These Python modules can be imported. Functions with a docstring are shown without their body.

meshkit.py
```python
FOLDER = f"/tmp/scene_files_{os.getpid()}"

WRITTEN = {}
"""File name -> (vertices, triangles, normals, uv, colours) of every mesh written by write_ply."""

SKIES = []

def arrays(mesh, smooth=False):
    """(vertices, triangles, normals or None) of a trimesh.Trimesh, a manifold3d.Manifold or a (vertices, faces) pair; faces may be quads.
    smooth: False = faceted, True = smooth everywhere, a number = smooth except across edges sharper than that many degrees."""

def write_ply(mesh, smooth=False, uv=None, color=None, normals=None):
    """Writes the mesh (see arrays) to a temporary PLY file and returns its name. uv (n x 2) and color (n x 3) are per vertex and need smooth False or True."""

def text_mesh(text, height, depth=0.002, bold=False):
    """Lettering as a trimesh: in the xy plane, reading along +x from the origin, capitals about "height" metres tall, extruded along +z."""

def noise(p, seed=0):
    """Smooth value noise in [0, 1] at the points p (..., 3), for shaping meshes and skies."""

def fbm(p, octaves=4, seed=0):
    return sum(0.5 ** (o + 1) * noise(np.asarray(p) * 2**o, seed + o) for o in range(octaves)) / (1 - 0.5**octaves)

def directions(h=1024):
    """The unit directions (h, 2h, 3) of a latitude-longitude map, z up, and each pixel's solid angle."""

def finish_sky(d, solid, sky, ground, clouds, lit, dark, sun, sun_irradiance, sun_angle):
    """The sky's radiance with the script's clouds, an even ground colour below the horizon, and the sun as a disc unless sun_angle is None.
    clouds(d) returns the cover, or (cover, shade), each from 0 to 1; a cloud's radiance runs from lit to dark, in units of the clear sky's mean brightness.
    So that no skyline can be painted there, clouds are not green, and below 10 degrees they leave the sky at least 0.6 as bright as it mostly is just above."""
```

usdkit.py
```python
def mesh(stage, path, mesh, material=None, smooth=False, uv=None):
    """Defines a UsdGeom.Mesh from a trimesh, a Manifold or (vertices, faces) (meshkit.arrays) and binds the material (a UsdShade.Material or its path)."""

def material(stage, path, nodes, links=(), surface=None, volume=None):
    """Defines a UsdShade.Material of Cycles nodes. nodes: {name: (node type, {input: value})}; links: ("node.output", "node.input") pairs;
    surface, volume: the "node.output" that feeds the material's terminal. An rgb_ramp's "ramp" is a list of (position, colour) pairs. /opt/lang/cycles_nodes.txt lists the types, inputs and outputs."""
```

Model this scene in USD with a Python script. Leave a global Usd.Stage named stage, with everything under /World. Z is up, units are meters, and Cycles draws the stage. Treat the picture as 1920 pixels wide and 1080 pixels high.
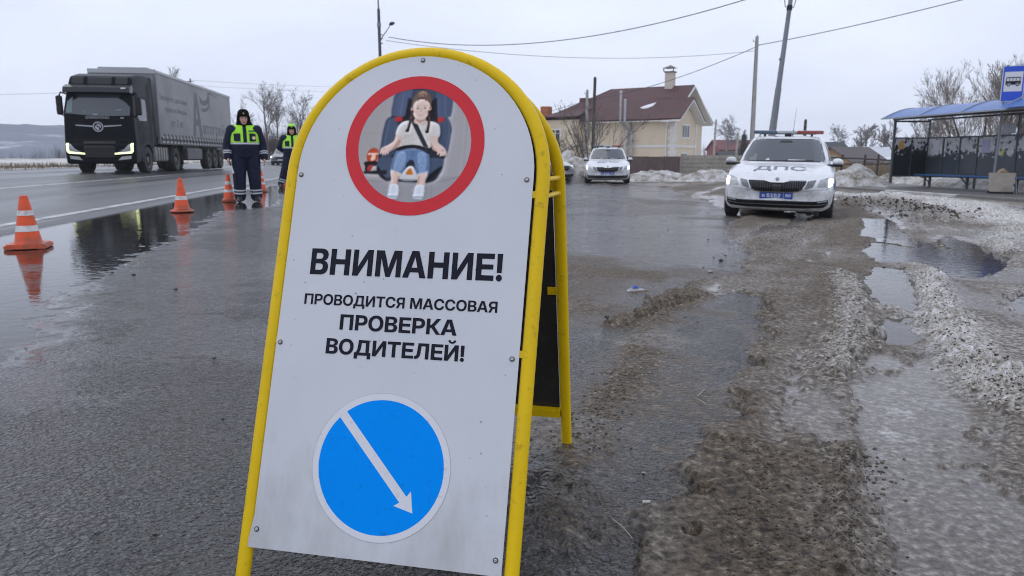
import math, glob, numpy as np, trimesh, manifold3d, shapely, usdkit, meshkit
from shapely import affinity
from shapely.geometry import Polygon, box as sbox, LineString, Point
from pxr import Usd, UsdGeom, UsdLux, UsdShade, Gf, Sdf, Vt
T = Sdf.ValueTypeNames
stage = Usd.Stage.CreateInMemory()
UsdGeom.SetStageUpAxis(stage, 'Z')
UsdGeom.Xform.Define(stage, '/World')
UsdGeom.Scope.Define(stage, '/World/Looks')

# ---------------------------------------------------------------- camera, sky, light, exposure
CAM_Z = 0.94
cam = UsdGeom.Camera.Define(stage, '/World/camera')
cam.CreateHorizontalApertureAttr(36.0)
cam.CreateFocalLengthAttr(26.06)
cam.CreateFStopAttr(9.0)
cam.CreateFocusDistanceAttr(1.85)
cam.CreateExposureAttr(0.16)
cam.AddTranslateOp().Set((0, 0, CAM_Z))
cam.AddRotateXOp().Set(90.0 - 10.04)
SUN_EL, SUN_AZ = math.radians(58), math.radians(-75)          # the sun hidden high behind the overcast, to the left
SKY = dict(sky_type='single_scattering', sun_disc=False, sun_elevation=SUN_EL, sun_rotation=SUN_AZ)
sky_mat = usdkit.material(stage, '/World/Looks/overcast_sky', {
    'sky': ('sky_texture', SKY),
    'tc': ('texture_coordinate', {}),
    'mp': ('mapping', {'scale': (1.0, 1.0, 2.2)}),
    'n': ('noise_texture', {'scale': 1.3, 'detail': 5.0, 'roughness': 0.55, 'distortion': 0.4}),
    'cr': ('rgb_ramp', {'ramp': [(0.28, (5.6, 6.1, 7.5)), (0.5, (6.7, 7.25, 8.8)), (0.74, (8.1, 8.6, 10.0))]}),
    'mx': ('mix_color', {'fac': 0.94}),
    'bg': ('background_shader', {'strength': 0.108})},
    [('tc.generated', 'mp.vector'), ('mp.vector', 'n.vector'), ('n.fac', 'cr.fac'), ('sky.color', 'mx.a'), ('cr.color', 'mx.b'), ('mx.result', 'bg.color')], surface='bg.background')
dome = UsdLux.DomeLight.Define(stage, '/World/sky')
UsdShade.MaterialBindingAPI.Apply(dome.GetPrim()).Bind(sky_mat)
dome.GetPrim().SetCustomDataByKey('kind', 'structure')
sun = UsdLux.DistantLight.Define(stage, '/World/sun')
sun.CreateIntensityAttr(0.16); sun.CreateAngleAttr(80.0); sun.CreateColorAttr((1.0, 0.97, 0.93)); sun.CreateNormalizeAttr(True)
sd_ = Gf.Vec3d(math.cos(SUN_EL) * math.sin(SUN_AZ), math.cos(SUN_EL) * math.cos(SUN_AZ), math.sin(SUN_EL))
sun.AddTransformOp().Set(Gf.Matrix4d().SetLookAt(sd_ * 100, Gf.Vec3d(0, 0, 0), Gf.Vec3d(0, 0, 1)).GetInverse())

# ---------------------------------------------------------------- helpers
rng = np.random.default_rng(7)
_used = {}
def numbered(path):
    n = _used.get(path, -1) + 1
    _used[path] = n
    return path if n == 0 else f'{path}_{n:03d}'
def pathof(parent):
    return '/World' if parent is None else str(parent.GetPath())
def tag(p, label=None, cat=None, group=None, kind=None):
    for k, v in (('label', label), ('category', cat), ('group', group), ('kind', kind)):
        if v: p.SetCustomDataByKey(k, v)
    return p
def thing(name, label, cat, loc=(0, 0, 0), rz=0.0, group=None):
    x = UsdGeom.Xform.Define(stage, numbered('/World/' + name))
    x.AddTranslateOp().Set(tuple(map(float, loc))); x.AddRotateZOp().Set(float(math.degrees(rz)))
    return tag(x.GetPrim(), label, cat, group)
def obj(name, mesh, mat, parent=None, smooth=False, label=None, cat=None, group=None, kind=None):
    if isinstance(mesh, MB): mesh = mesh.get()
    m = usdkit.mesh(stage, numbered(pathof(parent) + '/' + name), mesh, mat, smooth)
    return tag(m.GetPrim(), label, cat, group, kind)
def struct(name, mesh, mat, smooth=False):
    return obj(name, mesh, mat, None, smooth, kind='structure')
def dup(src, label, loc, rz, group=None, scale=None, cat=None):
    name = str(src.GetPath()).rsplit('/', 1)[1].split('_0')[0]
    x = UsdGeom.Xform.Define(stage, numbered('/World/' + name))
    x.GetPrim().GetReferences().AddInternalReference(src.GetPath())
    xf = UsdGeom.Xformable(x); xf.ClearXformOpOrder()
    for o in list(x.GetPrim().GetAttributes()):
        pass
    xf.SetXformOpOrder([])
    x.GetPrim().GetAttribute('xformOp:translate').Set(tuple(map(float, loc)))
    x.GetPrim().GetAttribute('xformOp:rotateZ').Set(float(math.degrees(rz)))
    ops = [UsdGeom.XformOp(x.GetPrim().GetAttribute('xformOp:translate')), UsdGeom.XformOp(x.GetPrim().GetAttribute('xformOp:rotateZ'))]
    if scale is not None:
        s = x.AddScaleOp(); s.Set((scale, scale, scale) if np.ndim(scale) == 0 else tuple(scale)); ops.append(s)
    xf.SetXformOpOrder(ops)
    x.GetPrim().SetInstanceable(True)
    return tag(x.GetPrim(), label, cat, group)
def primvar(prim, name, arr, typ=None):
    arr = np.asarray(arr, np.float32)
    pv = UsdGeom.PrimvarsAPI(prim)
    if arr.ndim == 2:
        pv.CreatePrimvar(name, T.Color3fArray, 'vertex').Set(Vt.Vec3fArray.FromNumpy(arr))
    else:
        pv.CreatePrimvar(name, T.FloatArray, 'vertex').Set(Vt.FloatArray.FromNumpy(arr))

class MB:
    def __init__(s): s.v, s.f, s.n = [], [], 0
    def add(s, v, f=None):
        if f is None:
            if hasattr(v, 'to_mesh'):
                m = v.to_mesh(); v, f = m.vert_properties[:, :3], m.tri_verts
            elif isinstance(v, MB): v, f = v.get()
            elif isinstance(v, tuple): v, f = v
            else: v, f = v.vertices, v.faces
        v = np.asarray(v, float); f = np.asarray(f, int)
        if f.shape[1] == 4: f = np.vstack([f[:, [0, 1, 2]], f[:, [0, 2, 3]]])
        s.v.append(v); s.f.append(f + s.n); s.n += len(v)
        return s
    def box(s, c, d, R=None):
        b = trimesh.creation.box(d)
        v = np.array(b.vertices)
        if R is not None: v = v @ np.asarray(R).T
        return s.add(v + np.asarray(c, float), b.faces)
    def span(s, lo, hi):
        lo, hi = np.asarray(lo, float), np.asarray(hi, float)
        return s.box((lo + hi) / 2, hi - lo)
    def tube(s, pts, r, n=8, caps=True, closed=False):
        return s.add(*tube(pts, r, n, caps, closed))
    def cyl(s, a, b, r, n=16):
        return s.tube([a, b], r, n)
    def get(s): return np.vstack(s.v), np.vstack(s.f)
def rotz(a): c, s_ = math.cos(a), math.sin(a); return np.array([[c, -s_, 0], [s_, c, 0], [0, 0, 1]])
def rotx(a): c, s_ = math.cos(a), math.sin(a); return np.array([[1, 0, 0], [0, c, -s_], [0, s_, c]])
def roty(a): c, s_ = math.cos(a), math.sin(a); return np.array([[c, 0, s_], [0, 1, 0], [-s_, 0, c]])
def tube(pts, r, n=8, caps=True, closed=False):
    p = np.asarray(pts, float); m = len(p); r = np.broadcast_to(np.asarray(r, float), (m,))
    t = np.roll(p, -1, 0) - np.roll(p, 1, 0)
    if not closed: t[0], t[-1] = p[1] - p[0], p[-1] - p[-2]
    t /= np.linalg.norm(t, axis=1, keepdims=True)
    up = np.array([0, 0, 1.0]) if abs(t[0, 2]) < 0.9 else np.array([1.0, 0, 0])
    u = np.cross(up, t[0]); u /= np.linalg.norm(u)
    U = [u]
    for k in range(1, m):
        u = U[-1] - t[k] * (U[-1] @ t[k]); U.append(u / np.linalg.norm(u))
    U = np.array(U); W = np.cross(t, U)
    a = np.arange(n) / n * 2 * np.pi
    v = p[:, None] + r[:, None, None] * (U[:, None] * np.cos(a)[None, :, None] + W[:, None] * np.sin(a)[None, :, None])
    v = v.reshape(-1, 3)
    k = np.arange(m if closed else m - 1)[:, None] * n; j = np.arange(n)[None]; j2 = (j + 1) % n
    k2 = (k + n) % (m * n)
    q = np.stack([k + j, k + j2, k2 + j2, k2 + j], -1).reshape(-1, 4)
    f = np.vstack([q[:, [0, 1, 2]], q[:, [0, 2, 3]]])
    if caps and not closed:
        c0, c1 = len(v), len(v) + 1
        v = np.vstack([v, p[0], p[-1]])
        j = np.arange(n); b = (m - 1) * n
        f = np.vstack([f, np.stack([np.full(n, c0), (j + 1) % n, j], 1), np.stack([np.full(n, c1), b + j, b + (j + 1) % n], 1)])
    return v, f
def lathe(prof, n=24):
    prof = np.asarray(prof, float)
    a = np.arange(n) / n * 2 * np.pi
    v = np.stack([prof[:, None, 0] * np.cos(a), prof[:, None, 0] * np.sin(a), np.repeat(prof[:, 1:2], n, 1)], -1).reshape(-1, 3)
    k = np.arange(len(prof) - 1)[:, None] * n; j = np.arange(n)[None]; j2 = (j + 1) % n
    return v, np.stack([k + j, k + j2, k + n + j2, k + n + j], -1).reshape(-1, 4)
def prism(poly, depth):
    """poly in xy, extruded along +z"""
    g = [poly] if poly.geom_type == 'Polygon' else [x for x in poly.geoms if x.geom_type == 'Polygon']
    b = MB()
    for q in g:
        e = trimesh.creation.extrude_polygon(q, depth, engine='earcut'); b.add(e.vertices, e.faces)
    return b.get()
def xf(m, fn):
    v, f = m.get() if isinstance(m, MB) else (m if isinstance(m, tuple) else (np.array(m.vertices), np.array(m.faces)))
    return fn(np.asarray(v, float)), f
def move(m, d, R=None): return xf(m, lambda v: (v if R is None else v @ np.asarray(R).T) + np.asarray(d, float))
def grid_faces(n, m):
    i = np.arange(n - 1)[:, None] * m; j = np.arange(m - 1)[None]
    return np.stack([i + j, i + j + 1, i + m + j + 1, i + m + j], -1).reshape(-1, 4)
def rbox(lo, hi, r, seg=8):
    """box with rounded edges: the hull of spheres at its corners"""
    lo, hi = np.asarray(lo, float) + r, np.asarray(hi, float) - r
    s = trimesh.creation.icosphere(1, r).vertices
    pts = np.vstack([s + [x, y, z] for x in (lo[0], hi[0]) for y in (lo[1], hi[1]) for z in (lo[2], hi[2])])
    h = trimesh.convex.convex_hull(pts); return np.array(h.vertices), np.array(h.faces)
def hull(pts):
    h = trimesh.convex.convex_hull(np.asarray(pts, float)); return np.array(h.vertices), np.array(h.faces)

_FONT = glob.glob('/opt/blender-*/*/datafiles/fonts/Inter.woff2')[0]
def text_shape(text, width, height, weight=700):
    """lettering as a shapely shape, capitals 'height' tall, the whole 'width' wide (None = natural), origin at its left baseline"""
    from PIL import Image, ImageDraw, ImageFont
    font = ImageFont.truetype(_FONT, 120)
    try: font.set_variation_by_axes([32, weight])
    except Exception: pass
    x0, y0, x1, y1 = font.getbbox(text, anchor='ls')
    im = Image.new('L', (x1 - x0 + 8, y1 - y0 + 8))
    ImageDraw.Draw(im).text((4 - x0, 4 - y0), text, 255, font, anchor='ls')
    on = np.pad(np.asarray(im) > 127, ((0, 0), (1, 1))).astype(np.int8)
    rows, starts = np.nonzero(np.diff(on, axis=1) == 1)
    ends = np.nonzero(np.diff(on, axis=1) == -1)[1]
    s = shapely.union_all(shapely.box(starts, -rows - 1, ends, -rows)).buffer(0.7).buffer(-0.7).simplify(0.6)
    cap = -font.getbbox('Н', anchor='ls')[1]
    k = height / cap; kx = k if width is None else width / (x1 - x0)
    return affinity.affine_transform(s, [kx, 0, 0, k, -4 * kx, (4 - y0) * k])

# ---------------------------------------------------------------- materials
_mats = {}
def M(name, color, rough=0.5, metal=0.0, var=0.0, scale=6.0, bump=0.0, bscale=None, coat=0.0, emit=None, estr=0.0, spec=0.5, dirt=None, dscale=2.0, damt=0.5, ior=1.5, splash=None):
    """principled look with soft tone variation, fine relief and, if asked, patches of dirt"""
    if name in _mats: return _mats[name]
    c = np.asarray(color, float)
    nodes = {'tc': ('texture_coordinate', {}), 'p': ('principled_bsdf', {'roughness': rough, 'metallic': metal, 'coat_weight': coat, 'coat_roughness': 0.06, 'base_color': tuple(c), 'specular_ior_level': spec, 'ior': ior})}
    links = []
    last = None
    if var > 0:
        nodes['n'] = ('noise_texture', {'scale': scale, 'detail': 5.0, 'roughness': 0.6})
        nodes['r'] = ('rgb_ramp', {'ramp': [(0.25, tuple(c * (1 - var))), (0.75, tuple(np.minimum(c * (1 + var), 0.95)))]})
        links += [('tc.object', 'n.vector'), ('n.fac', 'r.fac')]; last = 'r.color'
    if dirt is not None:
        nodes['dn'] = ('noise_texture', {'scale': dscale, 'detail': 7.0, 'roughness': 0.65})
        nodes['dr'] = ('map_range', {'from_min': 0.62 - 0.3 * damt, 'from_max': 0.72, 'to_min': 0.0, 'to_max': min(1.0, 0.4 + damt), 'clamp': True})
        nodes['dm'] = ('mix_color', {'a': tuple(c), 'b': tuple(dirt)})
        links += [('tc.object', 'dn.vector'), ('dn.fac', 'dr.value'), ('dr.result', 'dm.fac')]
        if last: links.append((last, 'dm.a'))
        last = 'dm.result'
    if splash is not None:      # road dirt thrown up from below: height where it ends, colour, amount
        zt, sc_, amt = splash
        nodes.update({'sx': ('separate_xyz', {}), 'zr': ('map_range', {'from_min': 0.0, 'from_max': zt, 'to_min': 0.30, 'to_max': -0.25, 'clamp': True}), 'zn': ('noise_texture', {'scale': 7.0, 'detail': 7.0, 'roughness': 0.7}), 'za': ('math', {'math_type': 'add'}), 'zk': ('map_range', {'from_min': 0.42, 'from_max': 0.78, 'to_min': 0.0, 'to_max': amt, 'clamp': True}), 'zm': ('mix_color', {'a': tuple(c), 'b': tuple(sc_)})})
        links += [('tc.object', 'sx.vector'), ('sx.z', 'zr.value'), ('tc.object', 'zn.vector'), ('zn.fac', 'za.value1'), ('zr.result', 'za.value2'), ('za.value', 'zk.value'), ('zk.result', 'zm.fac')]
        if last: links.append((last, 'zm.a'))
        last = 'zm.result'
    if last: links.append((last, 'p.base_color'))
    if bump > 0:
        nodes['bn'] = ('noise_texture', {'scale': bscale or scale * 6, 'detail': 4.0})
        nodes['b'] = ('bump', {'strength': 1.0, 'distance': bump})
        links += [('tc.object', 'bn.vector'), ('bn.fac', 'b.height'), ('b.normal', 'p.normal')]
    if emit is not None:
        nodes['p'][1].update({'emission_color': tuple(emit), 'emission_strength': estr})
    _mats[name] = usdkit.material(stage, '/World/Looks/' + name, nodes, links, surface='p.BSDF')
    return _mats[name]
# ================================================================ ground
ROAD_D = np.array([-0.1471, 0.9891]); ROAD_N = np.array([0.9891, 0.1471])
def q_of(x, y): return x * ROAD_N[0] + y * ROAD_N[1]
def t_of(x, y): return x * ROAD_D[0] + y * ROAD_D[1]
def qt(q, t, z=0.0):
    q, t = np.broadcast_arrays(np.asarray(q, float), np.asarray(t, float))
    return np.stack([q * ROAD_N[0] + t * ROAD_D[0], q * ROAD_N[1] + t * ROAD_D[1], np.broadcast_to(z, q.shape)], -1)
def g_base(x, y):
    """the lie of the land: the lot drains to the right, the main road is banked up on the left and the land falls off behind"""
    q = q_of(x, y)
    z = np.interp(q, [-400, -140, -90, -60, -30, -22, -17.5, -14.6, -4, -1.9, 9, 400], [-10, -6, 0.35, 0.62, 0.56, 0.50, 0.50, 0.454, 0.03, 0.03, -0.14, -0.14])
    far = np.clip(y - 31, 0, 60)
    right = np.clip((q + 4) / 10, 0, 1)
    return z - 0.0195 * far * right
def g_at(x, y): return float(g_base(np.float64(x), np.float64(y)))

ASPH_EDGE = [(0.2, 0.9), (0.34, 1.56), (0.45, 1.88), (0.58, 2.16), (0.82, 2.66), (1.13, 3.32), (1.53, 4.39), (1.75, 5.14), (1.65, 5.39), (1.37, 5.07), (0.89, 4.47), (0.63, 4.18), (1.03, 5.04), (1.51, 5.76), (1.92, 6.21), (2.42, 7.49), (2.87, 9.7), (4.01, 13.14), (4.59, 17.31), (5.2, 25.12), (5.3, 30.5), (-3, 33.5), (-6.5, 34.5), (-8, 60)]
ICE_POLY = np.array(ASPH_EDGE + [(70, 70), (70, -6), (0.0, -6)])
def poly_dist(x, y, poly, closed=True):
    p = np.asarray(poly, float); d = np.full(x.shape, 1e9); ins = np.zeros(x.shape, bool)
    seg = zip(p, np.roll(p, -1, 0)) if closed else zip(p[:-1], p[1:])
    for a, b in seg:
        e = b - a; L2 = e @ e
        h = np.clip(((x - a[0]) * e[0] + (y - a[1]) * e[1]) / max(L2, 1e-12), 0, 1)
        d = np.minimum(d, np.hypot(x - a[0] - h * e[0], y - a[1] - h * e[1]))
        if closed and a[1] != b[1]:
            cr = ((a[1] > y) != (b[1] > y)) & (x < (b[0] - a[0]) * (y - a[1]) / (b[1] - a[1]) + a[0]); ins ^= cr
    return np.where(ins, -d, d) if closed else d
def sstep(a, b, v):
    t = np.clip((v - a) / (b - a), 0, 1); return t * t * (3 - 2 * t)
PUDDLES = {   # outline, water level, depth of the hollow
    'cones': ([(-7.9, 10.6), (-6.85, 11.4), (-7.35, 15.65), (-7.7, 19.1), (-7.6, 25.7), (-6.2, 25.7), (-6.1, 20.5), (-4.55, 14.1), (-4.95, 12.5), (-4.25, 10.06), (-3.87, 8.39), (-3.41, 6.44), (-2.95, 4.72), (-2.4, 3.55), (-2.5, 3.0), (-3.5, 3.0), (-6.5, 7.0)], 0.022, 0.030),
    'shelter': ([(3.77, 8.0), (4.5, 9.1), (4.75, 8.7), (5.5, 9.3), (5.41, 8.4), (5.01, 7.38), (4.16, 6.28), (3.52, 5.81), (3.4, 6.21), (3.48, 6.84)], -0.066, 0.07),
    'rut': ([(2.66, 5.5), (3.3, 6.72), (3.55, 6.6), (3.07, 5.53), (2.65, 4.78), (2.46, 4.66), (2.49, 5.0)], -0.052, 0.07),
    'small': ([(2.22, 4.41), (2.43, 4.46), (2.25, 3.98), (2.07, 3.82), (2.01, 3.9)], -0.042, 0.05),
    'edge': ([(3.46, 5.14), (4.5, 6.0), (4.5, 5.2), (3.2, 4.25), (3.1, 4.5)], -0.052, 0.055),
    'track': ([(4.7, 8.4), (5.6, 10.7), (6.4, 12.6), (6.0, 12.7), (5.0, 10.6), (4.4, 9.4)], -0.088, 0.045),
}
RIDGES = [   # line, height, width, snow, dirt
    ([(2.75, 6.1), (2.4, 5.15), (1.81, 3.87), (1.49, 3.25)], 0.05, 0.10, 0.35, 0.25),
    ([(3.21, 5.66), (2.62, 4.4), (2.16, 3.4), (2.0, 2.95), (2.06, 2.62), (2.3, 2.3)], 0.075, 0.11, 1.0, 0.1),
    ([(2.12, 3.0), (2.22, 2.75), (2.5, 2.55)], 0.05, 0.16, 0.95, 0.15),
    ([(5.0, 9.6), (3.9, 7.2), (3.62, 6.6), (3.2, 5.6)], 0.07, 0.13, 0.85, 0.1),
    ([(1.12, 2.3), (0.97, 2.03), (0.84, 1.77), (0.74, 1.45)], 0.030, 0.045, 0.15, 0.85),
    ([(5.2, 7.9), (6.2, 9.3), (7.2, 10.6)], 0.07, 0.3, 0.7, 0.1),
    ([(2.53, 7.94), (3.84, 9.85), (5.42, 11.76)], 0.03, 0.3, 0.1, 0.35),
    ([(1.3, 5.2), (0.9, 4.55)], 0.02, 0.08, 0.0, 0.6),
    ([(6.9, 12.3), (7.6, 13.6), (7.95, 15.4), (7.7, 17.0)], 0.17, 0.42, 0.25, 1.0),
    ([(2.05, 4.0), (2.5, 4.55), (2.35, 4.75)], 0.04, 0.08, 0.4, 0.2),
    ([(9.0, 21.0), (10.6, 20.6), (10.4, 17.2), (8.9, 13.6), (8.1, 12.0)], 0.07, 0.8, 1.0, 0.0),
    ([(9.2, 16.5), (8.6, 14.2)], 0.05, 0.7, 0.6, 0.2),
]
def ground_field(x, y):
    """height and the amounts of ice, dirt, snow and wetness at the points"""
    z = g_base(x, y); r = np.hypot(x, y)
    near = r < 75
    ice = np.zeros(x.shape); dirt = ice.copy(); snow = ice.copy(); wet = ice.copy()
    X, Y = x[near], y[near]; P = np.stack([X, Y, 0 * X], -1)
    n1 = meshkit.fbm(P * 1.3, 5, 3); n2 = meshkit.fbm(P * 6.0, 4, 9); n3 = meshkit.fbm(P * 22.0, 4, 21); n4 = meshkit.fbm(P * [0.35, 0.35, 1], 4, 31)
    h = np.zeros(X.shape)
    di = poly_dist(X, Y, ICE_POLY) + (n2 - 0.5) * 0.34 + (n3 - 0.5) * 0.10
    ic = sstep(0.022, -0.022, di)
    n5 = meshkit.noise(P * 55.0, 61); n6 = meshkit.noise(P * 30.0, 62); rid = 1 - np.abs(2 * meshkit.fbm(P * 14.0, 3, 71) - 1)
    # ruts run towards the parked car
    c, s = math.cos(-0.43), math.sin(-0.43)
    u, w = X * c + Y * s, -X * s + Y * c
    rut = meshkit.fbm(np.stack([u * 2.6, w * 0.35, 0 * u], -1), 3, 5)
    fine = meshkit.fbm(np.stack([u * 30, w * 12, 0 * u], -1), 3, 15)
    h += ic * (0.020 + 0.105 * (rut - 0.47) + 0.022 * (n2 - 0.5) + 0.016 * (n3 - 0.5) + 0.010 * (fine - 0.5) + 0.004 * (n6 - 0.5) + 0.003 * (n5 - 0.5))
    h -= 0.030 * np.exp(-(di / 0.020) ** 2) * sstep(0.40, 0.52, n2)
    h += (1 - ic) * (0.010 * (n1 - 0.5) + 0.0035 * (n2 - 0.5))
    dr = ic * sstep(0.42, 0.60, n1 * 0.25 + rut * 0.60 + n2 * 0.15) * 0.85 + (1 - ic) * sstep(-0.2, 0.6, X) * sstep(0.56, 0.66, n1 * 0.7 + n2 * 0.3) * 0.55; sn = ic * sstep(0.62, 0.76, n2 * 0.45 + (1 - rut) * 0.3 + n1 * 0.25) * 0.6
    wf = rut * 0.72 + n1 * 0.18 + n3 * 0.10
    we = ic * sstep(0.418, 0.404, wf); hs = ic * (0.012 + 0.105 * (np.clip(rut, 0.36, 1) - 0.47)); h = h * (1 - we) + we * (hs - 0.004)
    PLT = [(3.6, 6.6), (3.2, 5.6), (2.62, 4.4), (2.18, 3.4), (2.06, 2.95), (2.2, 2.55), (2.7, 2.2), (7, 2.2), (10, 10.5), (7.5, 10.2), (5.2, 7.6)]
    k = sstep(0.10, -0.14, poly_dist(X, Y, PLT) + (n2 - 0.5) * 0.2) * ic; h = h * (1 - 0.65 * k) + 0.045 * k; dr *= 1 - 0.75 * k; sn = np.clip(sn * (1 - 0.5 * k) + 0.22 * k * sstep(0.42, 0.6, n1), 0, 1); we = we * (1 - k) + k * 0.9 * sstep(0.43, 0.40, n1)
    for line, hh, ww, rs, rd in RIDGES:
        d = poly_dist(X, Y, line, False); k = np.exp(-(d / ww * (0.75 + 0.6 * n2)) ** 2)
        h += k * hh * (0.35 + 0.9 * n2 + 1.0 * (n3 - 0.5) + 0.9 * (rid - 0.7) + 0.35 * (n6 - 0.5))
        sn = np.clip(sn + k * rs * (0.5 + n3), 0, 1) ; dr = dr * (1 - k * (1 - rd) * 0.8) + k * rd * 0.9 * (0.4 + n2); we *= 1 - 0.8 * k
    # bare gravelly dirt at the lower edge and the strips of dirt on the asphalt
    k = np.exp(-(poly_dist(X, Y, [(0.52, 1.45), (0.66, 1.95), (0.78, 2.25)], False) / 0.17) ** 2); dr = np.clip(dr + k * 1.0, 0, 1.2); we *= 1 - 0.9 * k; sn *= 1 - 0.9 * k; h += k * (0.006 * n3 + 0.004 * (n6 - 0.4) + 0.004 * (n5 - 0.5))
    for line, ww, a in (([(0.22, 2.28), (0.35, 2.76), (0.56, 3.29), (0.79, 3.81)], 0.13, 0.85), ([(0.10, 2.5), (0.19, 2.1), (0.16, 1.75)], 0.11, 0.5), ([(0.9, 4.3), (0.72, 4.0), (0.62, 3.6)], 0.10, 0.6), ([(1.33, 5.1), (1.0, 4.65), (0.66, 4.15)], 0.13, 0.7)):
        k = np.exp(-(poly_dist(X, Y, line, False) / ww * (0.6 + 0.8 * n2)) ** 2); dr = np.clip(dr + a * k * (0.6 + 0.8 * n3), 0, 1.2); h += k * 0.016 * (0.3 + n3)
    k = sstep(0.25, -0.35, poly_dist(X, Y, [(0.0, 4.3), (0.5, 4.2), (0.95, 5.6), (1.25, 6.0), (1.15, 7.2), (0.45, 7.7), (-0.5, 7.0)]) + (n2 - 0.5) * 0.3); dr = np.clip(dr + 0.75 * k, 0, 1.2); drydark = k
    # slush lying on the asphalt near the sign, the lumps of the photograph's shaded corner
    k = np.exp(-(np.hypot(X - 0.02, Y - 1.85) / 0.36) ** 4); h += k * (0.022 * (n3 - 0.35) + 0.016 * (rid - 0.7)) * (0.4 + n2)
    h -= 0.034 * np.exp(-(np.hypot(X + 0.68, Y - 1.50) / 0.42) ** 2)
    # sheets of melt water too thin to be a pool
    for pl, a in (([(1.05, 2.2), (1.31, 2.24), (1.30, 2.02), (1.24, 1.78), (1.17, 1.5), (1.0, 1.5), (1.06, 1.78), (1.02, 2.0)], 1.0), ([(1.13, 2.79), (1.31, 3.05), (1.2, 2.56), (1.13, 2.31), (0.93, 2.26)], 0.8), ([(1.72, 3.56), (1.93, 3.61), (1.77, 3.34), (1.6, 3.29)], 1.0), ([(1.62, 2.9), (1.78, 3.0), (1.6, 2.4), (1.45, 2.2), (1.5, 2.6)], 0.9)):
        k = sstep(0.03, -0.03, poly_dist(X, Y, pl) + (n2 - 0.5) * 0.30 + (n3 - 0.5) * 0.12); we = np.maximum(we, a * k); h = h * (1 - k) + k * (hs - 0.003); dr *= 1 - 0.7 * k; sn *= 1 - k
    wa = sstep(0.50, 0.455, n4 * 0.5 + n1 * 0.4 + n3 * 0.1) * (1 - ic)
    we = np.maximum(we, wa * 0.6 * (1 - drydark))
    for name, (pl, lv, dep) in PUDDLES.items():
        wn = 0.55 if name == 'cones' else 0.18
        d = poly_dist(X, Y, pl) + (n2 - 0.5) * wn + (n3 - 0.5) * wn * 0.4
        soft = 0.5 if name == 'cones' else 0.09
        k = sstep(soft * 0.5, -soft * 0.5, d)
        base = g_base(X, Y)
        rim = np.exp(-np.clip(d, 0, 9) / (0.15 if name != 'cones' else 0.4))
        tgt = (lv - base) - dep * 0.5 - 0.004 * n2
        h = h * (1 - k) + k * np.minimum(h, tgt)
        out = d > 0
        h = np.where(out & (d < 0.25 if name != 'cones' else d < 0.3), np.maximum(h, (lv - base) + 0.002 + (0.02 if name != 'cones' else 0.003) * sstep(0, 0.12, d)), h)
        we = np.maximum(we, (1.0 if name == 'cones' else 0.6) * sstep(0.5 if name == 'cones' else 0.06, 0.0, d))
        sn *= 1 - 0.9 * sstep(0.02, -0.05, d)
    fade = sstep(75, 45, r[near])
    q = q_of(X, Y)
    under_road = (q < -4.86) & (q > -14.4)
    h *= fade * np.where(under_road, 0.2, 1); h -= np.where(under_road, 0.035, 0)
    under_pav = (q > 14.75) & (q < 21.4) & (t_of(X, Y) > 8)
    h = np.where(under_pav, -0.02, h)
    z = z.copy(); z[near] += h
    ice[near] = ic * fade; dirt[near] = dr * fade; snow[near] = sn * fade; wet[near] = we * fade
    q = q_of(x, y)
    vs = meshkit.fbm(np.stack([x, y, 0 * x], -1) * 0.35, 4, 44)
    verge = sstep(-14.3, -14.9, q)
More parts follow.
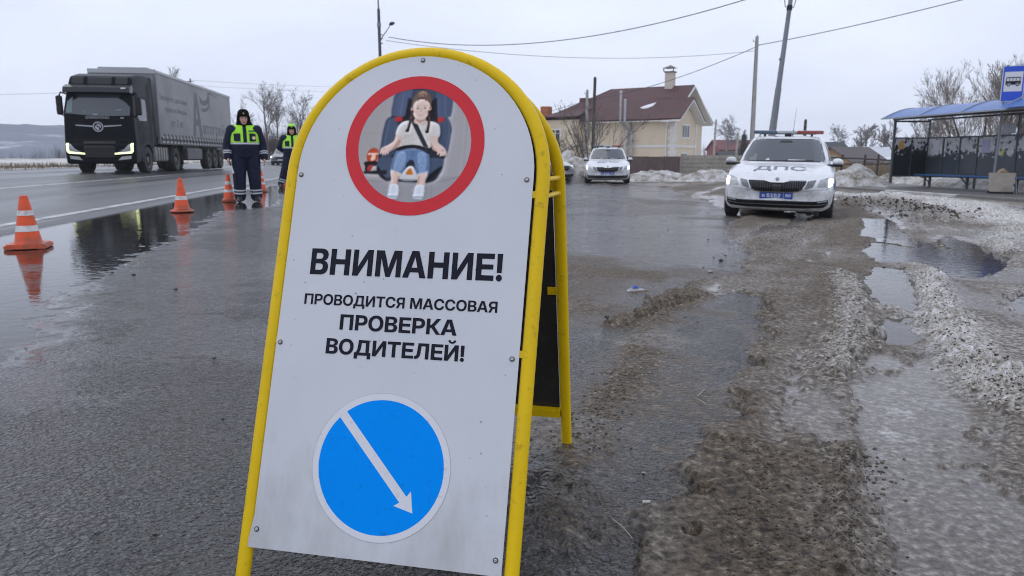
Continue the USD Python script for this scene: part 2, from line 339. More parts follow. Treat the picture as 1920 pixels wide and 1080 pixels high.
    old = sstep(0.36, 0.50, vs + 0.1 * sstep(-17, -24, q)); fieldsnow = np.maximum(old, sstep(-24, -30, q) * sstep(0.25, 0.4, vs))
    ice = np.maximum(ice, verge); snow = np.maximum(snow, verge * fieldsnow); dirt = np.maximum(dirt * 1.0, verge * (1 - fieldsnow))
    z = z + verge * 0.14 * (vs - 0.4)
    # open snow over the land behind the lot
    beh = sstep(31, 36, y) * sstep(-4, -3, q)
    s2 = sstep(0.3, 0.5, vs); ice = np.maximum(ice, beh); snow = np.maximum(snow, beh * s2 * 0.9); dirt = np.maximum(dirt, beh * (1 - s2) * 0.8); wet *= 1 - beh
    return z, np.clip(ice, 0, 1), np.clip(dirt, 0, 1), np.clip(snow, 0, 1), np.clip(wet, 0, 1)
ang = np.radians(np.concatenate([np.linspace(-180, -44, 40)[:-1], np.linspace(-44, 44, 760), np.linspace(44, 180, 40)[1:]]))
rad = np.concatenate([[0.02, 0.3, 0.6, 0.85, 1.0], np.geomspace(1.1, 75, 720), np.geomspace(80, 2600, 36)])
R_, A_ = np.meshgrid(rad, ang, indexing='ij')
gx, gy = (R_ * np.sin(A_)).ravel(), (R_ * np.cos(A_)).ravel()
gz, g_ice, g_dirt, g_snow, g_wet = ground_field(gx, gy)
ground = struct('ground', (np.stack([gx, gy, gz], 1), grid_faces(len(rad), len(ang))[:, ::-1]), None, True)

def ground_material():
    n = {
        'a': ('attribute', {'attribute': 'mask'}), 's': ('separate_color', {'color_type': 'rgb'}), 'w': ('attribute', {'attribute': 'wet'}),
        'g': ('geometry', {}), 'ap': ('mapping', {'scale': (1.0, 1.25, 1.0), 'rotation': (0, 0, 0.3)}), 'n5k': ('math', {'math_type': 'multiply_add', 'value2': 1.5}),
        # asphalt: chippings in a dark binder
        'v': ('voronoi_texture', {'scale': 58.0, 'feature': 'f1', 'randomness': 1.0}),
        'vs': ('voronoi_texture', {'scale': 150.0, 'feature': 'f1'}),
        'va': ('map_range', {'from_min': 0.0, 'from_max': 0.55, 'to_min': 0.35, 'to_max': 0.0, 'clamp': True}),
        'n1': ('noise_texture', {'scale': 1.1, 'detail': 6.0, 'roughness': 0.6}),
        'n2': ('noise_texture', {'scale': 38.0, 'detail': 6.0, 'roughness': 0.68}),
        'n3': ('noise_texture', {'scale': 220.0, 'detail': 3.0}), 'n5': ('noise_texture', {'scale': 50.0, 'detail': 1.6, 'roughness': 0.45, 'distortion': 0.6}),
        'n4': ('noise_texture', {'scale': 9.0, 'detail': 6.0, 'roughness': 0.7}),
        'ac': ('rgb_ramp', {'ramp': [(0.3, (0.030, 0.029, 0.029)), (0.7, (0.060, 0.057, 0.054))]}),
        'sp': ('separate_color', {'color_type': 'rgb'}),
        'chip': ('map_range', {'from_min': 0.72, 'from_max': 1.0, 'to_min': 0.0, 'to_max': 0.55, 'clamp': True}),
        'ac2': ('mix_color', {'b': (0.17, 0.16, 0.15)}),
        'ic': ('rgb_ramp', {'ramp': [(0.36, (0.040, 0.031, 0.024)), (0.45, (0.115, 0.094, 0.074)), (0.53, (0.19, 0.163, 0.133)), (0.64, (0.40, 0.37, 0.325))]}),
        'dc': ('rgb_ramp', {'ramp': [(0.38, (0.026, 0.019, 0.013)), (0.49, (0.105, 0.080, 0.055)), (0.58, (0.165, 0.13, 0.092)), (0.68, (0.33, 0.28, 0.22))]}),
        'nsc': ('mix_float', {'fac': 0.55}), 'sc': ('rgb_ramp', {'ramp': [(0.33, (0.07, 0.052, 0.036)), (0.41, (0.36, 0.325, 0.275)), (0.50, (0.58, 0.56, 0.53)), (0.60, (0.78, 0.775, 0.765))]}),
        'm1': ('mix_color', {}), 'm2': ('mix_color', {}), 'm3': ('mix_color', {}),
        'dfac': ('math', {'math_type': 'multiply_add', 'value2': 1.0}), 'dn': ('map_range', {'from_min': 0.3, 'from_max': 0.7, 'to_min': -0.35, 'to_max': 0.35, 'clamp': True}),
        'dcl': ('clamp', {}), 'sfac': ('math', {'math_type': 'add'}), 'scl': ('clamp', {}), 'dmul': ('math', {'math_type': 'multiply'}), 'smul': ('math', {'math_type': 'multiply'}),
        'dg': ('map_range', {'from_min': 0.0, 'from_max': 0.25, 'clamp': True}), 'sg': ('map_range', {'from_min': 0.0, 'from_max': 0.25, 'clamp': True}),
        'wd': ('map_range', {'from_min': 0.0, 'from_max': 1.0, 'to_min': 1.0, 'to_max': 0.62, 'clamp': True}), 'm4': ('vector_math', {'math_type': 'scale'}),
        # roughness
        'r1': ('mix_float', {'a': 0.11, 'b': 0.55}), 'r2': ('mix_float', {'b': 0.75}), 'r3': ('mix_float', {'b': 0.70}), 'r4': ('mix_float', {'b': 0.05}),
        'rn': ('map_range', {'from_min': 0.35, 'from_max': 0.65, 'to_min': -0.06, 'to_max': 0.10, 'clamp': True}), 'r5': ('math', {'math_type': 'add'}), 'r6': ('clamp', {'min': 0.04, 'max': 1.0}),
        # relief
        'h1': ('math', {'math_type': 'multiply_add', 'value2': 0.16}), 'hi': ('math', {'math_type': 'multiply_add', 'value2': 0.5}), 'n2k': ('math', {'math_type': 'multiply', 'value2': 1.0}),
        'hm': ('mix_float', {}), 'wk': ('map_range', {'from_min': 0.0, 'from_max': 1.0, 'to_min': 1.0, 'to_max': 0.07, 'clamp': True}),
        'hh': ('math', {'math_type': 'multiply'}), 'b': ('bump', {'strength': 1.0, 'distance': 0.013}),
        'p': ('principled_bsdf', {'ior': 1.42, 'specular_ior_level': 0.5}),
    }
    l = [('a.color', 's.color'), ('g.position', 'v.vector'), ('g.position', 'vs.vector'), ('g.position', 'n1.vector'), ('g.position', 'n2.vector'), ('g.position', 'n3.vector'), ('ap.vector', 'n5.vector'), ('g.position', 'ap.vector'), ('g.position', 'n4.vector'),
         ('n1.fac', 'ac.fac'), ('vs.color', 'sp.color'), ('sp.r', 'chip.value'), ('chip.result', 'ac2.fac'), ('ac.color', 'ac2.a'),
         ('n2.fac', 'ic.fac'), ('n2.fac', 'dc.fac'), ('nsc.result', 'sc.fac'), ('n4.fac', 'nsc.a'), ('n2.fac', 'nsc.b'),
         ('s.r', 'm1.fac'), ('ac2.result', 'm1.a'), ('ic.color', 'm1.b'),
         ('n2.fac', 'dn.value'), ('s.g', 'dfac.value1'), ('dn.result', 'dfac.value3'), ('s.g', 'dg.value'), ('dfac.value', 'dmul.value1'), ('dg.result', 'dmul.value2'), ('dmul.value', 'dcl.value'), ('dcl.result', 'm2.fac'), ('m1.result', 'm2.a'), ('dc.color', 'm2.b'),
         ('s.b', 'sfac.value1'), ('dn.result', 'sfac.value2'), ('s.b', 'sg.value'), ('sfac.value', 'smul.value1'), ('sg.result', 'smul.value2'), ('smul.value', 'scl.value'), ('scl.result', 'm3.fac'), ('m2.result', 'm3.a'), ('sc.color', 'm3.b'),
         ('w.fac', 'wd.value'), ('m3.result', 'm4.vector1'), ('wd.result', 'm4.scale'), ('m4.vector', 'p.base_color'),
         ('s.r', 'r1.fac'), ('r1.result', 'r2.a'), ('dcl.result', 'r2.fac'), ('r2.result', 'r3.a'), ('scl.result', 'r3.fac'), ('r3.result', 'r4.a'), ('w.fac', 'r4.fac'), ('n4.fac', 'rn.value'), ('r4.result', 'r5.value1'), ('rn.result', 'r5.value2'), ('r5.value', 'r6.value'), ('r6.result', 'p.roughness'),
         ('v.distance', 'va.value'), ('n3.fac', 'h1.value1'), ('va.result', 'n5k.value3'), ('n5.fac', 'n5k.value1'), ('n5k.value', 'h1.value3'), ('n3.fac', 'hi.value1'), ('n2.fac', 'n2k.value1'), ('n2k.value', 'hi.value3'), ('s.r', 'hm.fac'), ('h1.value', 'hm.a'), ('hi.value', 'hm.b'),
         ('w.fac', 'wk.value'), ('hm.result', 'hh.value1'), ('wk.result', 'hh.value2'), ('hh.value', 'b.height'), ('b.normal', 'p.normal')]
    return usdkit.material(stage, '/World/Looks/wet_lot', n, l, surface='p.BSDF')
UsdShade.MaterialBindingAPI.Apply(ground).Bind(ground_material())
primvar(ground, 'mask', np.stack([g_ice, g_dirt, g_snow], 1))
primvar(ground, 'wet', g_wet)

# water standing in the hollows
water_mat = usdkit.material(stage, '/World/Looks/melt_water', {
    'g': ('geometry', {}), 'mp': ('mapping', {'scale': (1, 1, 1)}), 'n': ('noise_texture', {'scale': 11.0, 'detail': 3.0}), 'b': ('bump', {'strength': 1.0, 'distance': 0.0022}),
    'fr': ('fresnel', {'IOR': 1.33}), 't': ('transparent_bsdf', {'color': (0.60, 0.56, 0.50)}), 'gl': ('glossy_bsdf', {'roughness': 0.02, 'color': (0.97, 0.97, 0.97)}), 'm': ('mix_closure', {})},
    [('g.position', 'mp.vector'), ('mp.vector', 'n.vector'), ('n.fac', 'b.height'), ('b.normal', 'gl.normal'), ('b.normal', 'fr.normal'), ('fr.fac', 'm.fac'), ('t.BSDF', 'm.closure1'), ('gl.BSDF', 'm.closure2')], surface='m.closure')
for name, (pl, lv, dep) in PUDDLES.items():
    poly = Polygon(pl).buffer(0.32 if name == 'cones' else 0.14)
    v, f = trimesh.creation.triangulate_polygon(poly, engine='earcut')
    struct('puddle', (np.c_[v, np.full(len(v), lv)], f), water_mat)

# ================================================================ main road, its markings, the pavement with its kerb
def strip(q0, q1, t0, t1, dz, nq=12, nt=80, wob=0.0, seed=0, skirt=False):
    qs = np.linspace(q0, q1, nq); ts = t0 + (t1 - t0) * np.linspace(0, 1, nt) ** 1.8
    Q, TT = np.meshgrid(qs, ts, indexing='ij')
    if wob:
        nn = meshkit.fbm(np.stack([TT * 1.7, Q * 0 + seed, Q * 0], -1), 4, seed); Q = Q + wob * (nn - 0.5) * np.where(Q > (q0 + q1) / 2, 1, -1)
    p = qt(Q, TT)
    p[..., 2] = g_base(p[..., 0], p[..., 1]) + dz
    if skirt: p[-1, :, 2] -= 0.07; p[-2, :, 2] -= 0.004
    return p.reshape(-1, 3), grid_faces(nq, nt)
road_mat = usdkit.material(stage, '/World/Looks/wet_road', {
    'g': ('geometry', {}), 'rot': ('mapping', {'rotation': (0, 0, -math.atan2(-ROAD_D[0], ROAD_D[1])), 'scale': (1, 1, 1)}),
    'st': ('mapping', {'scale': (0.85, 0.02, 1)}), 'n': ('noise_texture', {'scale': 1.0, 'detail': 3.0, 'roughness': 0.5}), 'n2': ('noise_texture', {'scale': 60.0, 'detail': 4.0}), 'n3': ('noise_texture', {'scale': 1.2, 'detail': 5.0}),
    'c': ('rgb_ramp', {'ramp': [(0.36, (0.034, 0.034, 0.036)), (0.50, (0.075, 0.075, 0.077)), (0.66, (0.115, 0.114, 0.115))]}),
    'mr': ('map_range', {'from_min': 0.36, 'from_max': 0.62, 'to_min': 0.22, 'to_max': 0.42, 'clamp': True}),
    'b': ('bump', {'strength': 1.0, 'distance': 0.004}), 'p': ('principled_bsdf', {'ior': 1.42})},
    [('g.position', 'rot.vector'), ('rot.vector', 'st.vector'), ('st.vector', 'n.vector'), ('g.position', 'n2.vector'), ('n.fac', 'c.fac'), ('c.color', 'p.base_color'), ('n.fac', 'mr.value'), ('mr.result', 'p.roughness'), ('n2.fac', 'b.height'), ('b.normal', 'p.normal')], surface='p.BSDF')
struct('road', strip(-14.5, -4.62, -30, 700, 0.0, 60, 160, 0.10, 2, True), road_mat, True)
paint = M('worn_road_paint', (0.55, 0.55, 0.55), 0.4, var=0.15, scale=4, dirt=(0.10, 0.10, 0.10), dscale=3.0, damt=0.7)
struct('road_marking', strip(-5.13, -4.98, -30, 400, 0.004, 3, 260, 0.05, 3), paint)
struct('road_marking', strip(-9.06, -8.91, -30, 400, 0.004, 3, 200, 0.03, 5), paint)
slush_mat = M('slush', (0.50, 0.50, 0.50), 0.45, var=0.25, scale=5, bump=0.02, bscale=30)
# ================================================================ folding A-frame sign
yellow = M('yellow_enamel', (0.74, 0.49, 0.004), 0.38, var=0.08, scale=5, bump=0.0006, bscale=40, spec=0.22, dirt=(0.13, 0.075, 0.02), dscale=34.0, damt=0.12)
SIGN_LEAN, SIGN_ROLL, REAR_LEAN = 0.3248, 0.0163, 0.372
sign = thing('folding_sign', 'white arched sign in yellow tube frame with child seat photo and blue disc', 'road sign', (-0.3199, 1.5148, 0.0), -0.2093)
cr, sr = math.cos(SIGN_ROLL), math.sin(SIGN_ROLL)
def front(p):      # panel coordinates (u right, v up along the panel, w towards the reader)
    p = np.asarray(p, float); u, v, w = p[..., 0], p[..., 1], p[..., 2]
    uu, vv = u * cr + v * sr, -u * sr + v * cr
    return np.stack([uu, vv * math.sin(SIGN_LEAN) - w * math.cos(SIGN_LEAN), vv * math.cos(SIGN_LEAN) + w * math.sin(SIGN_LEAN)], -1)
def rear(p):
    p = np.asarray(p, float); u, v, w = p[..., 0], p[..., 1], p[..., 2]
    uu, vv = u * cr + v * sr + 0.004, -u * sr * 0.4 + v
    return np.stack([uu, 0.905 - vv * math.sin(REAR_LEAN) - w * math.cos(REAR_LEAN), vv * math.cos(REAR_LEAN) - w * math.sin(REAR_LEAN)], -1)
def arch(ul, ur, v0, vc, top, n=40):
    a = np.linspace(np.pi, 0, n); uc, ru = (ul + ur) / 2, (ur - ul) / 2
    return [(ul, v0)] + [(ul, v) for v in np.linspace(v0, vc, 24)[1:-1]] + [(uc + ru * math.cos(x), vc + (top - vc) * math.sin(x)) for x in a] + [(ur, v) for v in np.linspace(vc, v0, 24)[1:-1]] + [(ur, v0)]
fr = np.array([(u, v, -0.007) for u, v in arch(-0.3125, 0.3205, -0.012, 0.945, 1.258)]); fr[0, 1] = -0.036
obj('front_frame', tube(front(fr), 0.0165, 18), yellow, sign, 45)
fr2 = np.array([(u, v, 0.0) for u, v in arch(-0.3165, 0.3165, -0.004, 0.945, 1.256)])
obj('rear_frame', tube(rear(fr2), 0.0165, 18), yellow, sign, 45)
white_sheet = usdkit.material(stage, '/World/Looks/white_film', {
    'tc': ('texture_coordinate', {}), 'n': ('noise_texture', {'scale': 3.0, 'detail': 4.0}), 'r': ('rgb_ramp', {'ramp': [(0.3, (0.56, 0.575, 0.60)), (0.7, (0.61, 0.62, 0.64))]}),
    'v': ('voronoi_texture', {'scale': 30.0, 'randomness': 1.0}), 'n2': ('noise_texture', {'scale': 55.0, 'detail': 3.0}), 'ad': ('math', {'math_type': 'multiply_add', 'value2': 0.16}),
    'k': ('map_range', {'from_min': 0.110, 'from_max': 0.160, 'to_min': 0.75, 'to_max': 0.0, 'clamp': True}), 'n3': ('noise_texture', {'scale': 7.0}), 'k2': ('map_range', {'from_min': 0.42, 'from_max': 0.56, 'to_min': 0.0, 'to_max': 1.0, 'clamp': True}), 'kk': ('math', {'math_type': 'multiply'}),
    'm': ('mix_color', {'b': (0.15, 0.14, 0.13)}), 'sx': ('separate_xyz', {}), 'zb': ('map_range', {'from_min': 0.42, 'from_max': 0.04, 'to_min': -0.12, 'to_max': 0.16, 'clamp': True}), 'sm': ('mapping', {'scale': (9.0, 9.0, 2.2)}), 'sn': ('noise_texture', {'scale': 1.0, 'detail': 6.0, 'roughness': 0.65}), 'sa': ('math', {'math_type': 'add'}), 'sk': ('map_range', {'from_min': 0.50, 'from_max': 0.85, 'to_min': 0.0, 'to_max': 0.6, 'clamp': True}), 'm2': ('mix_color', {'b': (0.33, 0.31, 0.285)}), 'nb': ('noise_texture', {'scale': 5.0, 'detail': 2.0}), 'b': ('bump', {'strength': 1.0, 'distance': 0.0035}), 'p': ('principled_bsdf', {'roughness': 0.36, 'specular_ior_level': 0.25})},
    [('tc.object', 'n.vector'), ('tc.object', 'v.vector'), ('tc.object', 'n2.vector'), ('tc.object', 'n3.vector'), ('tc.object', 'nb.vector'), ('n.fac', 'r.fac'), ('n2.fac', 'ad.value1'), ('v.distance', 'ad.value3'), ('ad.value', 'k.value'), ('n3.fac', 'k2.value'), ('k.result', 'kk.value1'), ('k2.result', 'kk.value2'), ('kk.value', 'm.fac'), ('r.color', 'm2.a'), ('tc.object', 'sx.vector'), ('sx.z', 'zb.value'), ('tc.object', 'sm.vector'), ('sm.vector', 'sn.vector'), ('sn.fac', 'sa.value1'), ('zb.result', 'sa.value2'), ('sa.value', 'sk.value'), ('sk.result', 'm2.fac'), ('m2.result', 'm.a'), ('m.result', 'p.base_color'), ('nb.fac', 'b.height'), ('b.normal', 'p.normal')], surface='p.BSDF')
panel_poly = Polygon(arch(-0.2995, 0.297, 0.0, 0.948, 1.2465) + [(0.297, 0.056)][:0])
pts = [(-0.3055, 0.0455)] + [(-0.2955, v) for v in (0.12, 0.5)] + arch(-0.2955, 0.3005, 0.93, 0.948, 1.2465) + [(0.3005, v) for v in (0.5, 0.2)] + [(0.3000, 0.0545)]
panel_poly = Polygon(pts)
def flat(poly, w0, dw): v, f = prism(poly, dw); return front(v + [0, 0, w0]), f
obj('front_panel', flat(panel_poly, 0.004, 0.0022), white_sheet, sign)
black_sheet = M('dark_panel_back', (0.020, 0.018, 0.016), 0.30, var=0.2, scale=4, dirt=(0.06, 0.05, 0.04), dscale=9, damt=0.3)
rp = Polygon([(-0.297, 0.154)] + arch(-0.297, 0.297, 0.3, 0.948, 1.246) + [(0.297, 0.154)])
v, f = prism(rp, 0.002); obj('rear_panel', (rear(v + [0, 0, -0.006]), f), black_sheet, sign)
b = MB(); b.add(rear(MB().span((-0.30, 0.126, -0.012), (0.30, 0.155, 0.014)).get()[0]), MB().span((0, 0, 0), (1, 1, 1)).get()[1])
obj('cross_bar', b, yellow, sign)
for u, v in ((0.292, 0.60), (-0.292, 0.60), (0.292, 0.93)):
    bb = MB().span((u - 0.018, v - 0.012, 0.001), (u + 0.018, v + 0.012, 0.006)).get(); obj('mounting_tab', (rear(bb[0]), bb[1]), yellow, sign)
for u, v in ((0.307, 0.905), (-0.305, 0.53), (0.309, 0.535), (-0.31, 0.935), (0.001, 1.2455)):
    bb = MB().span((u - 0.012, v - 0.008, -0.002), (u + 0.012, v + 0.008, 0.0035)).get(); obj('mounting_tab', (front(bb[0]), bb[1]), yellow, sign)
# the stay that joins the two frames
for s_, u in ((1, 0.318), (-1, -0.314)):
    for v in (0.905, 0.948):
        a_, b_ = front(np.array([u, v, -0.02])), rear(np.array([u, v, -0.012])); obj('hinge_stay', tube([a_, b_], 0.006, 8), yellow, sign)
steel = M('zinc_steel', (0.42, 0.43, 0.44), 0.35, 0.9, var=0.15, scale=30)
rust = M('rusty_washer', (0.11, 0.09, 0.07), 0.5, 0.5, var=0.3, scale=60)
for u, v in ((-0.285, 0.0875), (0.285, 0.0875), (-0.285, 0.5227), (0.285, 0.5227), (-0.285, 0.9388), (0.285, 0.9388), (0.001, 1.236)):
    d = MB().add(lathe([(0, 0), (0.0062, 0), (0.0062, 0.0008), (0.0, 0.0008)], 16)).get(); w_ = obj('washer', (front(d[0] + [u, v, 0.0062]), d[1]), rust, sign)
    d = MB().add(lathe([(0.0042, 0), (0.0042, 0.0008), (0.0036, 0.0022), (0.0022, 0.003), (0.0012, 0.0024), (0, 0.0022)], 12)).get(); obj('screw_head', (front(d[0] + [u, v, 0.007]), d[1]), steel, sign, 40)
# print on the panel
W0 = 0.0064
red_film = M('red_film', (0.60, 0.030, 0.040), 0.4, spec=0.2, var=0.04, scale=3, dirt=(0.2, 0.03, 0.03), dscale=70, damt=0.08)
blue_film = M('blue_film', (0.0015, 0.265, 0.86), 0.5, spec=0.03, var=0.04, scale=3, dirt=(0.01, 0.12, 0.40), dscale=60, damt=0.1)
pale_film = M('pale_film', (0.66, 0.665, 0.69), 0.35, var=0.03, scale=3, dirt=(0.3, 0.3, 0.3), dscale=60, damt=0.05)
line_film = M('grey_edge', (0.30, 0.31, 0.33), 0.4)
ink = M('black_print', (0.012, 0.012, 0.020), 0.45, spec=0.12)
def circ(c, r, n=96): return Polygon([(c[0] + r * math.cos(a), c[1] + r * math.sin(a)) for a in np.linspace(0, 2 * np.pi, n, False)])
RC = (0.0005, 1.0195)
obj('red_ring', flat(circ(RC, 0.1752).difference(circ(RC, 0.1428)), W0, 0.0006), red_film, sign)
BC = (0.0005, 0.2570)
obj('disc_edge', flat(circ(BC, 0.1662).difference(circ(BC, 0.1655)), W0, 0.0003), line_film, sign)
# the arrow: stem from upper left to the head at lower right
st = np.array([-0.103, 0.3678]); tip = np.array([0.0874, 0.1643]); dr_ = (tip - st) / np.linalg.norm(tip - st); nr_ = np.array([-dr_[1], dr_[0]])
hd = tip - dr_ * 0.037
arrow = Polygon([st - dr_ * 0.05 + nr_ * 0.0105, hd + nr_ * 0.0105, hd + nr_ * 0.0262 - dr_ * 0.003, tip, hd - nr_ * 0.0262 - dr_ * 0.003, hd - nr_ * 0.0105, st - dr_ * 0.05 - nr_ * 0.0105])
inner = circ(BC, 0.1505)
obj('blue_disc', flat(inner.difference(arrow), W0, 0.0006), blue_film, sign)
obj('white_arrow', flat(circ(BC, 0.1655).difference(inner).union(arrow.intersection(circ(BC, 0.16))), W0, 0.0005), pale_film, sign)
for txt, ul, vl, ur, h_, wt in (('ВНИМАНИЕ!', -0.2340, 0.6915, 0.2490, 0.0635, 760), ('ПРОВОДИТСЯ МАССОВАЯ', -0.2372, 0.6185, 0.2435, 0.0255, 700), ('ПРОВЕРКА', -0.1400, 0.5625, 0.1510, 0.0365, 740), ('ВОДИТЕЛЕЙ!', -0.1680, 0.5040, 0.1758, 0.0365, 740)):
    s_ = text_shape(txt, ur - ul, h_, wt)
    s_ = affinity.rotate(s_, math.degrees(math.atan2(0.0065, 0.48)), origin=(0, 0)); s_ = affinity.translate(s_, ul, vl)
    obj('lettering', flat(s_, W0, 0.0005), ink, sign)

# the printed photograph inside the ring, drawn here and carried by a fine mesh
def child_seat_picture(n=240):
    from PIL import Image, ImageDraw, ImageFilter
    S = 4; N = n * S; k = N / 784.0                                   # picture units: the ring's inner circle is 784 across
    im = Image.new('RGB', (N, N), (176, 171, 170)); d = ImageDraw.Draw(im)
    def P(pts): return [((x - 198) * k, (y - 146) * k) for x, y in pts]
    def poly(pts, c): d.polygon(P(pts), fill=c)
    def ell(x, y, rx, ry, c): d.ellipse(P([(x - rx, y - ry), (x + rx, y + ry)]), fill=c)
    def line(pts, w, c): d.line(P(pts), fill=c, width=max(1, int(w * k)), joint='curve')
    def blur(r):
        nonlocal im, d
        im = im.filter(ImageFilter.GaussianBlur(r * k)); d = ImageDraw.Draw(im)
    def curve(pts, m=10):
        p = np.array(pts, float); q = []
        for i in range(len(p)):
            a, b, c_, e = p[i - 1], p[i], p[(i + 1) % len(p)], p[(i + 2) % len(p)]
            for t in np.arange(m) / m:
                q.append(0.5 * (2 * b + (c_ - a) * t + (2 * a - 5 * b + 4 * c_ - e) * t * t + (3 * b - a - 3 * c_ + e) * t ** 3))
        return [tuple(x) for x in q]
    # upholstery behind
    poly([(190, 140), (410, 140), (400, 790), (190, 790)], (170, 164, 162)); poly([(830, 140), (990, 140), (990, 740), (800, 760)], (172, 167, 166))
    poly([(190, 790), (990, 740), (990, 950), (190, 950)], (160, 157, 158))
    for x in (850, 868, 886, 905, 940): line([(x, 190), (x + 8, 740)], 5, (150, 146, 147)); line([(x + 6, 190), (x + 14, 740)], 4, (188, 184, 182))
    line([(200, 470), (360, 455)], 4, (156, 150, 150)); line([(230, 790), (740, 800), (960, 740)], 6, (140, 138, 141)); line([(740, 800), (745, 930)], 5, (140, 138, 141))
    line([(270, 560), (262, 790)], 5, (186, 181, 178))
    blur(5)
    # child seat shell
    poly(curve([(380, 380), (360, 540), (350, 640), (352, 720), (410, 780), (560, 790), (730, 790), (790, 730), (806, 640), (830, 520), (838, 420), (800, 350), (700, 300), (480, 310)]), (38, 40, 50))
    poly(curve([(372, 392), (392, 352), (436, 352), (470, 420), (474, 560), (430, 620), (366, 612), (360, 500)]), (74, 86, 110))
    poly(curve([(750, 352), (800, 348), (832, 400), (836, 500), (820, 600), (776, 600), (740, 540), (742, 420)]), (70, 82, 106))
    line(curve([(404, 360), (392, 440), (386, 560), (384, 600), (386, 560), (392, 440)]), 4, (110, 124, 148)); line(curve([(812, 366), (824, 440), (814, 560), (814, 590), (814, 560), (824, 440)]), 4, (104, 118, 142))
    poly(curve([(440, 346), (486, 342), (486, 374), (446, 376)]), (196, 42, 44)); poly(curve([(716, 350), (776, 346), (774, 376), (730, 380)]), (196, 42, 44))
    poly(curve([(420, 190), (470, 150), (560, 150), (552, 200), (520, 330), (430, 340), (408, 320), (412, 240)]), (82, 94, 120))
    poly(curve([(704, 170), (770, 170), (826, 205), (828, 320), (810, 346), (740, 342), (704, 300)]), (76, 88, 114))
    poly([(545, 140), (705, 140), (705, 330), (545, 330)], (66, 72, 92)); line([(548, 140), (540, 300)], 5, (40, 44, 58)); line([(704, 150), (696, 320)], 5, (40, 44, 58))
    line([(482, 162), (474, 330)], 4, (118, 130, 154)); line([(770, 178), (786, 336)], 4, (112, 124, 148))
    poly([(520, 210), (560, 240), (560, 400), (500, 400), (510, 320)], (28, 28, 36)); poly([(676, 240), (716, 210), (740, 400), (690, 400)], (28, 28, 36))
    # seat cushion and front
    poly(curve([(352, 640), (400, 620), (470, 640), (470, 720), (440, 770), (400, 770), (360, 710)]), (70, 82, 104)); poly(curve([(690, 640), (770, 626), (806, 640), (796, 720), (760, 760), (700, 760)]), (68, 80, 102))
    poly(curve([(356, 690), (400, 750), (440, 786), (408, 780), (362, 726)]), (24, 25, 30)); poly(curve([(800, 680), (770, 750), (730, 786), (706, 784), (720, 740)]), (24, 25, 30))
    blur(3)
    # bottle and holder
    poly(curve([(268, 600), (300, 566), (340, 572), (348, 610), (336, 654), (300, 666), (274, 650)]), (206, 78, 46)); poly([(272, 600), (346, 598), (346, 608), (272, 611)], (232, 214, 196))
    poly(curve([(306, 610), (326, 606), (330, 640), (300, 652)]), (228, 190, 164)); poly(curve([(258, 662), (340, 656), (344, 684), (318, 690), (300, 722), (270, 722), (264, 690)]), (34, 28, 32)); poly(curve([(284, 690), (316, 682), (306, 718), (280, 720)]), (176, 44, 44)); poly([(256, 726), (420, 716), (420, 745), (262, 742)], (30, 30, 36))
    # shirt
    poly(curve([(468, 410), (510, 374), (580, 372), (660, 372), (720, 380), (756, 410), (760, 480), (716, 500), (700, 560), (610, 572), (480, 570), (500, 500), (462, 480)]), (206, 199, 190))
    poly(curve([(466, 412), (506, 376), (532, 400), (520, 470), (492, 488), (456, 474)]), (214, 208, 202)); poly(curve([(716, 384), (756, 412), (758, 474), (722, 492), (700, 470), (696, 400)]), (212, 205, 199))
    for i in range(60):
        x, y = 500 + (i * 97) % 200, 400 + (i * 61) % 160; ell(x, y, 6, 4, (196, 189, 180) if i % 2 else (214, 208, 200))
    # arms
    skin, skin2 = (222, 192, 176), (196, 158, 140)
    poly(curve([(462, 470), (500, 486), (490, 540), (440, 580), (400, 600), (366, 598), (364, 564), (410, 540), (446, 512)]), skin); poly(curve([(704, 486), (748, 476), (758, 520), (806, 560), (816, 600), (790, 610), (756, 580), (720, 560), (704, 530)]), skin)
    poly(curve([(486, 500), (490, 540), (440, 580), (400, 600), (440, 566)]), skin2); poly(curve([(706, 520), (730, 556), (768, 590), (720, 566)]), skin2)
    for (x, y, a) in ((366, 604, -6), (380, 612, 0), (394, 612, 4), (408, 604, 8)): line([(x, y - 30), (x + a, y)], 12, skin); line([(x + 7, y - 24), (x + a + 7, y - 4)], 2, skin2)
    for (x, y, a) in ((764, 604, -4), (780, 614, 0), (796, 612, 4), (810, 604, 6)): line([(x, y - 30), (x + a, y)], 12, skin); line([(x + 7, y - 24), (x + a + 7, y - 4)], 2, skin2)
    # jeans
    poly(curve([(474, 580), (540, 562), (600, 566), (680, 572), (706, 620), (712, 720), (700, 760), (632, 740), (606, 660), (580, 640), (558, 660), (526, 740), (450, 722), (452, 650)]), (96, 122, 158))
    poly(curve([(486, 600), (536, 590), (544, 660), (516, 720), (466, 706)]), (138, 160, 190)); poly(curve([(624, 600), (676, 596), (690, 680), (680, 730), (644, 720)]), (134, 156, 188))
    poly([(448, 708), (526, 732), (522, 752), (444, 726)], (168, 184, 204)); poly([(628, 734), (706, 712), (704, 760), (690, 730), (632, 752)], (166, 182, 202)); line([(590, 580), (586, 640)], 4, (70, 92, 126)); line([(470, 590), (452, 700)], 4, (74, 96, 132))
    # front badge of the seat
    poly(curve([(516, 772), (552, 700), (584, 682), (612, 700), (636, 774), (580, 784)]), (204, 202, 202)); poly(curve([(556, 736), (580, 698), (604, 738), (580, 742)]), (222, 120, 30)); line([(516, 776), (636, 778)], 5, (120, 120, 126))
    # legs and shoes
    poly(curve([(450, 716), (522, 742), (504, 790), (498, 830), (448, 830), (456, 780)]), skin); poly(curve([(636, 744), (700, 730), (694, 790), (690, 830), (640, 826), (640, 790)]), skin); line([(508, 752), (500, 810)], 9, skin2); line([(648, 752), (648, 810)], 9, skin2)
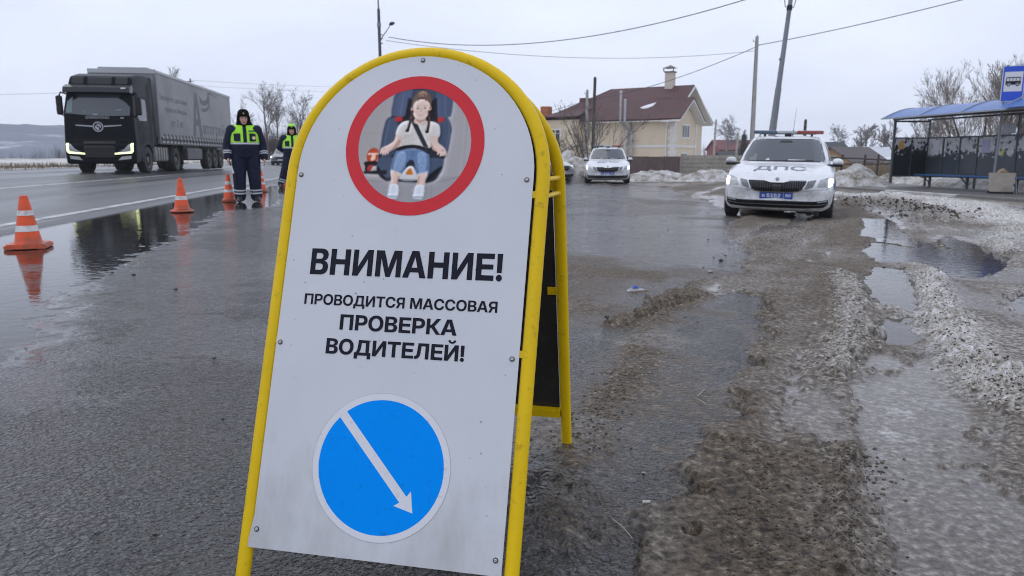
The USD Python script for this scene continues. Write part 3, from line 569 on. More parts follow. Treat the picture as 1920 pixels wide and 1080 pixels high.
    for x0 in (436, 612):
        poly(curve([(x0 + 18, 818), (x0 + 48, 808), (x0 + 76, 820), (x0 + 78, 896), (x0 + 48, 904), (x0 + 8, 898), (x0 + 12, 860)]), (226, 228, 232)); line([(x0 + 4, 894), (x0 + 84, 892)], 9, (160, 166, 178))
        for j in range(4): line([(x0 + 24, 826 + j * 13), (x0 + 62, 822 + j * 13)], 3, (158, 164, 176))
        line([(x0 + 10, 838), (x0 - 2, 850), (x0 + 14, 858)], 4, (206, 208, 214)); line([(x0 + 74, 836), (x0 + 88, 850), (x0 + 70, 858)], 4, (206, 208, 214))
    # belt
    poly([(548, 366), (580, 362), (712, 590), (684, 592), (640, 520)], (44, 46, 54)); poly(curve([(486, 556), (560, 540), (640, 546), (706, 580), (700, 600), (640, 570), (560, 562), (484, 580)]), (34, 35, 42)); line([(556, 372), (690, 586)], 3, (72, 74, 84))
    blur(2)
    # neck, head, hair
    poly(curve([(584, 350), (648, 350), (656, 384), (616, 400), (574, 384)]), skin2)
    ell(615, 246, 68, 88, (96, 72, 62))
    poly(curve([(556, 280), (566, 240), (600, 222), (640, 226), (670, 250), (676, 290), (662, 340), (636, 362), (598, 362), (568, 338)]), (226, 196, 180))
    ell(553, 290, 10, 20, skin2); ell(678, 284, 9, 18, skin2)
    poly(curve([(551, 296), (550, 240), (570, 190), (612, 164), (654, 178), (678, 226), (680, 286), (672, 246), (648, 216), (613, 204), (584, 220), (562, 252)]), (116, 90, 78)); poly(curve([(590, 180), (616, 166), (640, 178), (640, 206), (614, 200), (592, 210)]), (166, 134, 112)); line([(614, 168), (616, 206)], 4, (200, 170, 150))
    for x, a in ((578, 0), (596, 2), (632, -2), (652, 0)): line([(x, 186), (x + (x - 614) * 0.5, 236)], 3, (78, 55, 46))
    # face
    ell(591, 285, 9, 4, (214, 198, 190)); ell(643, 283, 9, 4, (214, 198, 190)); ell(592, 285, 4.5, 4, (66, 50, 46)); ell(642, 283, 4.5, 4, (66, 50, 46))
    line([(579, 270), (602, 267)], 3, (156, 122, 106)); line([(632, 266), (656, 268)], 3, (156, 122, 106)); line([(614, 282), (610, 304), (620, 306)], 3, (190, 150, 134))
    poly(curve([(596, 323), (616, 328), (637, 320), (631, 332), (616, 337), (602, 332)]), (190, 128, 118)); poly(curve([(598, 325), (616, 329), (635, 322), (628, 331), (615, 333), (603, 330)]), (236, 228, 222))
    ell(580, 312, 12, 9, (228, 180, 166)); ell(654, 310, 12, 9, (228, 180, 166))
    # plaits and collar
    for pts in ([(556, 300), (550, 350), (544, 400), (536, 440)], [(672, 300), (676, 350), (678, 400), (674, 445)]): line(pts, 17, (74, 52, 44)); [ell(x, y, 9, 6, (104, 78, 64)) for x, y in pts[1:]]
    ell(534, 440, 12, 10, (52, 40, 38)); ell(672, 446, 12, 10, (52, 40, 38)); line([(584, 376), (616, 396), (652, 374)], 5, (232, 228, 224))
    rr_ = np.random.default_rng(3)
    for _ in range(60):
        x = rr_.uniform(556, 672); t_ = (x - 614) / 60; line([(614 + t_ * 22, 172 + abs(t_) * 14), (x, 206 + abs(t_) * 46)], 1.6, tuple(int(c) for c in np.array((112, 86, 72)) + rr_.integers(-26, 34)))
    for _ in range(240):
        x, y = rr_.uniform(460, 700), rr_.uniform(585, 735)
        if im.getpixel((int((x - 198) * k), int((y - 146) * k)))[2] > 140 and im.getpixel((int((x - 198) * k), int((y - 146) * k)))[0] < 150: line([(x, y), (x + rr_.uniform(-14, 14), y + rr_.uniform(4, 22))], 2, tuple(int(c) for c in np.array((112, 138, 174)) + rr_.integers(-30, 30)))
    for x0, x1, y in ((496, 570, 470), (500, 590, 520), (640, 700, 545), (520, 560, 440)): line([(x0, y), (x1, y + 12)], 3, (184, 176, 168))
    for x, y in ((383, 566), (792, 574)): ell(x, y, 12, 8, (206, 172, 156))
    blur(1.6)
    g_ = np.asarray(im.convert('L').filter(ImageFilter.GaussianBlur(9 * k)), float); o_ = int(7 * k); lit = np.asarray(im, float) + ((g_ - np.roll(g_, (o_, o_), (0, 1))) * 0.55)[..., None]
    lit = lit * (1 + 0.10 * (np.asarray(im.convert('L').filter(ImageFilter.GaussianBlur(3 * k)), float) - np.asarray(im.convert('L').filter(ImageFilter.GaussianBlur(26 * k)), float)) / 60.0)[..., None]
    a = np.asarray(Image.fromarray(np.clip(lit, 0, 255).astype(np.uint8)).resize((n, n), Image.LANCZOS), float) / 255.0
    a = np.clip(a * 0.94 + 0.045, 0, 1)
    return np.where(a <= 0.04045, a / 12.92, ((a + 0.055) / 1.055) ** 2.4)
def picture_mesh():
    n = 240; pic = child_seat_picture(n)
    rr = np.linspace(0, 1, 110); aa = np.linspace(0, 2 * np.pi, 260)
    Rr, Aa = np.meshgrid(rr, aa, indexing='ij'); x, y = (Rr * np.cos(Aa)).ravel(), (Rr * np.sin(Aa)).ravel()
    fx, fy = np.clip((x * 0.5 + 0.5) * (n - 1), 0, n - 1.001), np.clip((0.5 - y * 0.5) * (n - 1), 0, n - 1.001)
    i, j = fy.astype(int), fx.astype(int); ti, tj = (fy - i)[:, None], (fx - j)[:, None]
    col = pic[i, j] * (1 - ti) * (1 - tj) + pic[i + 1, j] * ti * (1 - tj) + pic[i, j + 1] * (1 - ti) * tj + pic[i + 1, j + 1] * ti * tj
    v = front(np.stack([RC[0] + x * 0.1427, RC[1] + y * 0.1427, np.full(len(x), W0 + 0.0003)], 1))
    return v, grid_faces(len(rr), len(aa)), col
pv_, pf_, pc_ = picture_mesh()
print_mat = usdkit.material(stage, '/World/Looks/printed_picture', {'a': ('attribute', {'attribute': 'ink'}), 'hs': ('vector_math', {'math_type': 'scale', 'scale': 0.98}), 'p': ('principled_bsdf', {'roughness': 0.4, 'specular_ior_level': 0.12})}, [('a.color', 'hs.vector1'), ('hs.vector', 'p.base_color')], surface='p.BSDF')
pic = obj('printed_picture', (pv_, pf_), print_mat, sign)
primvar(pic, 'ink', pc_)
# ================================================================ traffic cones
orange = M('cone_orange', (0.78, 0.085, 0.012), 0.42, splash=(0.22, (0.16, 0.075, 0.045), 0.55), var=0.08, scale=8, bump=0.001, bscale=40, dirt=(0.22, 0.07, 0.035), dscale=9, damt=0.5)
cone_white = M('cone_white', (0.66, 0.65, 0.63), 0.4, var=0.1, scale=20, dirt=(0.30, 0.27, 0.25), dscale=14, damt=0.5)
def cone(label, x, y, h, base, bands, square, r0=0.13, r1=0.032, rz=0.0, z=None):
    t = thing('traffic_cone', label, 'traffic cone', (x, y, g_at(x, y) if z is None else z), rz, None)
    def rad(zz): return r0 + (r1 - r0) * ((zz - 0.045) / (h - 0.045)) ** 1.0
    prof = [(rad(0.045) + 0.012, 0.04), (rad(0.06), 0.062)] + [(rad(z_), z_) for z_ in np.linspace(0.09, h - 0.012, 10)] + [(r1 * 0.95, h - 0.003), (r1 * 0.75, h), (r1 * 0.6, h - 0.004), (r1 * 0.55, h - 0.05)]
    obj('body', lathe(prof, 32), orange, t, 40)
    if square:
        pl = sbox(-base / 2, -base / 2, base / 2, base / 2).buffer(-0.04).buffer(0.04)
        b = MB(); b.add(prism(pl, 0.032)); b.add(move(prism(pl.buffer(-0.02), 0.014), (0, 0, 0.031)))
        for sx in (-1, 1):
            for sy in (-1, 1): b.span((sx * base * 0.38 - 0.03, sy * base * 0.38 - 0.03, -0.008), (sx * base * 0.38 + 0.03, sy * base * 0.38 + 0.03, 0.001))
        obj('base', b, orange, t)
    else:
        obj('base', lathe([(0, 0), (base / 2 - 0.01, 0), (base / 2, 0.008), (base / 2, 0.02), (base / 2 - 0.012, 0.03), (base / 2 - 0.05, 0.036), (r0 + 0.03, 0.040), (r0 + 0.01, 0.05), (0, 0.05)], 40), orange, t, 40)
    for z0, z1 in bands:
        obj('reflective_band', lathe([(rad(z0) + 0.0008, z0), (rad(z0) + 0.0025, z0 + 0.001), (rad(z1) + 0.0025, z1 - 0.001), (rad(z1) + 0.0008, z1)], 32), cone_white, t, 40)
    return t
cone('nearest orange cone with square base and two white bands, standing in the puddle', -4.94, 7.54, 0.525, 0.375, [(0.165, 0.225), (0.325, 0.375)], True, 0.125, 0.036, 0.35)
cone('orange cone with one white band between the puddle and the passing truck', -5.55, 12.51, 0.56, 0.38, [(0.20, 0.265)], False, 0.125, 0.028)
cone('orange and white striped cone beside the standing officer with the baton', -5.86, 15.45, 0.56, 0.30, [(0.19, 0.245), (0.345, 0.415)], False, 0.115, 0.03)
cone('orange cone with two white bands just behind the standing officer', -6.68, 19.94, 0.56, 0.32, [(0.19, 0.25), (0.35, 0.41)], False, 0.115, 0.03)
cone('farthest orange cone half hidden by the yellow sign frame', -6.86, 22.53, 0.54, 0.32, [(0.19, 0.25), (0.35, 0.41)], False, 0.115, 0.03)
# ================================================================ kit for vehicles
def to_tm(m):
    v, f = m.get() if isinstance(m, MB) else m
    f = np.asarray(f)
    if f.shape[1] == 4: f = np.vstack([f[:, [0, 1, 2]], f[:, [0, 2, 3]]])
    return trimesh.Trimesh(v, f, process=False)
def cells(poly, s):
    """poly cut into cells of about s, triangulated: 2-D vertices and faces"""
    x0, y0, x1, y1 = poly.bounds; V, Fc, n = [], [], 0
    for x in np.arange(x0, x1, s):
        for y in np.arange(y0, y1, s):
            c = poly.intersection(sbox(x, y, x + s, y + s))
            for g in ([c] if c.geom_type == 'Polygon' else getattr(c, 'geoms', [])):
                if g.geom_type != 'Polygon' or g.area < 1e-8: continue
                v, f = trimesh.creation.triangulate_polygon(g, engine='earcut'); V.append(v); Fc.append(f + n); n += len(v)
    return np.vstack(V), np.vstack(Fc)
def project(poly, target, axis, off=0.004, s=0.04):
    """lays the 2-D shape onto the body: axis 'front' (x,z seen along +y), 'top' (x,y seen along -z), 'side' (y,z seen along -x), 'left' (y,z seen along +x)"""
    v2, f = cells(poly, s)
    if axis == 'front': o = np.c_[v2[:, 0], np.full(len(v2), -5.0), v2[:, 1]]; d = [0, 1.0, 0]
    elif axis == 'top': o = np.c_[v2[:, 0], v2[:, 1], np.full(len(v2), 6.0)]; d = [0, 0, -1.0]
    elif axis == 'side': o = np.c_[np.full(len(v2), 5.0), v2]; d = [-1.0, 0, 0]
    else: o = np.c_[np.full(len(v2), -5.0), v2]; d = [1.0, 0, 0]
    d = np.asarray(d); loc, ri, ti = target.ray.intersects_location(o, np.tile(d, (len(o), 1)), multiple_hits=False)
    out = np.full((len(o), 3), np.nan); nr = target.face_normals[ti]; nr = nr * np.sign(-(nr @ d))[:, None]
    out[ri] = loc - d * off
    ok = ~np.isnan(out[:, 0])
    fk = f[ok[f].all(1)]
    out[~ok] = out[ok][0]
    a = np.cross(out[fk[:, 1]] - out[fk[:, 0]], out[fk[:, 2]] - out[fk[:, 0]]) @ d
    fk[a > 0] = fk[a > 0][:, ::-1]
    return out, fk
def loft(rings):
    n, m = len(rings), len(rings[0]); v = np.vstack(rings)
    i = np.arange(n - 1)[:, None] * m; j = np.arange(m)[None]; j2 = (j + 1) % m
    q = np.stack([i + j, i + j2, i + m + j2, i + m + j], -1).reshape(-1, 4)
    f = np.vstack([q[:, [0, 1, 2]], q[:, [0, 2, 3]]])
    c0, c1 = len(v), len(v) + 1; v = np.vstack([v, rings[0].mean(0), rings[-1].mean(0)]); k = np.arange(m); b = (n - 1) * m
    f = np.vstack([f, np.stack([np.full(m, c0), (k + 1) % m, k], 1), np.stack([np.full(m, c1), b + k, b + (k + 1) % m], 1)])
    t = trimesh.Trimesh(v, f, process=False)
    if t.volume < 0: f = f[:, ::-1]
    return v, f
def to_man(m):
    v, f = m
    f = np.asarray(f)
    if f.shape[1] == 4: f = np.vstack([f[:, [0, 1, 2]], f[:, [0, 2, 3]]])
    t = trimesh.Trimesh(v, f, process=True)
    if t.volume < 0: t.invert()
    return manifold3d.Manifold(manifold3d.Mesh(np.asarray(t.vertices, np.float32), np.asarray(t.faces, np.uint32)))
def man_cyl(axis, c, r, h):
    t = trimesh.creation.cylinder(r, h, sections=40)
    v = np.array(t.vertices)
    if axis == 'x': v = v[:, [2, 0, 1]]
    if axis == 'y': v = v[:, [1, 2, 0]]
    return to_man((v + np.asarray(c), t.faces))
def man_box(lo, hi):
    b = MB().span(lo, hi).get(); return to_man(b)
rubber = M('tyre_rubber', (0.016, 0.016, 0.016), 0.7, var=0.3, scale=12, dirt=(0.07, 0.065, 0.06), dscale=6, damt=0.4)
alloy = M('wheel_alloy', (0.33, 0.34, 0.35), 0.38, 0.8, var=0.15, scale=10, dirt=(0.12, 0.11, 0.10), dscale=6, damt=0.5)
black_plastic = M('black_plastic', (0.010, 0.010, 0.011), 0.5, spec=0.3, var=0.2, scale=10)
gloss_black = M('gloss_black_trim', (0.006, 0.006, 0.007), 0.25, spec=0.3)
glass_dark = usdkit.material(stage, '/World/Looks/vehicle_glass', {'p': ('principled_bsdf', {'base_color': (0.028, 0.034, 0.040), 'roughness': 0.03, 'ior': 1.75, 'specular_ior_level': 0.5})}, [], surface='p.BSDF')
chrome = M('chrome_trim', (0.55, 0.56, 0.58), 0.16, 1.0)
lamp_glass = M('lamp_lens', (0.30, 0.31, 0.32), 0.10, 0.35, var=0.4, scale=14, coat=0.8)
lamp_lit = M('lit_lamp', (0.9, 0.9, 0.85), 0.2, emit=(1.0, 0.98, 0.92), estr=3.2)
underbody = M('underbody', (0.006, 0.006, 0.006), 0.9)
def wheel(parent, x, y, r, w, rim_r, side, spokes=5, lug=False, name='wheel', rim_mat=None, two=False):
    """axle along x; side +1 shows its face to +x"""
    h = w / 2
    t = lathe([(rim_r, -h * 0.9), (r * 0.90, -h), (r * 0.975, -h * 0.86), (r, -h * 0.6), (r, -h * 0.25), (r * 0.985, -h * 0.22), (r * 0.985, h * 0.0), (r, h * 0.05), (r, h * 0.6), (r * 0.975, h * 0.86), (r * 0.90, h), (rim_r, h * 0.9), (rim_r, -h * 0.9)], 36)
    ax = lambda m: xf(m, lambda v: v[:, [2, 0, 1]] * [side, 1, 1] + [x, y, r])
    w_ = obj(name, ax(t), rubber, parent, 40)
    b = MB()
    b.add(lathe([(rim_r, h * 0.92), (rim_r * 0.93, h * 0.86), (rim_r * 0.88, h * 0.35), (rim_r * 0.88, -h * 0.5), (0.001, -h * 0.5)], 32))
    if lug:
        b.add(lathe([(rim_r * 0.92, h * 0.1), (rim_r * 0.72, -h * 0.1), (rim_r * 0.45, h * 0.1), (rim_r * 0.42, h * 0.75), (rim_r * 0.2, h * 0.85), (0.001, h * 0.85)], 28))
        for k in range(10): a = k * math.pi / 5; b.cyl((rim_r * 0.56 * math.cos(a), rim_r * 0.56 * math.sin(a), -h * 0.1), (rim_r * 0.56 * math.cos(a), rim_r * 0.56 * math.sin(a), h * 0.3), rim_r * 0.05, 6)
    else:
        for k in range(spokes):
            for da in (-0.13, 0.13):
                a = k * 2 * math.pi / spokes
                p0 = np.array([rim_r * 0.16 * math.cos(a), rim_r * 0.16 * math.sin(a), h * 0.72]); p1 = np.array([rim_r * 0.93 * math.cos(a + da), rim_r * 0.93 * math.sin(a + da), h * 0.80])
                b.tube([p0, p1], [rim_r * 0.085, rim_r * 0.06], 6)
        b.add(lathe([(rim_r * 0.24, h * 0.6), (rim_r * 0.22, h * 0.82), (0.001, h * 0.86)], 20))
    obj('rim', ax(b), rim_mat or alloy, w_, 40)
    return w_
def plate_mesh(w, h): return prism(sbox(-w / 2, -h / 2, w / 2, h / 2).buffer(-0.012).buffer(0.012), 0.006)
def stand(m, c, rx=0.0):
    """a flat shape in xy stood up to face -y at c"""
    return xf(m, lambda v: np.stack([v[:, 0], -v[:, 2], v[:, 1]], 1) @ rotx(rx).T + np.asarray(c))
# ================================================================ passenger cars
from scipy.interpolate import PchipInterpolator as _P
def car_body(st, ring_x, curve=0.22, arches=(0.92, 3.60), r_arch=0.355, W=0.905, L=4.69):
    """st: rows of y, bottom, shoulder, top at the centre, half width"""
    st = np.asarray(st, float); ys = np.unique(np.concatenate([np.linspace(0, 0.5, 26), np.linspace(0.5, 4.3, 40), np.linspace(4.3, L, 18)]))
    fn = [_P(st[:, 0], st[:, k]) for k in range(1, 5)]
    rings = []
    for y in ys:
        zb, zs, zt, w = (f(y) for f in fn)
        zm = zb + (zs - zb) * 0.55
        half = np.array([(0, zb), (0.55, zb), (0.86, zb), (0.945, zb + 0.10 * (zs - zb)), (0.975, zb + 0.24 * (zs - zb)), (0.985, zb + 0.38 * (zs - zb)), (1.0, zm), (0.995, zb + 0.72 * (zs - zb)), (0.975, zb + 0.88 * (zs - zb)), (0.94, zs), (0.86, zs + 0.40 * (zt - zs)), (0.70, zs + 0.70 * (zt - zs)), (0.4, zs + 0.93 * (zt - zs)), (0, zt)])
        half[:, 0] *= w
        p = np.vstack([half, (half[1:-1] * [-1, 1])[::-1]])
        yy = y + curve * (np.abs(p[:, 0]) / W) ** 2.3 * np.clip(1 - y / 1.3, 0, 1) - 0.14 * (np.abs(p[:, 0]) / W) ** 2.3 * np.clip((y - (L - 1.0)) / 1.0, 0, 1)
        rings.append(np.stack([p[:, 0], yy, p[:, 1]], 1))
    m = to_man(loft(rings))
    for ya in arches: m = m - man_cyl('x', (0, ya, 0.325), r_arch, 3.0)
    core = man_box((-0.60, 0.3, 0.16), (0.60, L - 0.4, 0.55))
    return m + core
def cabin(belt, roof, zb, zr, n=56, steps=14, bulge=0.03):
    """belt and roof: y front, y rear, half width"""
    a = np.arange(n) / n * 2 * np.pi; e = 0.34
    rings = []
    for k, t in enumerate(np.concatenate([np.linspace(0, 0.86, steps), [0.93, 0.975, 1.0]])):
        y0, y1, w = (belt[i] + (roof[i] - belt[i]) * t for i in range(3))
        if t > 0.86: sh = (t - 0.86) / 0.14; y0 += 0.16 * sh ** 2; y1 -= 0.12 * sh ** 2; w -= 0.05 * sh ** 2
        w += bulge * math.sin(math.pi * t)
        z = zb + (zr - zb) * (t if t <= 0.86 else 0.86 + 0.14 * math.sin((t - 0.86) / 0.14 * math.pi / 2))
        cx, sy = np.cos(a), np.sin(a)
        x = w * np.sign(cx) * np.abs(cx) ** e; y = (y0 + y1) / 2 + (y1 - y0) / 2 * np.sign(sy) * np.abs(sy) ** e
        y = y - 0.10 * (1 - (x / w) ** 2) * (sy < 0) * (1 - 0.5 * t) + 0.08 * (1 - (x / w) ** 2) * (sy > 0)
        rings.append(np.stack([x, y, np.full(n, z)], 1))
    top = rings[-1]; c = top.mean(0)
    for s, dz in ((0.85, 0.014), (0.5, 0.030), (0.15, 0.036)): rings.append((top - c) * [s, s, 1] + c + [0, 0, dz])
    return to_man(loft(rings))
SALOON = [(0.00, 0.335, 0.470, 0.560, 0.66), (0.015, 0.27, 0.56, 0.635, 0.74), (0.05, 0.215, 0.615, 0.672, 0.79), (0.10, 0.185, 0.65, 0.700, 0.825), (0.18, 0.175, 0.69, 0.735, 0.85), (0.35, 0.175, 0.745, 0.800, 0.88), (0.7, 0.18, 0.815, 0.890, 0.898), (1.15, 0.18, 0.875, 0.955, 0.905), (1.6, 0.18, 0.90, 0.98, 0.905), (3.4, 0.18, 0.93, 1.0, 0.905), (4.1, 0.18, 0.955, 1.05, 0.895), (4.45, 0.20, 0.955, 1.06, 0.87), (4.60, 0.26, 0.90, 1.0, 0.84), (4.66, 0.32, 0.82, 0.90, 0.80), (4.69, 0.42, 0.66, 0.72, 0.72)]
def make_car(name, label, loc, rz, paint, police=False, plate=None, roll=0.0, group=None, lit=True, grille_style='wide', cat='car'):
    c = thing(name, label, cat, loc, rz, group)
    if roll: UsdGeom.Xformable(c).AddRotateYOp().Set(math.degrees(roll))
    low = car_body(SALOON, None)
    gh = cabin((1.10, 4.30, 0.81), (1.98, 3.62, 0.61), 0.90, 1.425)
    body = low + gh
    mesh = body.to_mesh(); T_ = trimesh.Trimesh(mesh.vert_properties[:, :3], mesh.tri_verts, process=False)
    obj('body', body, paint, c, 32)
    pr = lambda poly, ax='front', off=0.004, s=0.04: project(poly, T_, ax, off, s)
    S = lambda pts: Polygon([(x, z) for x, z in pts])
    mir = lambda pts: Polygon([(-x, z) for x, z in pts])
    # glazing
    ws = S([(-0.695, 0.985), (0.695, 0.985), (0.66, 1.10), (0.575, 1.345), (0.54, 1.368), (-0.54, 1.368), (-0.575, 1.345), (-0.66, 1.10)])
    obj('windscreen_seal', pr(ws.buffer(0.016), off=0.003, s=0.06), gloss_black, c, True)
    obj('windscreen', pr(ws, off=0.008, s=0.06), glass_dark, c, True)
    obj('rear_view_mirror', pr(S([(-0.11, 1.315), (0.12, 1.315), (0.10, 1.352), (-0.09, 1.352)]), off=0.012), black_plastic, c)
    for sd, ax in ((1, 'side'), (-1, 'left')):
        for pts in ([(1.62, 1.0), (2.52, 1.0), (2.52, 1.35), (2.30, 1.36), (2.05, 1.30)], [(2.60, 1.0), (3.52, 1.0), (3.40, 1.30), (3.2, 1.345), (2.60, 1.355)], [(3.60, 1.02), (3.92, 1.03), (3.5, 1.27)]):
            obj('side_window', pr(S(pts), ax, 0.006, 0.08), glass_dark, c, True)
        for y in (2.40, 3.30): obj('door_handle', pr(sbox(y, 0.80, y + 0.2, 0.835), ax, 0.016), paint, c)
        for y in (1.35, 2.56, 3.62): obj('door_seam', pr(sbox(y, 0.30, y + 0.008, 0.94), ax, 0.002, 0.06), gloss_black, c)
    # front end
    if grille_style == 'wide':
        g = [(-0.455, 0.655), (-0.44, 0.670), (-0.20, 0.668), (-0.10, 0.640), (0.10, 0.640), (0.20, 0.668), (0.44, 0.670), (0.455, 0.655), (0.40, 0.545), (0.33, 0.505), (0.20, 0.490), (-0.20, 0.490), (-0.33, 0.505), (-0.40, 0.545)]
    else:
        g = [(-0.50, 0.66), (0.50, 0.66), (0.42, 0.54), (-0.42, 0.54)]
    gp_ = S(g)
    obj('grille_surround', pr(gp_.buffer(0.016).difference(gp_.buffer(0.002)), off=0.026, s=0.03), chrome if police else black_plastic, c)
    gr = obj('grille', pr(gp_, off=0.016, s=0.03), gloss_black, c)
    bars = shapely.union_all([sbox(x - 0.0055, 0.48, x + 0.0055, 0.68) for x in np.linspace(-0.43, 0.43, 25) if abs(x) > 0.075]).intersection(gp_.buffer(-0.008))
    [obj('grille_bar', pr(bb_, off=0.026, s=0.05), M('grille_bar', (0.035, 0.035, 0.038), 0.4), gr) for bb_ in bars.geoms]
    obj('radar_cover', pr(S([(-0.07, 0.495), (0.07, 0.495), (0.072, 0.615), (-0.072, 0.615)]), off=0.028), M('radar_panel', (0.03, 0.03, 0.032), 0.15), gr)
    obj('badge', pr(circ((0, 0.690), 0.036, 24), off=0.010, s=0.02), chrome, c)
    obj('badge_centre', pr(circ((0, 0.690), 0.024, 24), off=0.014, s=0.02), M('badge_grey', (0.16, 0.17, 0.17), 0.3, 0.5), c)
    for sd in (1, -1):
        F_ = lambda pts: Polygon([(sd * x, z) for x, z in pts])
        h = obj('headlight', pr(F_([(0.615, 0.575), (0.655, 0.695), (0.75, 0.725), (0.845, 0.735), (0.862, 0.66), (0.845, 0.590), (0.80, 0.575)]), off=0.006, s=0.03), lamp_glass, c, True)
        if lit: obj('running_light', pr(F_([(0.785, 0.582), (0.785, 0.705), (0.808, 0.722), (0.845, 0.718), (0.857, 0.66), (0.842, 0.60), (0.82, 0.582)]), off=0.012, s=0.03), lamp_lit, h, True)
        obj('inner_headlight', pr(F_([(0.475, 0.668), (0.585, 0.690), (0.600, 0.680), (0.555, 0.575), (0.455, 0.535), (0.44, 0.55)]), off=0.006, s=0.03), M('lamp_inner', (0.13, 0.14, 0.15), 0.12, 0.4, coat=0.6, var=0.4, scale=20), c, True)
        obj('bumper_crease', pr(F_([(0.42, 0.505), (0.80, 0.555), (0.80, 0.549), (0.42, 0.497)]), off=0.003, s=0.05), M('paint_shadow_gap', (0.25, 0.25, 0.26), 0.5), c)  # flat grey strip: shade of the bumper crease put in as colour
    it = S([(-0.80, 0.375), (-0.60, 0.345), (0.60, 0.345), (0.80, 0.375), (0.805, 0.29), (0.74, 0.245), (0.45, 0.225), (-0.45, 0.225), (-0.74, 0.245), (-0.805, 0.29)])
    obj('lower_intake', pr(it, off=0.014, s=0.035), gloss_black, c)
    obj('intake_trim', pr(LineString([(-0.79, 0.305), (-0.6, 0.282), (0.6, 0.282), (0.79, 0.305)]).buffer(0.005), off=0.026, s=0.04), M('trim_grey', (0.16, 0.16, 0.165), 0.35, 0.5), c)
    for sd in (1, -1): obj('fog_lamp', pr(Polygon([(sd * x, z) for x, z in ((0.64, 0.322), (0.785, 0.342), (0.79, 0.366), (0.64, 0.346))]), off=0.024, s=0.03), lamp_glass, c)
    for sd in (1, -1):
        hp = np.array([(0.83, 1.30, 1.045), (0.95, 1.30, 1.055), (1.02, 1.32, 0.995), (1.0, 1.33, 0.915), (0.83, 1.33, 0.915), (0.79, 1.34, 0.97), (0.83, 1.46, 1.04), (0.96, 1.46, 1.04), (1.01, 1.46, 0.93), (0.83, 1.46, 0.92), (0.90, 1.235, 0.97)]) * [sd, 1, 1]
        m_ = hull(hp); mm = trimesh.Trimesh(*m_, process=True); mm = trimesh.remesh.subdivide_loop(mm.vertices, mm.faces, 2) if hasattr(trimesh.remesh, 'subdivide_loop') else (mm.vertices, mm.faces)
        mp = obj('wing_mirror', mm, paint, c, True)
        lo = MB().add(rbox((min(0.74 * sd, 0.985 * sd), 1.27, 0.895), (max(0.74 * sd, 0.985 * sd), 1.42, 0.94), 0.012)); obj('mirror_foot', lo, black_plastic, mp, 40)
    for y in (0.92, 3.60):
        for sd in (1, -1): wheel(c, sd * 0.785, y, 0.325, 0.215, 0.215, sd)
    obj('underside', MB().span((-0.72, 0.55, 0.14), (0.72, 4.3, 0.19)), underbody, c)
    wip = MB().tube([(-0.42, 1.02, 0.975), (0.10, 1.06, 0.99), (0.52, 1.06, 1.0)], 0.008, 6); obj('wiper', wip, black_plastic, c)
    if plate:
        pz = 0.425; py = float(pr(sbox(-0.01, pz - 0.01, 0.01, pz + 0.01))[0][:, 1].min()) - 0.012
        pb = obj('number_plate', stand(plate_mesh(0.52, 0.115), (0, py, pz)), M('plate_blue', (0.018, 0.06, 0.30), 0.35, var=0.05), c)
        s1 = text_shape(plate[0], 0.30, 0.056, 600); s1 = affinity.translate(s1, -0.225, -0.028)
        s2 = text_shape(plate[1], 0.085, 0.046, 600); s2 = affinity.translate(s2, 0.145, -0.020)
        obj('plate_number', stand(prism(s1.union(s2).union(sbox(0.118, -0.048, 0.121, 0.048)), 0.0015), (0, py - 0.0061, pz)), M('plate_white', (0.75, 0.76, 0.78), 0.4), pb)
    else:
        pz = 0.425; py = float(pr(sbox(-0.01, pz - 0.01, 0.01, pz + 0.01))[0][:, 1].min()) - 0.012
        obj('number_plate', stand(plate_mesh(0.52, 0.112), (0, py, pz)), M('plate_plain', (0.62, 0.62, 0.62), 0.4), c)
    if police:
        s = text_shape('ДПС', 0.86, 0.27, 640); s = affinity.translate(s, -0.43, 0.0)
        s = affinity.translate(s, 0, 0.47)
        obj('bonnet_lettering', pr(s, 'top', 0.003, 0.05), M('lettering_grey_blue', (0.15, 0.17, 0.21), 0.4), c)
        rb = obj('roof_bar', MB().add(rbox((-0.50, 2.22, 1.475), (0.50, 2.40, 1.50), 0.012)).span((-0.44, 2.27, 1.42), (-0.40, 2.36, 1.478)).span((0.40, 2.27, 1.42), (0.44, 2.36, 1.478)), M('bar_grey', (0.10, 0.105, 0.11), 0.4), c, 40)
        obj('blue_beacon', rbox((-0.625, 2.20, 1.482), (-0.20, 2.42, 1.545), 0.02), M('beacon_blue', (0.045, 0.075, 0.12), 0.12, coat=0.8), rb, 40)
        obj('clear_beacon', rbox((-0.197, 2.21, 1.484), (0.157, 2.41, 1.540), 0.018), M('beacon_clear', (0.36, 0.38, 0.40), 0.15, coat=0.8), rb, 40)
        obj('red_beacon', rbox((0.16, 2.20, 1.482), (0.625, 2.42, 1.545), 0.02), M('beacon_red', (0.23, 0.035, 0.024), 0.12, coat=0.8), rb, 40)
        obj('loudspeaker', MB().add(rbox((-0.055, 2.18, 1.435), (0.065, 2.30, 1.478), 0.012)), black_plastic, rb)
        an = MB().cyl((0.05, 2.9, 1.44), (0.06, 2.92, 1.58), 0.010, 8).tube([(0.06, 2.92, 1.58), (0.085, 2.97, 2.02)], [0.004, 0.0025], 6); obj('aerial', an, black_plastic, c)
        for sd, ax in ((1, 'side'), (-1, 'left')):
            obj('side_stripe', pr(Polygon([(0.45, 0.52), (1.15, 0.60), (1.15, 0.72), (0.50, 0.62)]), ax, 0.003, 0.06), M('stripe_blue', (0.03, 0.06, 0.22), 0.35), c)
            obj('side_stripe', pr(sbox(1.37, 0.50, 3.2, 0.68), ax, 0.003, 0.08), M('stripe_blue', (0.03, 0.06, 0.22), 0.35), c)
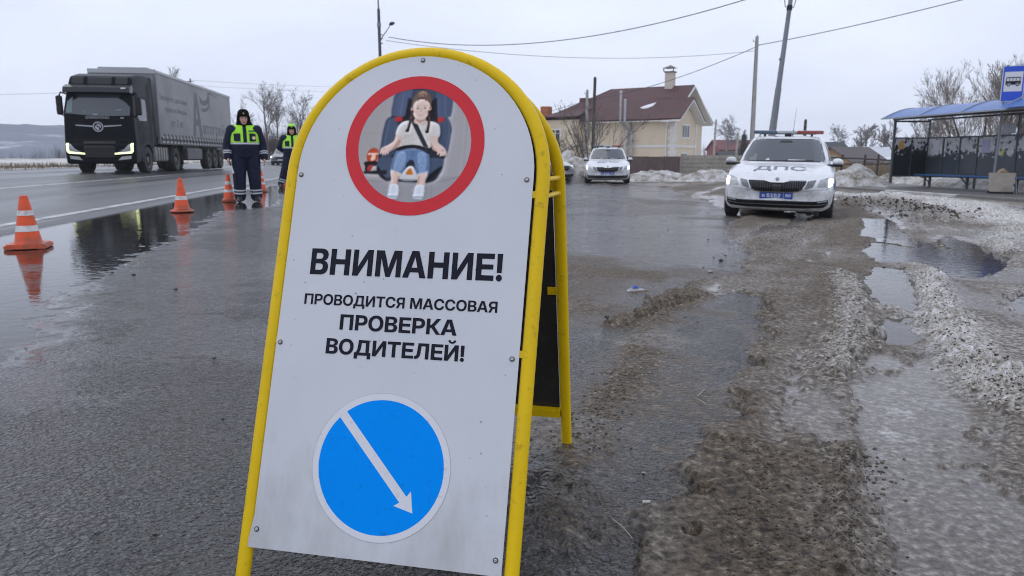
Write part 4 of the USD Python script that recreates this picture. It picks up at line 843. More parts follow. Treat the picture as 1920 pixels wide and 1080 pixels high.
        obj('dash_card', pr(S([(-0.30, 0.995), (-0.22, 0.995), (-0.25, 1.035)]), off=0.012), M('card_white', (0.6, 0.62, 0.62), 0.6), c)
        obj('dash_card', pr(S([(0.08, 0.998), (0.40, 0.992), (0.38, 1.008), (0.10, 1.012)]), off=0.012), M('card_white', (0.6, 0.62, 0.62), 0.6), c)
    return c
police_white = M('police_white', (0.70, 0.71, 0.725), 0.22, splash=(0.85, (0.23, 0.205, 0.18), 0.75), coat=0.6, var=0.03, scale=2, dirt=(0.36, 0.34, 0.31), dscale=2.2, damt=0.4)
silver = M('silver_paint', (0.42, 0.43, 0.45), 0.28, 0.35, coat=0.6, dirt=(0.28, 0.27, 0.26), dscale=2.2, damt=0.3)
dark_paint = M('dark_grey_paint', (0.10, 0.11, 0.12), 0.25, 0.3, coat=0.6)
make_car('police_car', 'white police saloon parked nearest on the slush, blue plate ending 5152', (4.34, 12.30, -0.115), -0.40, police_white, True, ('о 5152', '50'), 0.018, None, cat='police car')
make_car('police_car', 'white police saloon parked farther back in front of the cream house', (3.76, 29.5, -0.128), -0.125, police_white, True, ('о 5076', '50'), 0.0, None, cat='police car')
make_car('saloon_car', 'silver car parked by the snow heap, mostly hidden behind the yellow sign frame', (2.0, 30.3, g_at(2.0, 30.3)), 0.60, silver, False, None)
make_car('approaching_car', 'dark grey car with lit headlights approaching on the far lane', (-18.9, 61.5, g_at(-18.9, 61.5) + 0.0), 0.15, dark_paint, False, None, grille_style='plain')
# ================================================================ articulated lorry
cab_paint = M('truck_black', (0.004, 0.005, 0.008), 0.4, spec=0.10, var=0.2, scale=2, dirt=(0.022, 0.022, 0.022), dscale=1.1, damt=0.2)
cab_side = M('truck_dusty', (0.015, 0.016, 0.018), 0.6, spec=0.12, var=0.3, scale=1.5, dirt=(0.075, 0.073, 0.07), dscale=0.9, damt=0.6)
tarp = M('grey_tarpaulin', (0.235, 0.24, 0.245), 0.55, splash=(3.4, (0.125, 0.12, 0.113), 0.7), var=0.10, scale=0.8, bump=0.02, bscale=1.3, dirt=(0.15, 0.148, 0.145), dscale=0.5, damt=0.5)
tarp_print = M('tarpaulin_print', (0.085, 0.088, 0.10), 0.55, var=0.15, scale=2)
chassis = M('chassis_black', (0.014, 0.014, 0.014), 0.6, var=0.3, scale=3, dirt=(0.06, 0.058, 0.055), dscale=2, damt=0.5)
led = M('led_strip', (0.9, 0.95, 0.5), 0.3, emit=(0.93, 1.0, 0.42), estr=1.7)
truck = thing('articulated_truck', 'black truck cab with lit yellow lamps pulling a grey curtain trailer', 'truck', (-15.36, 28.2, g_at(-15.36, 28.2) + 0.0), math.radians(8.46))
def cab_shape():
    m = to_man(rbox((-1.25, 0.02, 0.75), (1.25, 2.25, 3.05), 0.10))
    nose = np.vstack([trimesh.creation.icosphere(1, 0.09).vertices + p for p in [(-1.14, 0.10, 0.52), (1.14, 0.10, 0.52), (-1.16, 0.06, 1.2), (1.16, 0.06, 1.2), (-1.12, 0.10, 2.25), (1.12, 0.10, 2.25), (-1.06, 0.36, 3.0), (1.06, 0.36, 3.0), (-1.15, 2.1, 0.85), (1.15, 2.1, 0.85), (-1.15, 2.1, 3.0), (1.15, 2.1, 3.0), (0, 0.0, 0.6), (0, 0.0, 1.3), (0, 0.02, 2.25)]])
    roof = np.vstack([trimesh.creation.icosphere(1, 0.14).vertices + p for p in [(-1.06, 0.46, 2.95), (1.06, 0.46, 2.95), (-0.96, 0.62, 3.48), (0.96, 0.62, 3.48), (-1.02, 1.3, 3.62), (1.02, 1.3, 3.62), (-1.08, 2.1, 3.64), (1.08, 2.1, 3.64), (-1.10, 2.1, 2.9), (1.10, 2.1, 2.9)]])
    m = to_man(hull(nose)) + to_man(hull(roof))
    bump = np.vstack([trimesh.creation.icosphere(1, 0.10).vertices + p for p in [(-1.13, 0.02, 0.46), (1.13, 0.02, 0.46), (-1.14, 0.0, 1.02), (1.14, 0.0, 1.02), (-1.12, 0.62, 0.5), (1.12, 0.62, 0.5), (-1.12, 0.55, 1.05), (1.12, 0.55, 1.05), (0, -0.09, 0.46), (0, -0.09, 1.02)]])
    m = m + to_man(hull(bump))
    m = m - man_cyl('x', (1.0, 1.38, 0.52), 0.60, 0.8) - man_cyl('x', (-1.0, 1.38, 0.52), 0.60, 0.8)
    return m
cm = cab_shape(); me_ = cm.to_mesh(); TC = trimesh.Trimesh(me_.vert_properties[:, :3], me_.tri_verts, process=False)
cab = obj('cab', cm, cab_paint, truck, 32)
tp = lambda poly, ax='front', off=0.006, s=0.12: project(poly, TC, ax, off, s)
PS = lambda pts: Polygon(pts)
wx, wz = np.meshgrid(np.linspace(-1.12, 1.12, 17), np.linspace(0, 1, 7), indexing='ij'); wzb = 2.10 + 0.07 * np.clip(-wx, 0, 1) + 0.03 * np.abs(wx); wzz = wzb + (2.93 - wzb) * wz; wy = -0.135 + 0.06 * wx ** 2 + 0.36 * (wzz - 2.1) / 0.9
obj('windscreen', (np.stack([wx, wy, wzz], -1).reshape(-1, 3), grid_faces(17, 7)), glass_dark, cab, True)
obj('cab_curtain', (np.array([(x_, -0.142 + 0.06 * x_ ** 2 + 0.36 * (z_ - 2.1) / 0.9, z_) for x_ in (-1.08, -0.88) for z_ in (2.24, 2.9)]), np.array([(0, 2, 3), (0, 3, 1)])), M('curtain_pale', (0.16, 0.21, 0.225), 0.8), cab)
for x_, z_, w_, h_ in ((-0.05, 2.17, 0.16, 0.06), (-0.42, 2.25, 0.05, 0.05), (0.75, 2.34, 0.22, 0.04)): obj('dash_item', MB().box((x_, -0.15 + 0.06 * x_ ** 2 + 0.36 * (z_ - 2.1) / 0.9, z_), (w_, 0.012, h_)), M('dash_pale', (0.22, 0.29, 0.30), 0.7), cab)
vis = hull(np.array([(x, y, z) for x in (-1.16, 1.16) for y, z in ((0.10, 2.96), (0.02, 2.98), (0.06, 3.16), (0.36, 3.28), (0.50, 3.0))] + [(0, -0.06, 2.99), (0, -0.02, 3.16)])); obj('sun_visor', vis, M('visor', (0.010, 0.011, 0.013), 0.25), cab, 40)
obj('visor_lamp', MB().add(rbox((0.86, 0.0, 3.10), (1.02, 0.10, 3.15), 0.015)), M('small_lamp', (0.7, 0.7, 0.7), 0.3), cab)
for x0, x1 in ((-0.98, -0.56), (-0.42, 0.42), (0.56, 0.98)):
    obj('roof_inset', tp(sbox(x0 + 0.05, 3.36, x1 - 0.05, 3.56).buffer(0.05), off=0.008), M('inset_black', (0.006, 0.007, 0.008), 0.25), cab, True)
band = obj('grille', tp(PS([(-0.52, 0.62), (0.52, 0.62), (0.56, 1.20), (-0.56, 1.20)]), off=0.006), M('grille_black', (0.006, 0.006, 0.007), 0.5), cab)
for z in (0.70, 0.80, 0.90, 1.10): obj('grille_slat', tp(sbox(-0.52, z, 0.52, z + 0.022), off=0.03), black_plastic, cab)
obj('grille_slat', tp(sbox(-0.50, 1.0, 0.50, 1.028), off=0.035), M('slat_grey', (0.05, 0.05, 0.055), 0.3, 0.5), cab)
obj('front_panel_edge', tp(sbox(-1.05, 1.24, 1.05, 1.255), off=0.004), M('seam_black', (0.003, 0.003, 0.003), 0.6), cab)
for sd in (1, -1):
    X = lambda pts: PS([(sd * a, b) for a, b in pts])
    h = obj('headlight', tp(X([(0.55, 0.74), (1.12, 0.78), (1.16, 1.12), (1.02, 1.10), (0.86, 0.92)]), off=0.008, s=0.06), lamp_glass, cab, True)
    obj('led_strip', tp(X([(0.52, 0.715), (1.10, 0.755), (1.165, 0.82), (1.175, 1.13), (1.085, 1.13), (1.08, 0.855), (1.04, 0.815), (0.52, 0.765)]), off=0.016, s=0.06), led, h, True)
    obj('fog_lamp', tp(X([(0.62, 0.50), (1.06, 0.55), (1.08, 0.67), (0.74, 0.63)]), off=0.010, s=0.06), M('fog_lens', (0.42, 0.42, 0.40), 0.2, 0.3, coat=0.5), cab, True)
silver_trim = M('silver_trim', (0.36, 0.37, 0.39), 0.4, 0.3)
obj('front_trim', tp(PS([(-0.80, 1.80), (-0.80, 1.765), (-0.2, 1.715), (-0.2, 1.765)]), off=0.02), silver_trim, cab)
obj('front_trim', tp(PS([(0.80, 1.80), (0.80, 1.765), (0.2, 1.715), (0.2, 1.765)]), off=0.02), silver_trim, cab)
ec = (0, 1.725); em = circ(ec, 0.185, 36).difference(circ(ec, 0.148, 36))
half = PS([(-0.02, 1.86), (0.055, 1.80), (0.06, 1.74), (0.02, 1.69), (0.045, 1.60), (-0.03, 1.60), (-0.075, 1.67), (-0.07, 1.75), (-0.03, 1.79)]); half2 = affinity.rotate(PS([(0.03, 1.83), (0.10, 1.79), (0.115, 1.72), (0.08, 1.66), (0.075, 1.73)]), 0)
obj('emblem', tp(em.union(half.difference(circ((-0.005, 1.735), 0.035, 16))).union(half2).union(affinity.scale(half2, -1, -1, origin=ec)), off=0.03, s=0.05), silver_trim, cab)
s = text_shape('DONGFENG', 0.82, 0.085, 600); obj('lettering', tp(affinity.translate(s, -0.42, 2.02), off=0.016, s=0.2), silver_trim, cab)
obj('small_badge', tp(sbox(0.78, 2.03, 0.90, 2.075), off=0.014), silver_trim, cab)
obj('number_plate', stand(plate_mesh(0.52, 0.115), (0.02, -0.115, 0.47)), M('plate_plain', (0.62, 0.62, 0.62), 0.4), truck)
tx = lambda poly, ax='side', off=0.006: project(poly, TC, ax, off, 0.12)
for ax in ('side', 'left'):
    dd = obj('door', tx(PS([(0.42, 1.05), (1.55, 1.20), (1.60, 2.85), (0.66, 2.95), (0.40, 2.20)]), ax, 0.004), cab_side, cab, True)
    obj('side_window', tx(PS([(0.46, 2.12), (0.60, 1.98), (1.42, 2.0), (1.45, 2.80), (0.74, 2.86)]), ax, 0.010), glass_dark, dd, True)
    obj('door_handle', tx(sbox(1.30, 1.55, 1.52, 1.61), ax, 0.03), black_plastic, dd)
    obj('rear_cab_panel', tx(PS([(1.66, 0.95), (2.16, 0.95), (2.16, 3.55), (1.72, 3.40), (1.68, 2.9)]), ax, 0.004), cab_side, cab, True)
obj('side_fairing', MB().add(hull([(1.06, 2.1, 1.1), (1.20, 2.1, 1.1), (1.06, 2.1, 3.6), (1.16, 2.1, 3.5), (1.10, 2.72, 1.1), (1.18, 2.72, 1.1), (1.10, 2.6, 3.8), (1.16, 2.6, 3.7)])), cab_side, truck, 40)
obj('side_fairing', MB().add(hull([(-1.06, 2.1, 1.1), (-1.20, 2.1, 1.1), (-1.06, 2.1, 3.6), (-1.16, 2.1, 3.5), (-1.10, 2.72, 1.1), (-1.18, 2.72, 1.1), (-1.10, 2.6, 3.8), (-1.16, 2.6, 3.7)])), cab_side, truck, 40)
for sd in (1, -1):
    arm = MB().tube([(sd * 1.14, 0.42, 2.92), (sd * 1.32, 0.24, 2.98), (sd * 1.38, 0.20, 2.80)], 0.03, 8).tube([(sd * 1.16, 0.30, 2.05), (sd * 1.30, 0.22, 2.16), (sd * 1.38, 0.20, 2.30)], 0.03, 8)
    ma = obj('mirror', rbox((min(sd * 1.27, sd * 1.48), 0.10, 2.16), (max(sd * 1.27, sd * 1.48), 0.30, 2.86), 0.07), black_plastic, cab, 40)
    obj('mirror_arm', arm, black_plastic, ma, 40)
    obj('step_fairing', MB().add(rbox((min(sd * 1.0, sd * 1.24), 0.55, 0.42), (max(sd * 1.0, sd * 1.24), 0.80, 1.05), 0.05)), cab_paint, cab, 40)
    obj('mudguard', MB().add(xf(tube([(1.38 + 0.60 * math.cos(a), 0.52 + 0.62 * math.sin(a), 0) for a in np.linspace(0.1, math.pi - 0.1, 16)], 0.04, 6), lambda v: np.stack([v[:, 2] * 3 + sd * 1.12, v[:, 0], v[:, 1]], 1))), chassis, cab, 40)
    for y in (1.38,): wheel(truck, sd * 1.06, y, 0.51, 0.34, 0.30, sd, lug=True, rim_mat=M('steel_wheel', (0.13, 0.13, 0.13), 0.5, 0.5, dirt=(0.07, 0.065, 0.06), dscale=6, damt=0.6))
    wheel(truck, sd * 0.98, 5.1, 0.51, 0.56, 0.30, sd, lug=True, rim_mat=M('steel_wheel', (0.13,) * 3))
    for y in (10.9, 12.2, 13.5): wheel(truck, sd * 1.06, y, 0.50, 0.38, 0.29, sd, lug=True, rim_mat=M('steel_wheel', (0.13,) * 3))
    tk = MB().add(rbox((min(sd * 0.62, sd * 1.20), 2.35, 0.42), (max(sd * 0.62, sd * 1.20), 4.15, 1.05), 0.09)); tank = obj('fuel_tank', tk, M('tank_grey', (0.22, 0.22, 0.215), 0.5, 0.4, var=0.2, scale=3, dirt=(0.10, 0.095, 0.09), dscale=2, damt=0.4), truck, 40)
    for y in (2.62, 2.95, 3.28, 3.61, 3.94): obj('tank_strap', MB().add(rbox((min(sd * 0.6, sd * 1.215), y, 0.41), (max(sd * 0.6, sd * 1.215), y + 0.06, 1.06), 0.02)), chassis, tank)
    obj('trailer_locker', MB().add(rbox((min(sd * 0.9, sd * 1.24), 6.9, 0.50), (max(sd * 0.9, sd * 1.24), 9.5, 1.02), 0.03)), M('locker_grey', (0.055, 0.057, 0.06), 0.5, var=0.2, scale=2), truck)
    obj('rear_mudguard', MB().add(xf(tube([(5.1 + 0.62 * math.cos(a), 0.52 + 0.62 * math.sin(a), 0) for a in np.linspace(0.2, math.pi - 0.2, 14)], 0.035, 6), lambda v: np.stack([v[:, 2] * 7 + sd * 0.98, v[:, 0], v[:, 1]], 1))), chassis, truck, 40)
obj('chassis', MB().span((-0.45, 1.0, 0.55), (0.45, 6.4, 0.95)).span((-0.50, 3.9, 1.0), (0.50, 15.9, 1.16)).span((-0.9, 10.3, 0.45), (0.9, 14.1, 0.75)).span((-1.1, 6.7, 0.85), (1.1, 9.6, 1.15)), chassis, truck)
TY0, TY1 = 2.85, 16.45
trailer = obj('trailer', MB().add(rbox((-1.26, TY0, 1.42), (1.26, TY1, 4.06), 0.04)), tarp, truck, 40)
obj('trailer_floor', MB().span((-1.255, TY0 + 0.02, 1.14), (1.255, TY1 - 0.02, 1.40)), M('trailer_rail', (0.06, 0.06, 0.062), 0.55, var=0.2, scale=2), trailer)
obj('roof_rail', MB().span((-1.285, TY0 - 0.01, 4.0), (-1.23, TY1, 4.10)).span((1.23, TY0 - 0.01, 4.0), (1.285, TY1, 4.10)).span((-1.285, TY0 - 0.03, 3.96), (1.285, TY0 + 0.05, 4.12)), M('rail_pale', (0.42, 0.43, 0.44), 0.5, 0.3), trailer)
obj('roof_tarpaulin', MB().add(rbox((-0.9, TY0 - 0.02, 4.10), (1.0, TY0 + 5, 4.20), 0.03)), M('roof_sheet', (0.40, 0.41, 0.42), 0.6), trailer)
for x in (-1.24, 1.24): obj('corner_post', MB().add(rbox((x - 0.05, TY0 - 0.025, 1.15), (x + 0.05, TY0 + 0.06, 4.02), 0.01)), M('post_grey', (0.16, 0.165, 0.17), 0.5), trailer)
strapA, strapB = M('strap_pale', (0.40, 0.40, 0.39), 0.6), M('strap_dark', (0.05, 0.05, 0.052), 0.6)
for k, y in enumerate(np.arange(TY0 + 0.3, TY1 - 0.2, 0.53)):
    obj('buckle', MB().span((1.262, y, 1.20), (1.285, y + 0.30, 1.27)).span((1.262, y + 0.04, 1.40), (1.285, y + 0.26, 1.47)).span((1.262, y + 0.10, 1.27), (1.270, y + 0.15, 1.40)), strapA, trailer)
    obj('strap', MB().span((1.262, y + 0.02, 1.29), (1.277, y + 0.28, 1.385)).span((1.262, y + 0.30, 1.40), (1.272, y + 0.48, 1.58)), strapB, trailer)
# print on the curtain: read from the front of the trailer to its rear
def on_side(shape, y, z, dw=0.003): v, f = prism(shape, dw); return np.stack([v[:, 2] + 1.2605, v[:, 0] + y, v[:, 1] + z], 1), f
side_txt = [('Экспресс доставка', 0.35, 4.1, 2.98, 0.22), ('грузов из Москвы', 0.95, 3.4, 2.52, 0.22), ('от 1 кг', 1.75, 1.9, 1.92, 0.34)]
for txt, y, w, z, h_ in side_txt: obj('curtain_lettering', on_side(text_shape(txt, w, h_, 600), TY0 + y, z), tarp_print, trailer)
obj('curtain_lettering', on_side(text_shape('втогрейд', 5.6, 0.62, 620), TY0 + 7.05, 1.76), tarp_print, trailer)
A_ = Polygon([(0, 0), (0.45, 0), (0.58, 0.5), (1.1, 0.5), (1.22, 0), (1.72, 0), (1.10, 2.05), (0.62, 2.05)]).difference(Polygon([(0.66, 0.82), (1.02, 0.82), (0.86, 1.55)]))
fl = Polygon([(1.5, 1.98), (2.0, 1.82), (2.6, 1.80), (3.1, 1.98), (3.25, 2.28), (3.9, 2.30), (5.6, 2.12), (4.0, 2.22), (3.52, 2.20), (3.55, 1.6), (3.2, 1.38), (2.6, 1.26), (1.9, 1.25), (1.78, 1.40), (2.6, 1.44), (3.1, 1.55), (3.3, 1.75), (2.9, 1.62), (2.3, 1.55), (1.7, 1.62)]).buffer(0)
obj('curtain_emblem', on_side(A_, TY0 + 5.2, 1.62), tarp_print, trailer); obj('curtain_emblem', on_side(affinity.scale(fl, 1, 1), TY0 + 5.2, 1.62), tarp_print, trailer)
# ================================================================ the two traffic officers
_ico = trimesh.creation.icosphere(2, 1.0).vertices
def ball_hull(*balls):
    """hull of ellipsoids: each (centre, radius or three radii)"""
    return to_man(hull(np.vstack([_ico * np.asarray(r) + np.asarray(c, float) for c, r in balls])))
def chain(pts, rs):
    m = None
    for i in range(len(pts) - 1):
        k = ball_hull((pts[i], rs[i]), (pts[i + 1], rs[i + 1])); m = k if m is None else m + k
    return m
def soft(m, length=0.03, it=8):
    r = m.refine_to_length(length).to_mesh(); t = trimesh.Trimesh(r.vert_properties[:, :3], r.tri_verts, process=True)
    trimesh.smoothing.filter_taubin(t, iterations=it)
    return np.array(t.vertices), np.array(t.faces)
navy = M('uniform_navy', (0.008, 0.012, 0.033), 0.75, var=0.3, scale=8, bump=0.035, bscale=7, spec=0.25)
neon = M('neon_green_cloth', (0.36, 0.80, 0.030), 0.65, var=0.06, scale=8, bump=0.006, bscale=14, emit=(0.40, 0.90, 0.05), estr=0.0)
fur = M('black_fur', (0.006, 0.006, 0.006), 0.95, bump=0.02, bscale=60, spec=0.1)
skin_m = M('skin', (0.56, 0.31, 0.235), 0.5, var=0.08, scale=20)
reflect_m = M('reflective_tape', (0.50, 0.52, 0.54), 0.4, var=0.1, scale=30)
boot_m = M('boot_leather', (0.010, 0.010, 0.011), 0.4)
eye_m = M('eye_dark', (0.02, 0.015, 0.012), 0.2); lip_m = M('lips', (0.30, 0.11, 0.09), 0.5); brow_m = M('brow', (0.03, 0.02, 0.015), 0.8); gold_m = M('badge_gold', (0.65, 0.55, 0.30), 0.3, 0.7)
def hand(wrist, down, out, front_, side):
    """palm, four fingers and a thumb, slightly curled"""
    w, d, o, f = (np.asarray(a, float) for a in (wrist, down, out, front_))
    P = lambda a, b, c: w + d * a + o * b + f * c
    m = ball_hull((P(0.0, 0, 0), 0.030), (P(0.085, 0, 0.034), 0.019), (P(0.085, 0, -0.030), 0.019), (P(0.04, 0, 0.030), 0.020))
    for k, (c, ln) in enumerate(((0.034, 0.070), (0.012, 0.080), (-0.010, 0.075), (-0.030, 0.058))):
        a0, a1, a2 = P(0.085, 0, c), P(0.085 + ln * 0.55, -0.006, c * 1.05), P(0.085 + ln * 0.95, -0.030, c * 1.0)
        m = m + chain([a0, a1, a2], [0.0115, 0.0105, 0.009])
    m = m + chain([P(0.025, -0.005, 0.030), P(0.060, -0.015, 0.058), P(0.095, -0.024, 0.055)], [0.014, 0.012, 0.010])
    return m
def officer(label, loc, rz, J, cap_neon=False, ears=True, badge=True):
    t = thing('person', label, 'person', loc, rz, None)
    H, N_ = np.array(J['head']), np.array(J['neck'])
    sh, el, wr = J['shoulder'], J['elbow'], J['wrist']; hp, kn, an = J['hip'], J['knee'], J['ankle']
    # one continuous body
    m = ball_hull(((0, 0, 0.98), (0.17, 0.12, 0.10)), ((0, 0, 1.40), (0.18, 0.11, 0.10))) + ball_hull((N_ - [0, 0, 0.06], 0.075), (N_ + [0, 0, 0.05], 0.062))
    head = ball_hull((H + [0, 0.01, 0.045], (0.076, 0.092, 0.085)), (H + [0, -0.035, -0.060], (0.050, 0.045, 0.045)), (H + [0, -0.02, -0.01], (0.070, 0.075, 0.07)))
    head = head + ball_hull((H + [0, -0.098, 0.015], (0.010, 0.012, 0.010)), (H + [0, -0.118, -0.022], (0.015, 0.014, 0.011))) + ball_hull((H + [0, -0.086, -0.058], (0.026, 0.012, 0.012)), (H + [0, -0.080, -0.085], (0.022, 0.016, 0.014)))
    head = head + ball_hull((H + [0.078, 0.015, 0.0], (0.012, 0.022, 0.032))) + ball_hull((H + [-0.078, 0.015, 0.0], (0.012, 0.022, 0.032)))
    m = m + head
    hands = None
    for i in (0, 1):
        m = m + chain([sh[i], el[i], wr[i]], [0.07, 0.052, 0.036]) + chain([hp[i], kn[i], an[i]], [0.11, 0.075, 0.05]) + ball_hull((sh[i], 0.075), ((0, 0, 1.38), 0.12)) + ball_hull((hp[i], 0.11), ((0, 0, 0.98), 0.12))
        dn = np.array(wr[i]) - np.array(el[i]); dn /= np.linalg.norm(dn); sd = np.sign(sh[i][0])
        o = np.array([sd, 0, 0.0]); o = o - dn * (o @ dn); o /= np.linalg.norm(o); f_ = np.cross(dn, o) * sd; f_ = f_ * (1 if f_[1] < 0 else -1)
        m = m + hand(np.array(wr[i]) + dn * 0.01, dn, o, f_, sd)
    obj('body', soft(m, 0.016, 6), skin_m, t, True)
    # clothes
    legs = None
    for i in (0, 1):
        k = chain([np.array(hp[i]) + [0, 0, 0.02], kn[i], np.array(an[i]) + [0, 0, 0.03]], [0.158, 0.128, 0.112]) + ball_hull((hp[i], 0.155), ((0, 0, 0.95), (0.20, 0.16, 0.12)))
        legs = k if legs is None else legs + k
    obj('trousers', soft(legs, 0.035, 7), navy, t, True)
    for i in (0, 1):
        for z0 in (0.175, 0.235):
            c0 = np.array(an[i]) + (np.array(kn[i]) - an[i]) * ((z0 - an[i][2]) / (kn[i][2] - an[i][2]))
            c1 = c0 + (np.array(kn[i]) - an[i]) * (0.028 / (kn[i][2] - an[i][2]))
            obj('trouser_band', lathe_at(c0, c1, 0.120), reflect_m, t, 40)
        ft = ball_hull((np.array(an[i]) + [0, 0.03, -0.035], (0.055, 0.06, 0.045)), (np.array(an[i]) + [np.sign(an[i][0]) * 0.03, -0.17, -0.05], (0.052, 0.06, 0.032)), (np.array(an[i]) + [0, 0, 0.05], 0.06))
        obj('boot', soft(ft, 0.03, 5), boot_m, t, True)
    torso = ball_hull(((0, 0.0, 0.92), (0.265, 0.19, 0.07)), ((0, -0.02, 1.12), (0.275, 0.21, 0.12)), ((0, 0, 1.36), (0.245, 0.165, 0.13)), ((0, 0, 1.46), (0.20, 0.12, 0.08)))
    jk = torso
    for i in (0, 1): jk = jk + chain([np.array(sh[i]) + [0, 0, 0.0], el[i], np.array(wr[i])], [0.112, 0.092, 0.074]) + ball_hull((sh[i], 0.115), ((0, 0, 1.40), 0.13))
    jm = soft(jk, 0.03, 6); obj('jacket', jm, navy, t, True)
    # fluorescent yoke over chest and shoulders, open along the zip
    sh_in = None
    big = ball_hull(((0, -0.02, 1.12), (0.287, 0.222, 0.12)), ((0, 0, 1.36), (0.262, 0.180, 0.135)), ((0, 0, 1.465), (0.215, 0.135, 0.085)), ((0.19, 0, 1.455), 0.10), ((-0.19, 0, 1.455), 0.10))
    for sd in (1, -1):
        y_ = big ^ man_box((0.035 if sd > 0 else -0.29, -0.5, 1.20), (0.29 if sd > 0 else -0.035, 0.5, 1.60))
        y_ = y_ - man_box((0.09 if sd > 0 else -0.21, -0.5, 1.225), (0.21 if sd > 0 else -0.09, -0.10, 1.375))
        obj('vest_panel', soft(y_, 0.03, 2), neon, t, 30)
        pk = (ball_hull(((0, -0.02, 1.12), (0.289, 0.225, 0.12)), ((0, 0, 1.36), (0.264, 0.183, 0.135))) ^ man_box((0.085 if sd > 0 else -0.215, -0.5, 1.22), (0.215 if sd > 0 else -0.085, -0.05, 1.38)))
        obj('pocket', pk, navy, t, 30)
    strip_ = big ^ man_box((-0.30, -0.5, 1.165), (0.30, 0.5, 1.197)); obj('vest_band', strip_, reflect_m, t, 30)
    if badge:
        b = circ((0, 0), 0.034, 20); obj('chest_badge', stand(prism(b, 0.01), (0.165, -0.235, 1.29)), gold_m, t)
        obj('name_strip', stand(prism(sbox(-0.07, -0.012, 0.07, 0.012), 0.006), (0.14, -0.196, 1.425), -0.35), navy, t)
    for i in (0, 1):
        e, w_ = np.array(el[i]), np.array(wr[i])
        for a0 in (0.52, 0.68): obj('sleeve_band', lathe_at(e + (w_ - e) * a0, e + (w_ - e) * (a0 + 0.09), 0.093 - 0.018 * a0 + 0.002), reflect_m, t, 40)
    obj('collar', soft(ball_hull((N_ + [0, 0.01, -0.05], (0.105, 0.10, 0.035)), (N_ + [0, 0.02, 0.045], (0.088, 0.088, 0.03))), 0.03, 4), fur, t, True)
    # face
    for sd in (1, -1):
        obj('eye', ball_hull((H + [sd * 0.030, -0.084, 0.018], (0.012, 0.006, 0.007))), eye_m, t, True)
        obj('eyebrow', ball_hull((H + [sd * 0.018, -0.090, 0.036], 0.005), (H + [sd * 0.044, -0.082, 0.036], 0.004)), brow_m, t, True)
    obj('mouth', ball_hull((H + [-0.022, -0.092, -0.056], 0.005), (H + [0, -0.098, -0.055], 0.007), (H + [0.022, -0.092, -0.056], 0.005)), lip_m, t, True)
    # fur hat with the flaps down
    ht = ball_hull((H + [0, 0.02, 0.10], (0.118, 0.125, 0.075)), (H + [0, 0.02, 0.165], (0.095, 0.10, 0.05)))
    ht = ht + ball_hull((H + [0, -0.075, 0.085], (0.085, 0.035, 0.030)), (H + [0, -0.070, 0.135], (0.085, 0.035, 0.035)))
    ht = ht + ball_hull((H + [0, 0.06, 0.0], (0.115, 0.075, 0.10)), (H + [0, 0.05, -0.09], (0.10, 0.075, 0.05)))
    for sd in (1, -1):
        ht = ht + ball_hull((H + [sd * 0.103, 0.015, 0.04], (0.028, 0.06, 0.06)), (H + [sd * 0.105, 0.0, -0.075], (0.032, 0.045, 0.04)))
        if ears: ht = ht + ball_hull((H + [sd * 0.11, 0.01, -0.07], (0.035, 0.045, 0.03)), (H + [sd * (0.150 if sd > 0 else 0.118), 0.01, -0.10], (0.028, 0.04, 0.018)))
    h = obj('fur_hat', soft(ht, 0.022, 5), fur, t, True)
    obj('hat_badge', ball_hull((H + [0, -0.112, 0.115], (0.012, 0.006, 0.016))), gold_m, h)
    if cap_neon: obj('hat_cover', soft(ball_hull((H + [0, 0.02, 0.150], (0.110, 0.118, 0.06)), (H + [0, -0.06, 0.150], (0.08, 0.05, 0.03)), (H + [0, 0.02, 0.185], (0.08, 0.085, 0.045))), 0.03, 3), neon, h, True)
    return t
def lathe_at(a, b, r):
    v, f = tube([a, a + (np.asarray(b) - a) * 0.5, b], r, 22); return v, f
J1 = dict(head=(0.0, -0.02, 1.655), neck=(0, 0.0, 1.535), shoulder=[(-0.235, 0, 1.44), (0.235, 0, 1.44)], elbow=[(-0.335, 0.03, 1.155), (0.335, 0.03, 1.150)], wrist=[(-0.345, -0.06, 0.915), (0.355, -0.05, 0.905)], hip=[(-0.125, 0, 0.90), (0.125, 0, 0.90)], knee=[(-0.145, -0.02, 0.50), (0.150, -0.02, 0.50)], ankle=[(-0.150, 0.02, 0.085), (0.165, 0.02, 0.085)])
off1 = officer('officer in navy uniform with neon green vest and fur hat, standing with a striped baton', (-5.43, 15.35, 0.022), math.atan2(5.43, 15.35) + 0.05, J1)
J2 = dict(head=(0.0, -0.03, 1.665), neck=(0, 0.0, 1.545), shoulder=[(-0.23, 0, 1.45), (0.23, 0, 1.45)], elbow=[(-0.36, 0.10, 1.19), (0.36, 0.08, 1.18)], wrist=[(-0.17, 0.23, 1.05), (0.20, 0.20, 1.03)], hip=[(-0.12, 0, 0.92), (0.12, 0, 0.92)], knee=[(-0.24, -0.03, 0.51), (0.13, -0.03, 0.51)], ankle=[(-0.36, 0.02, 0.085), (0.12, 0.02, 0.085)])
officer('second officer with neon green hat top, farther away and half hidden by the sign', (-6.58, 22.6, 0.022), math.atan2(6.62, 22.35) + 0.03, J2, True, False, False)
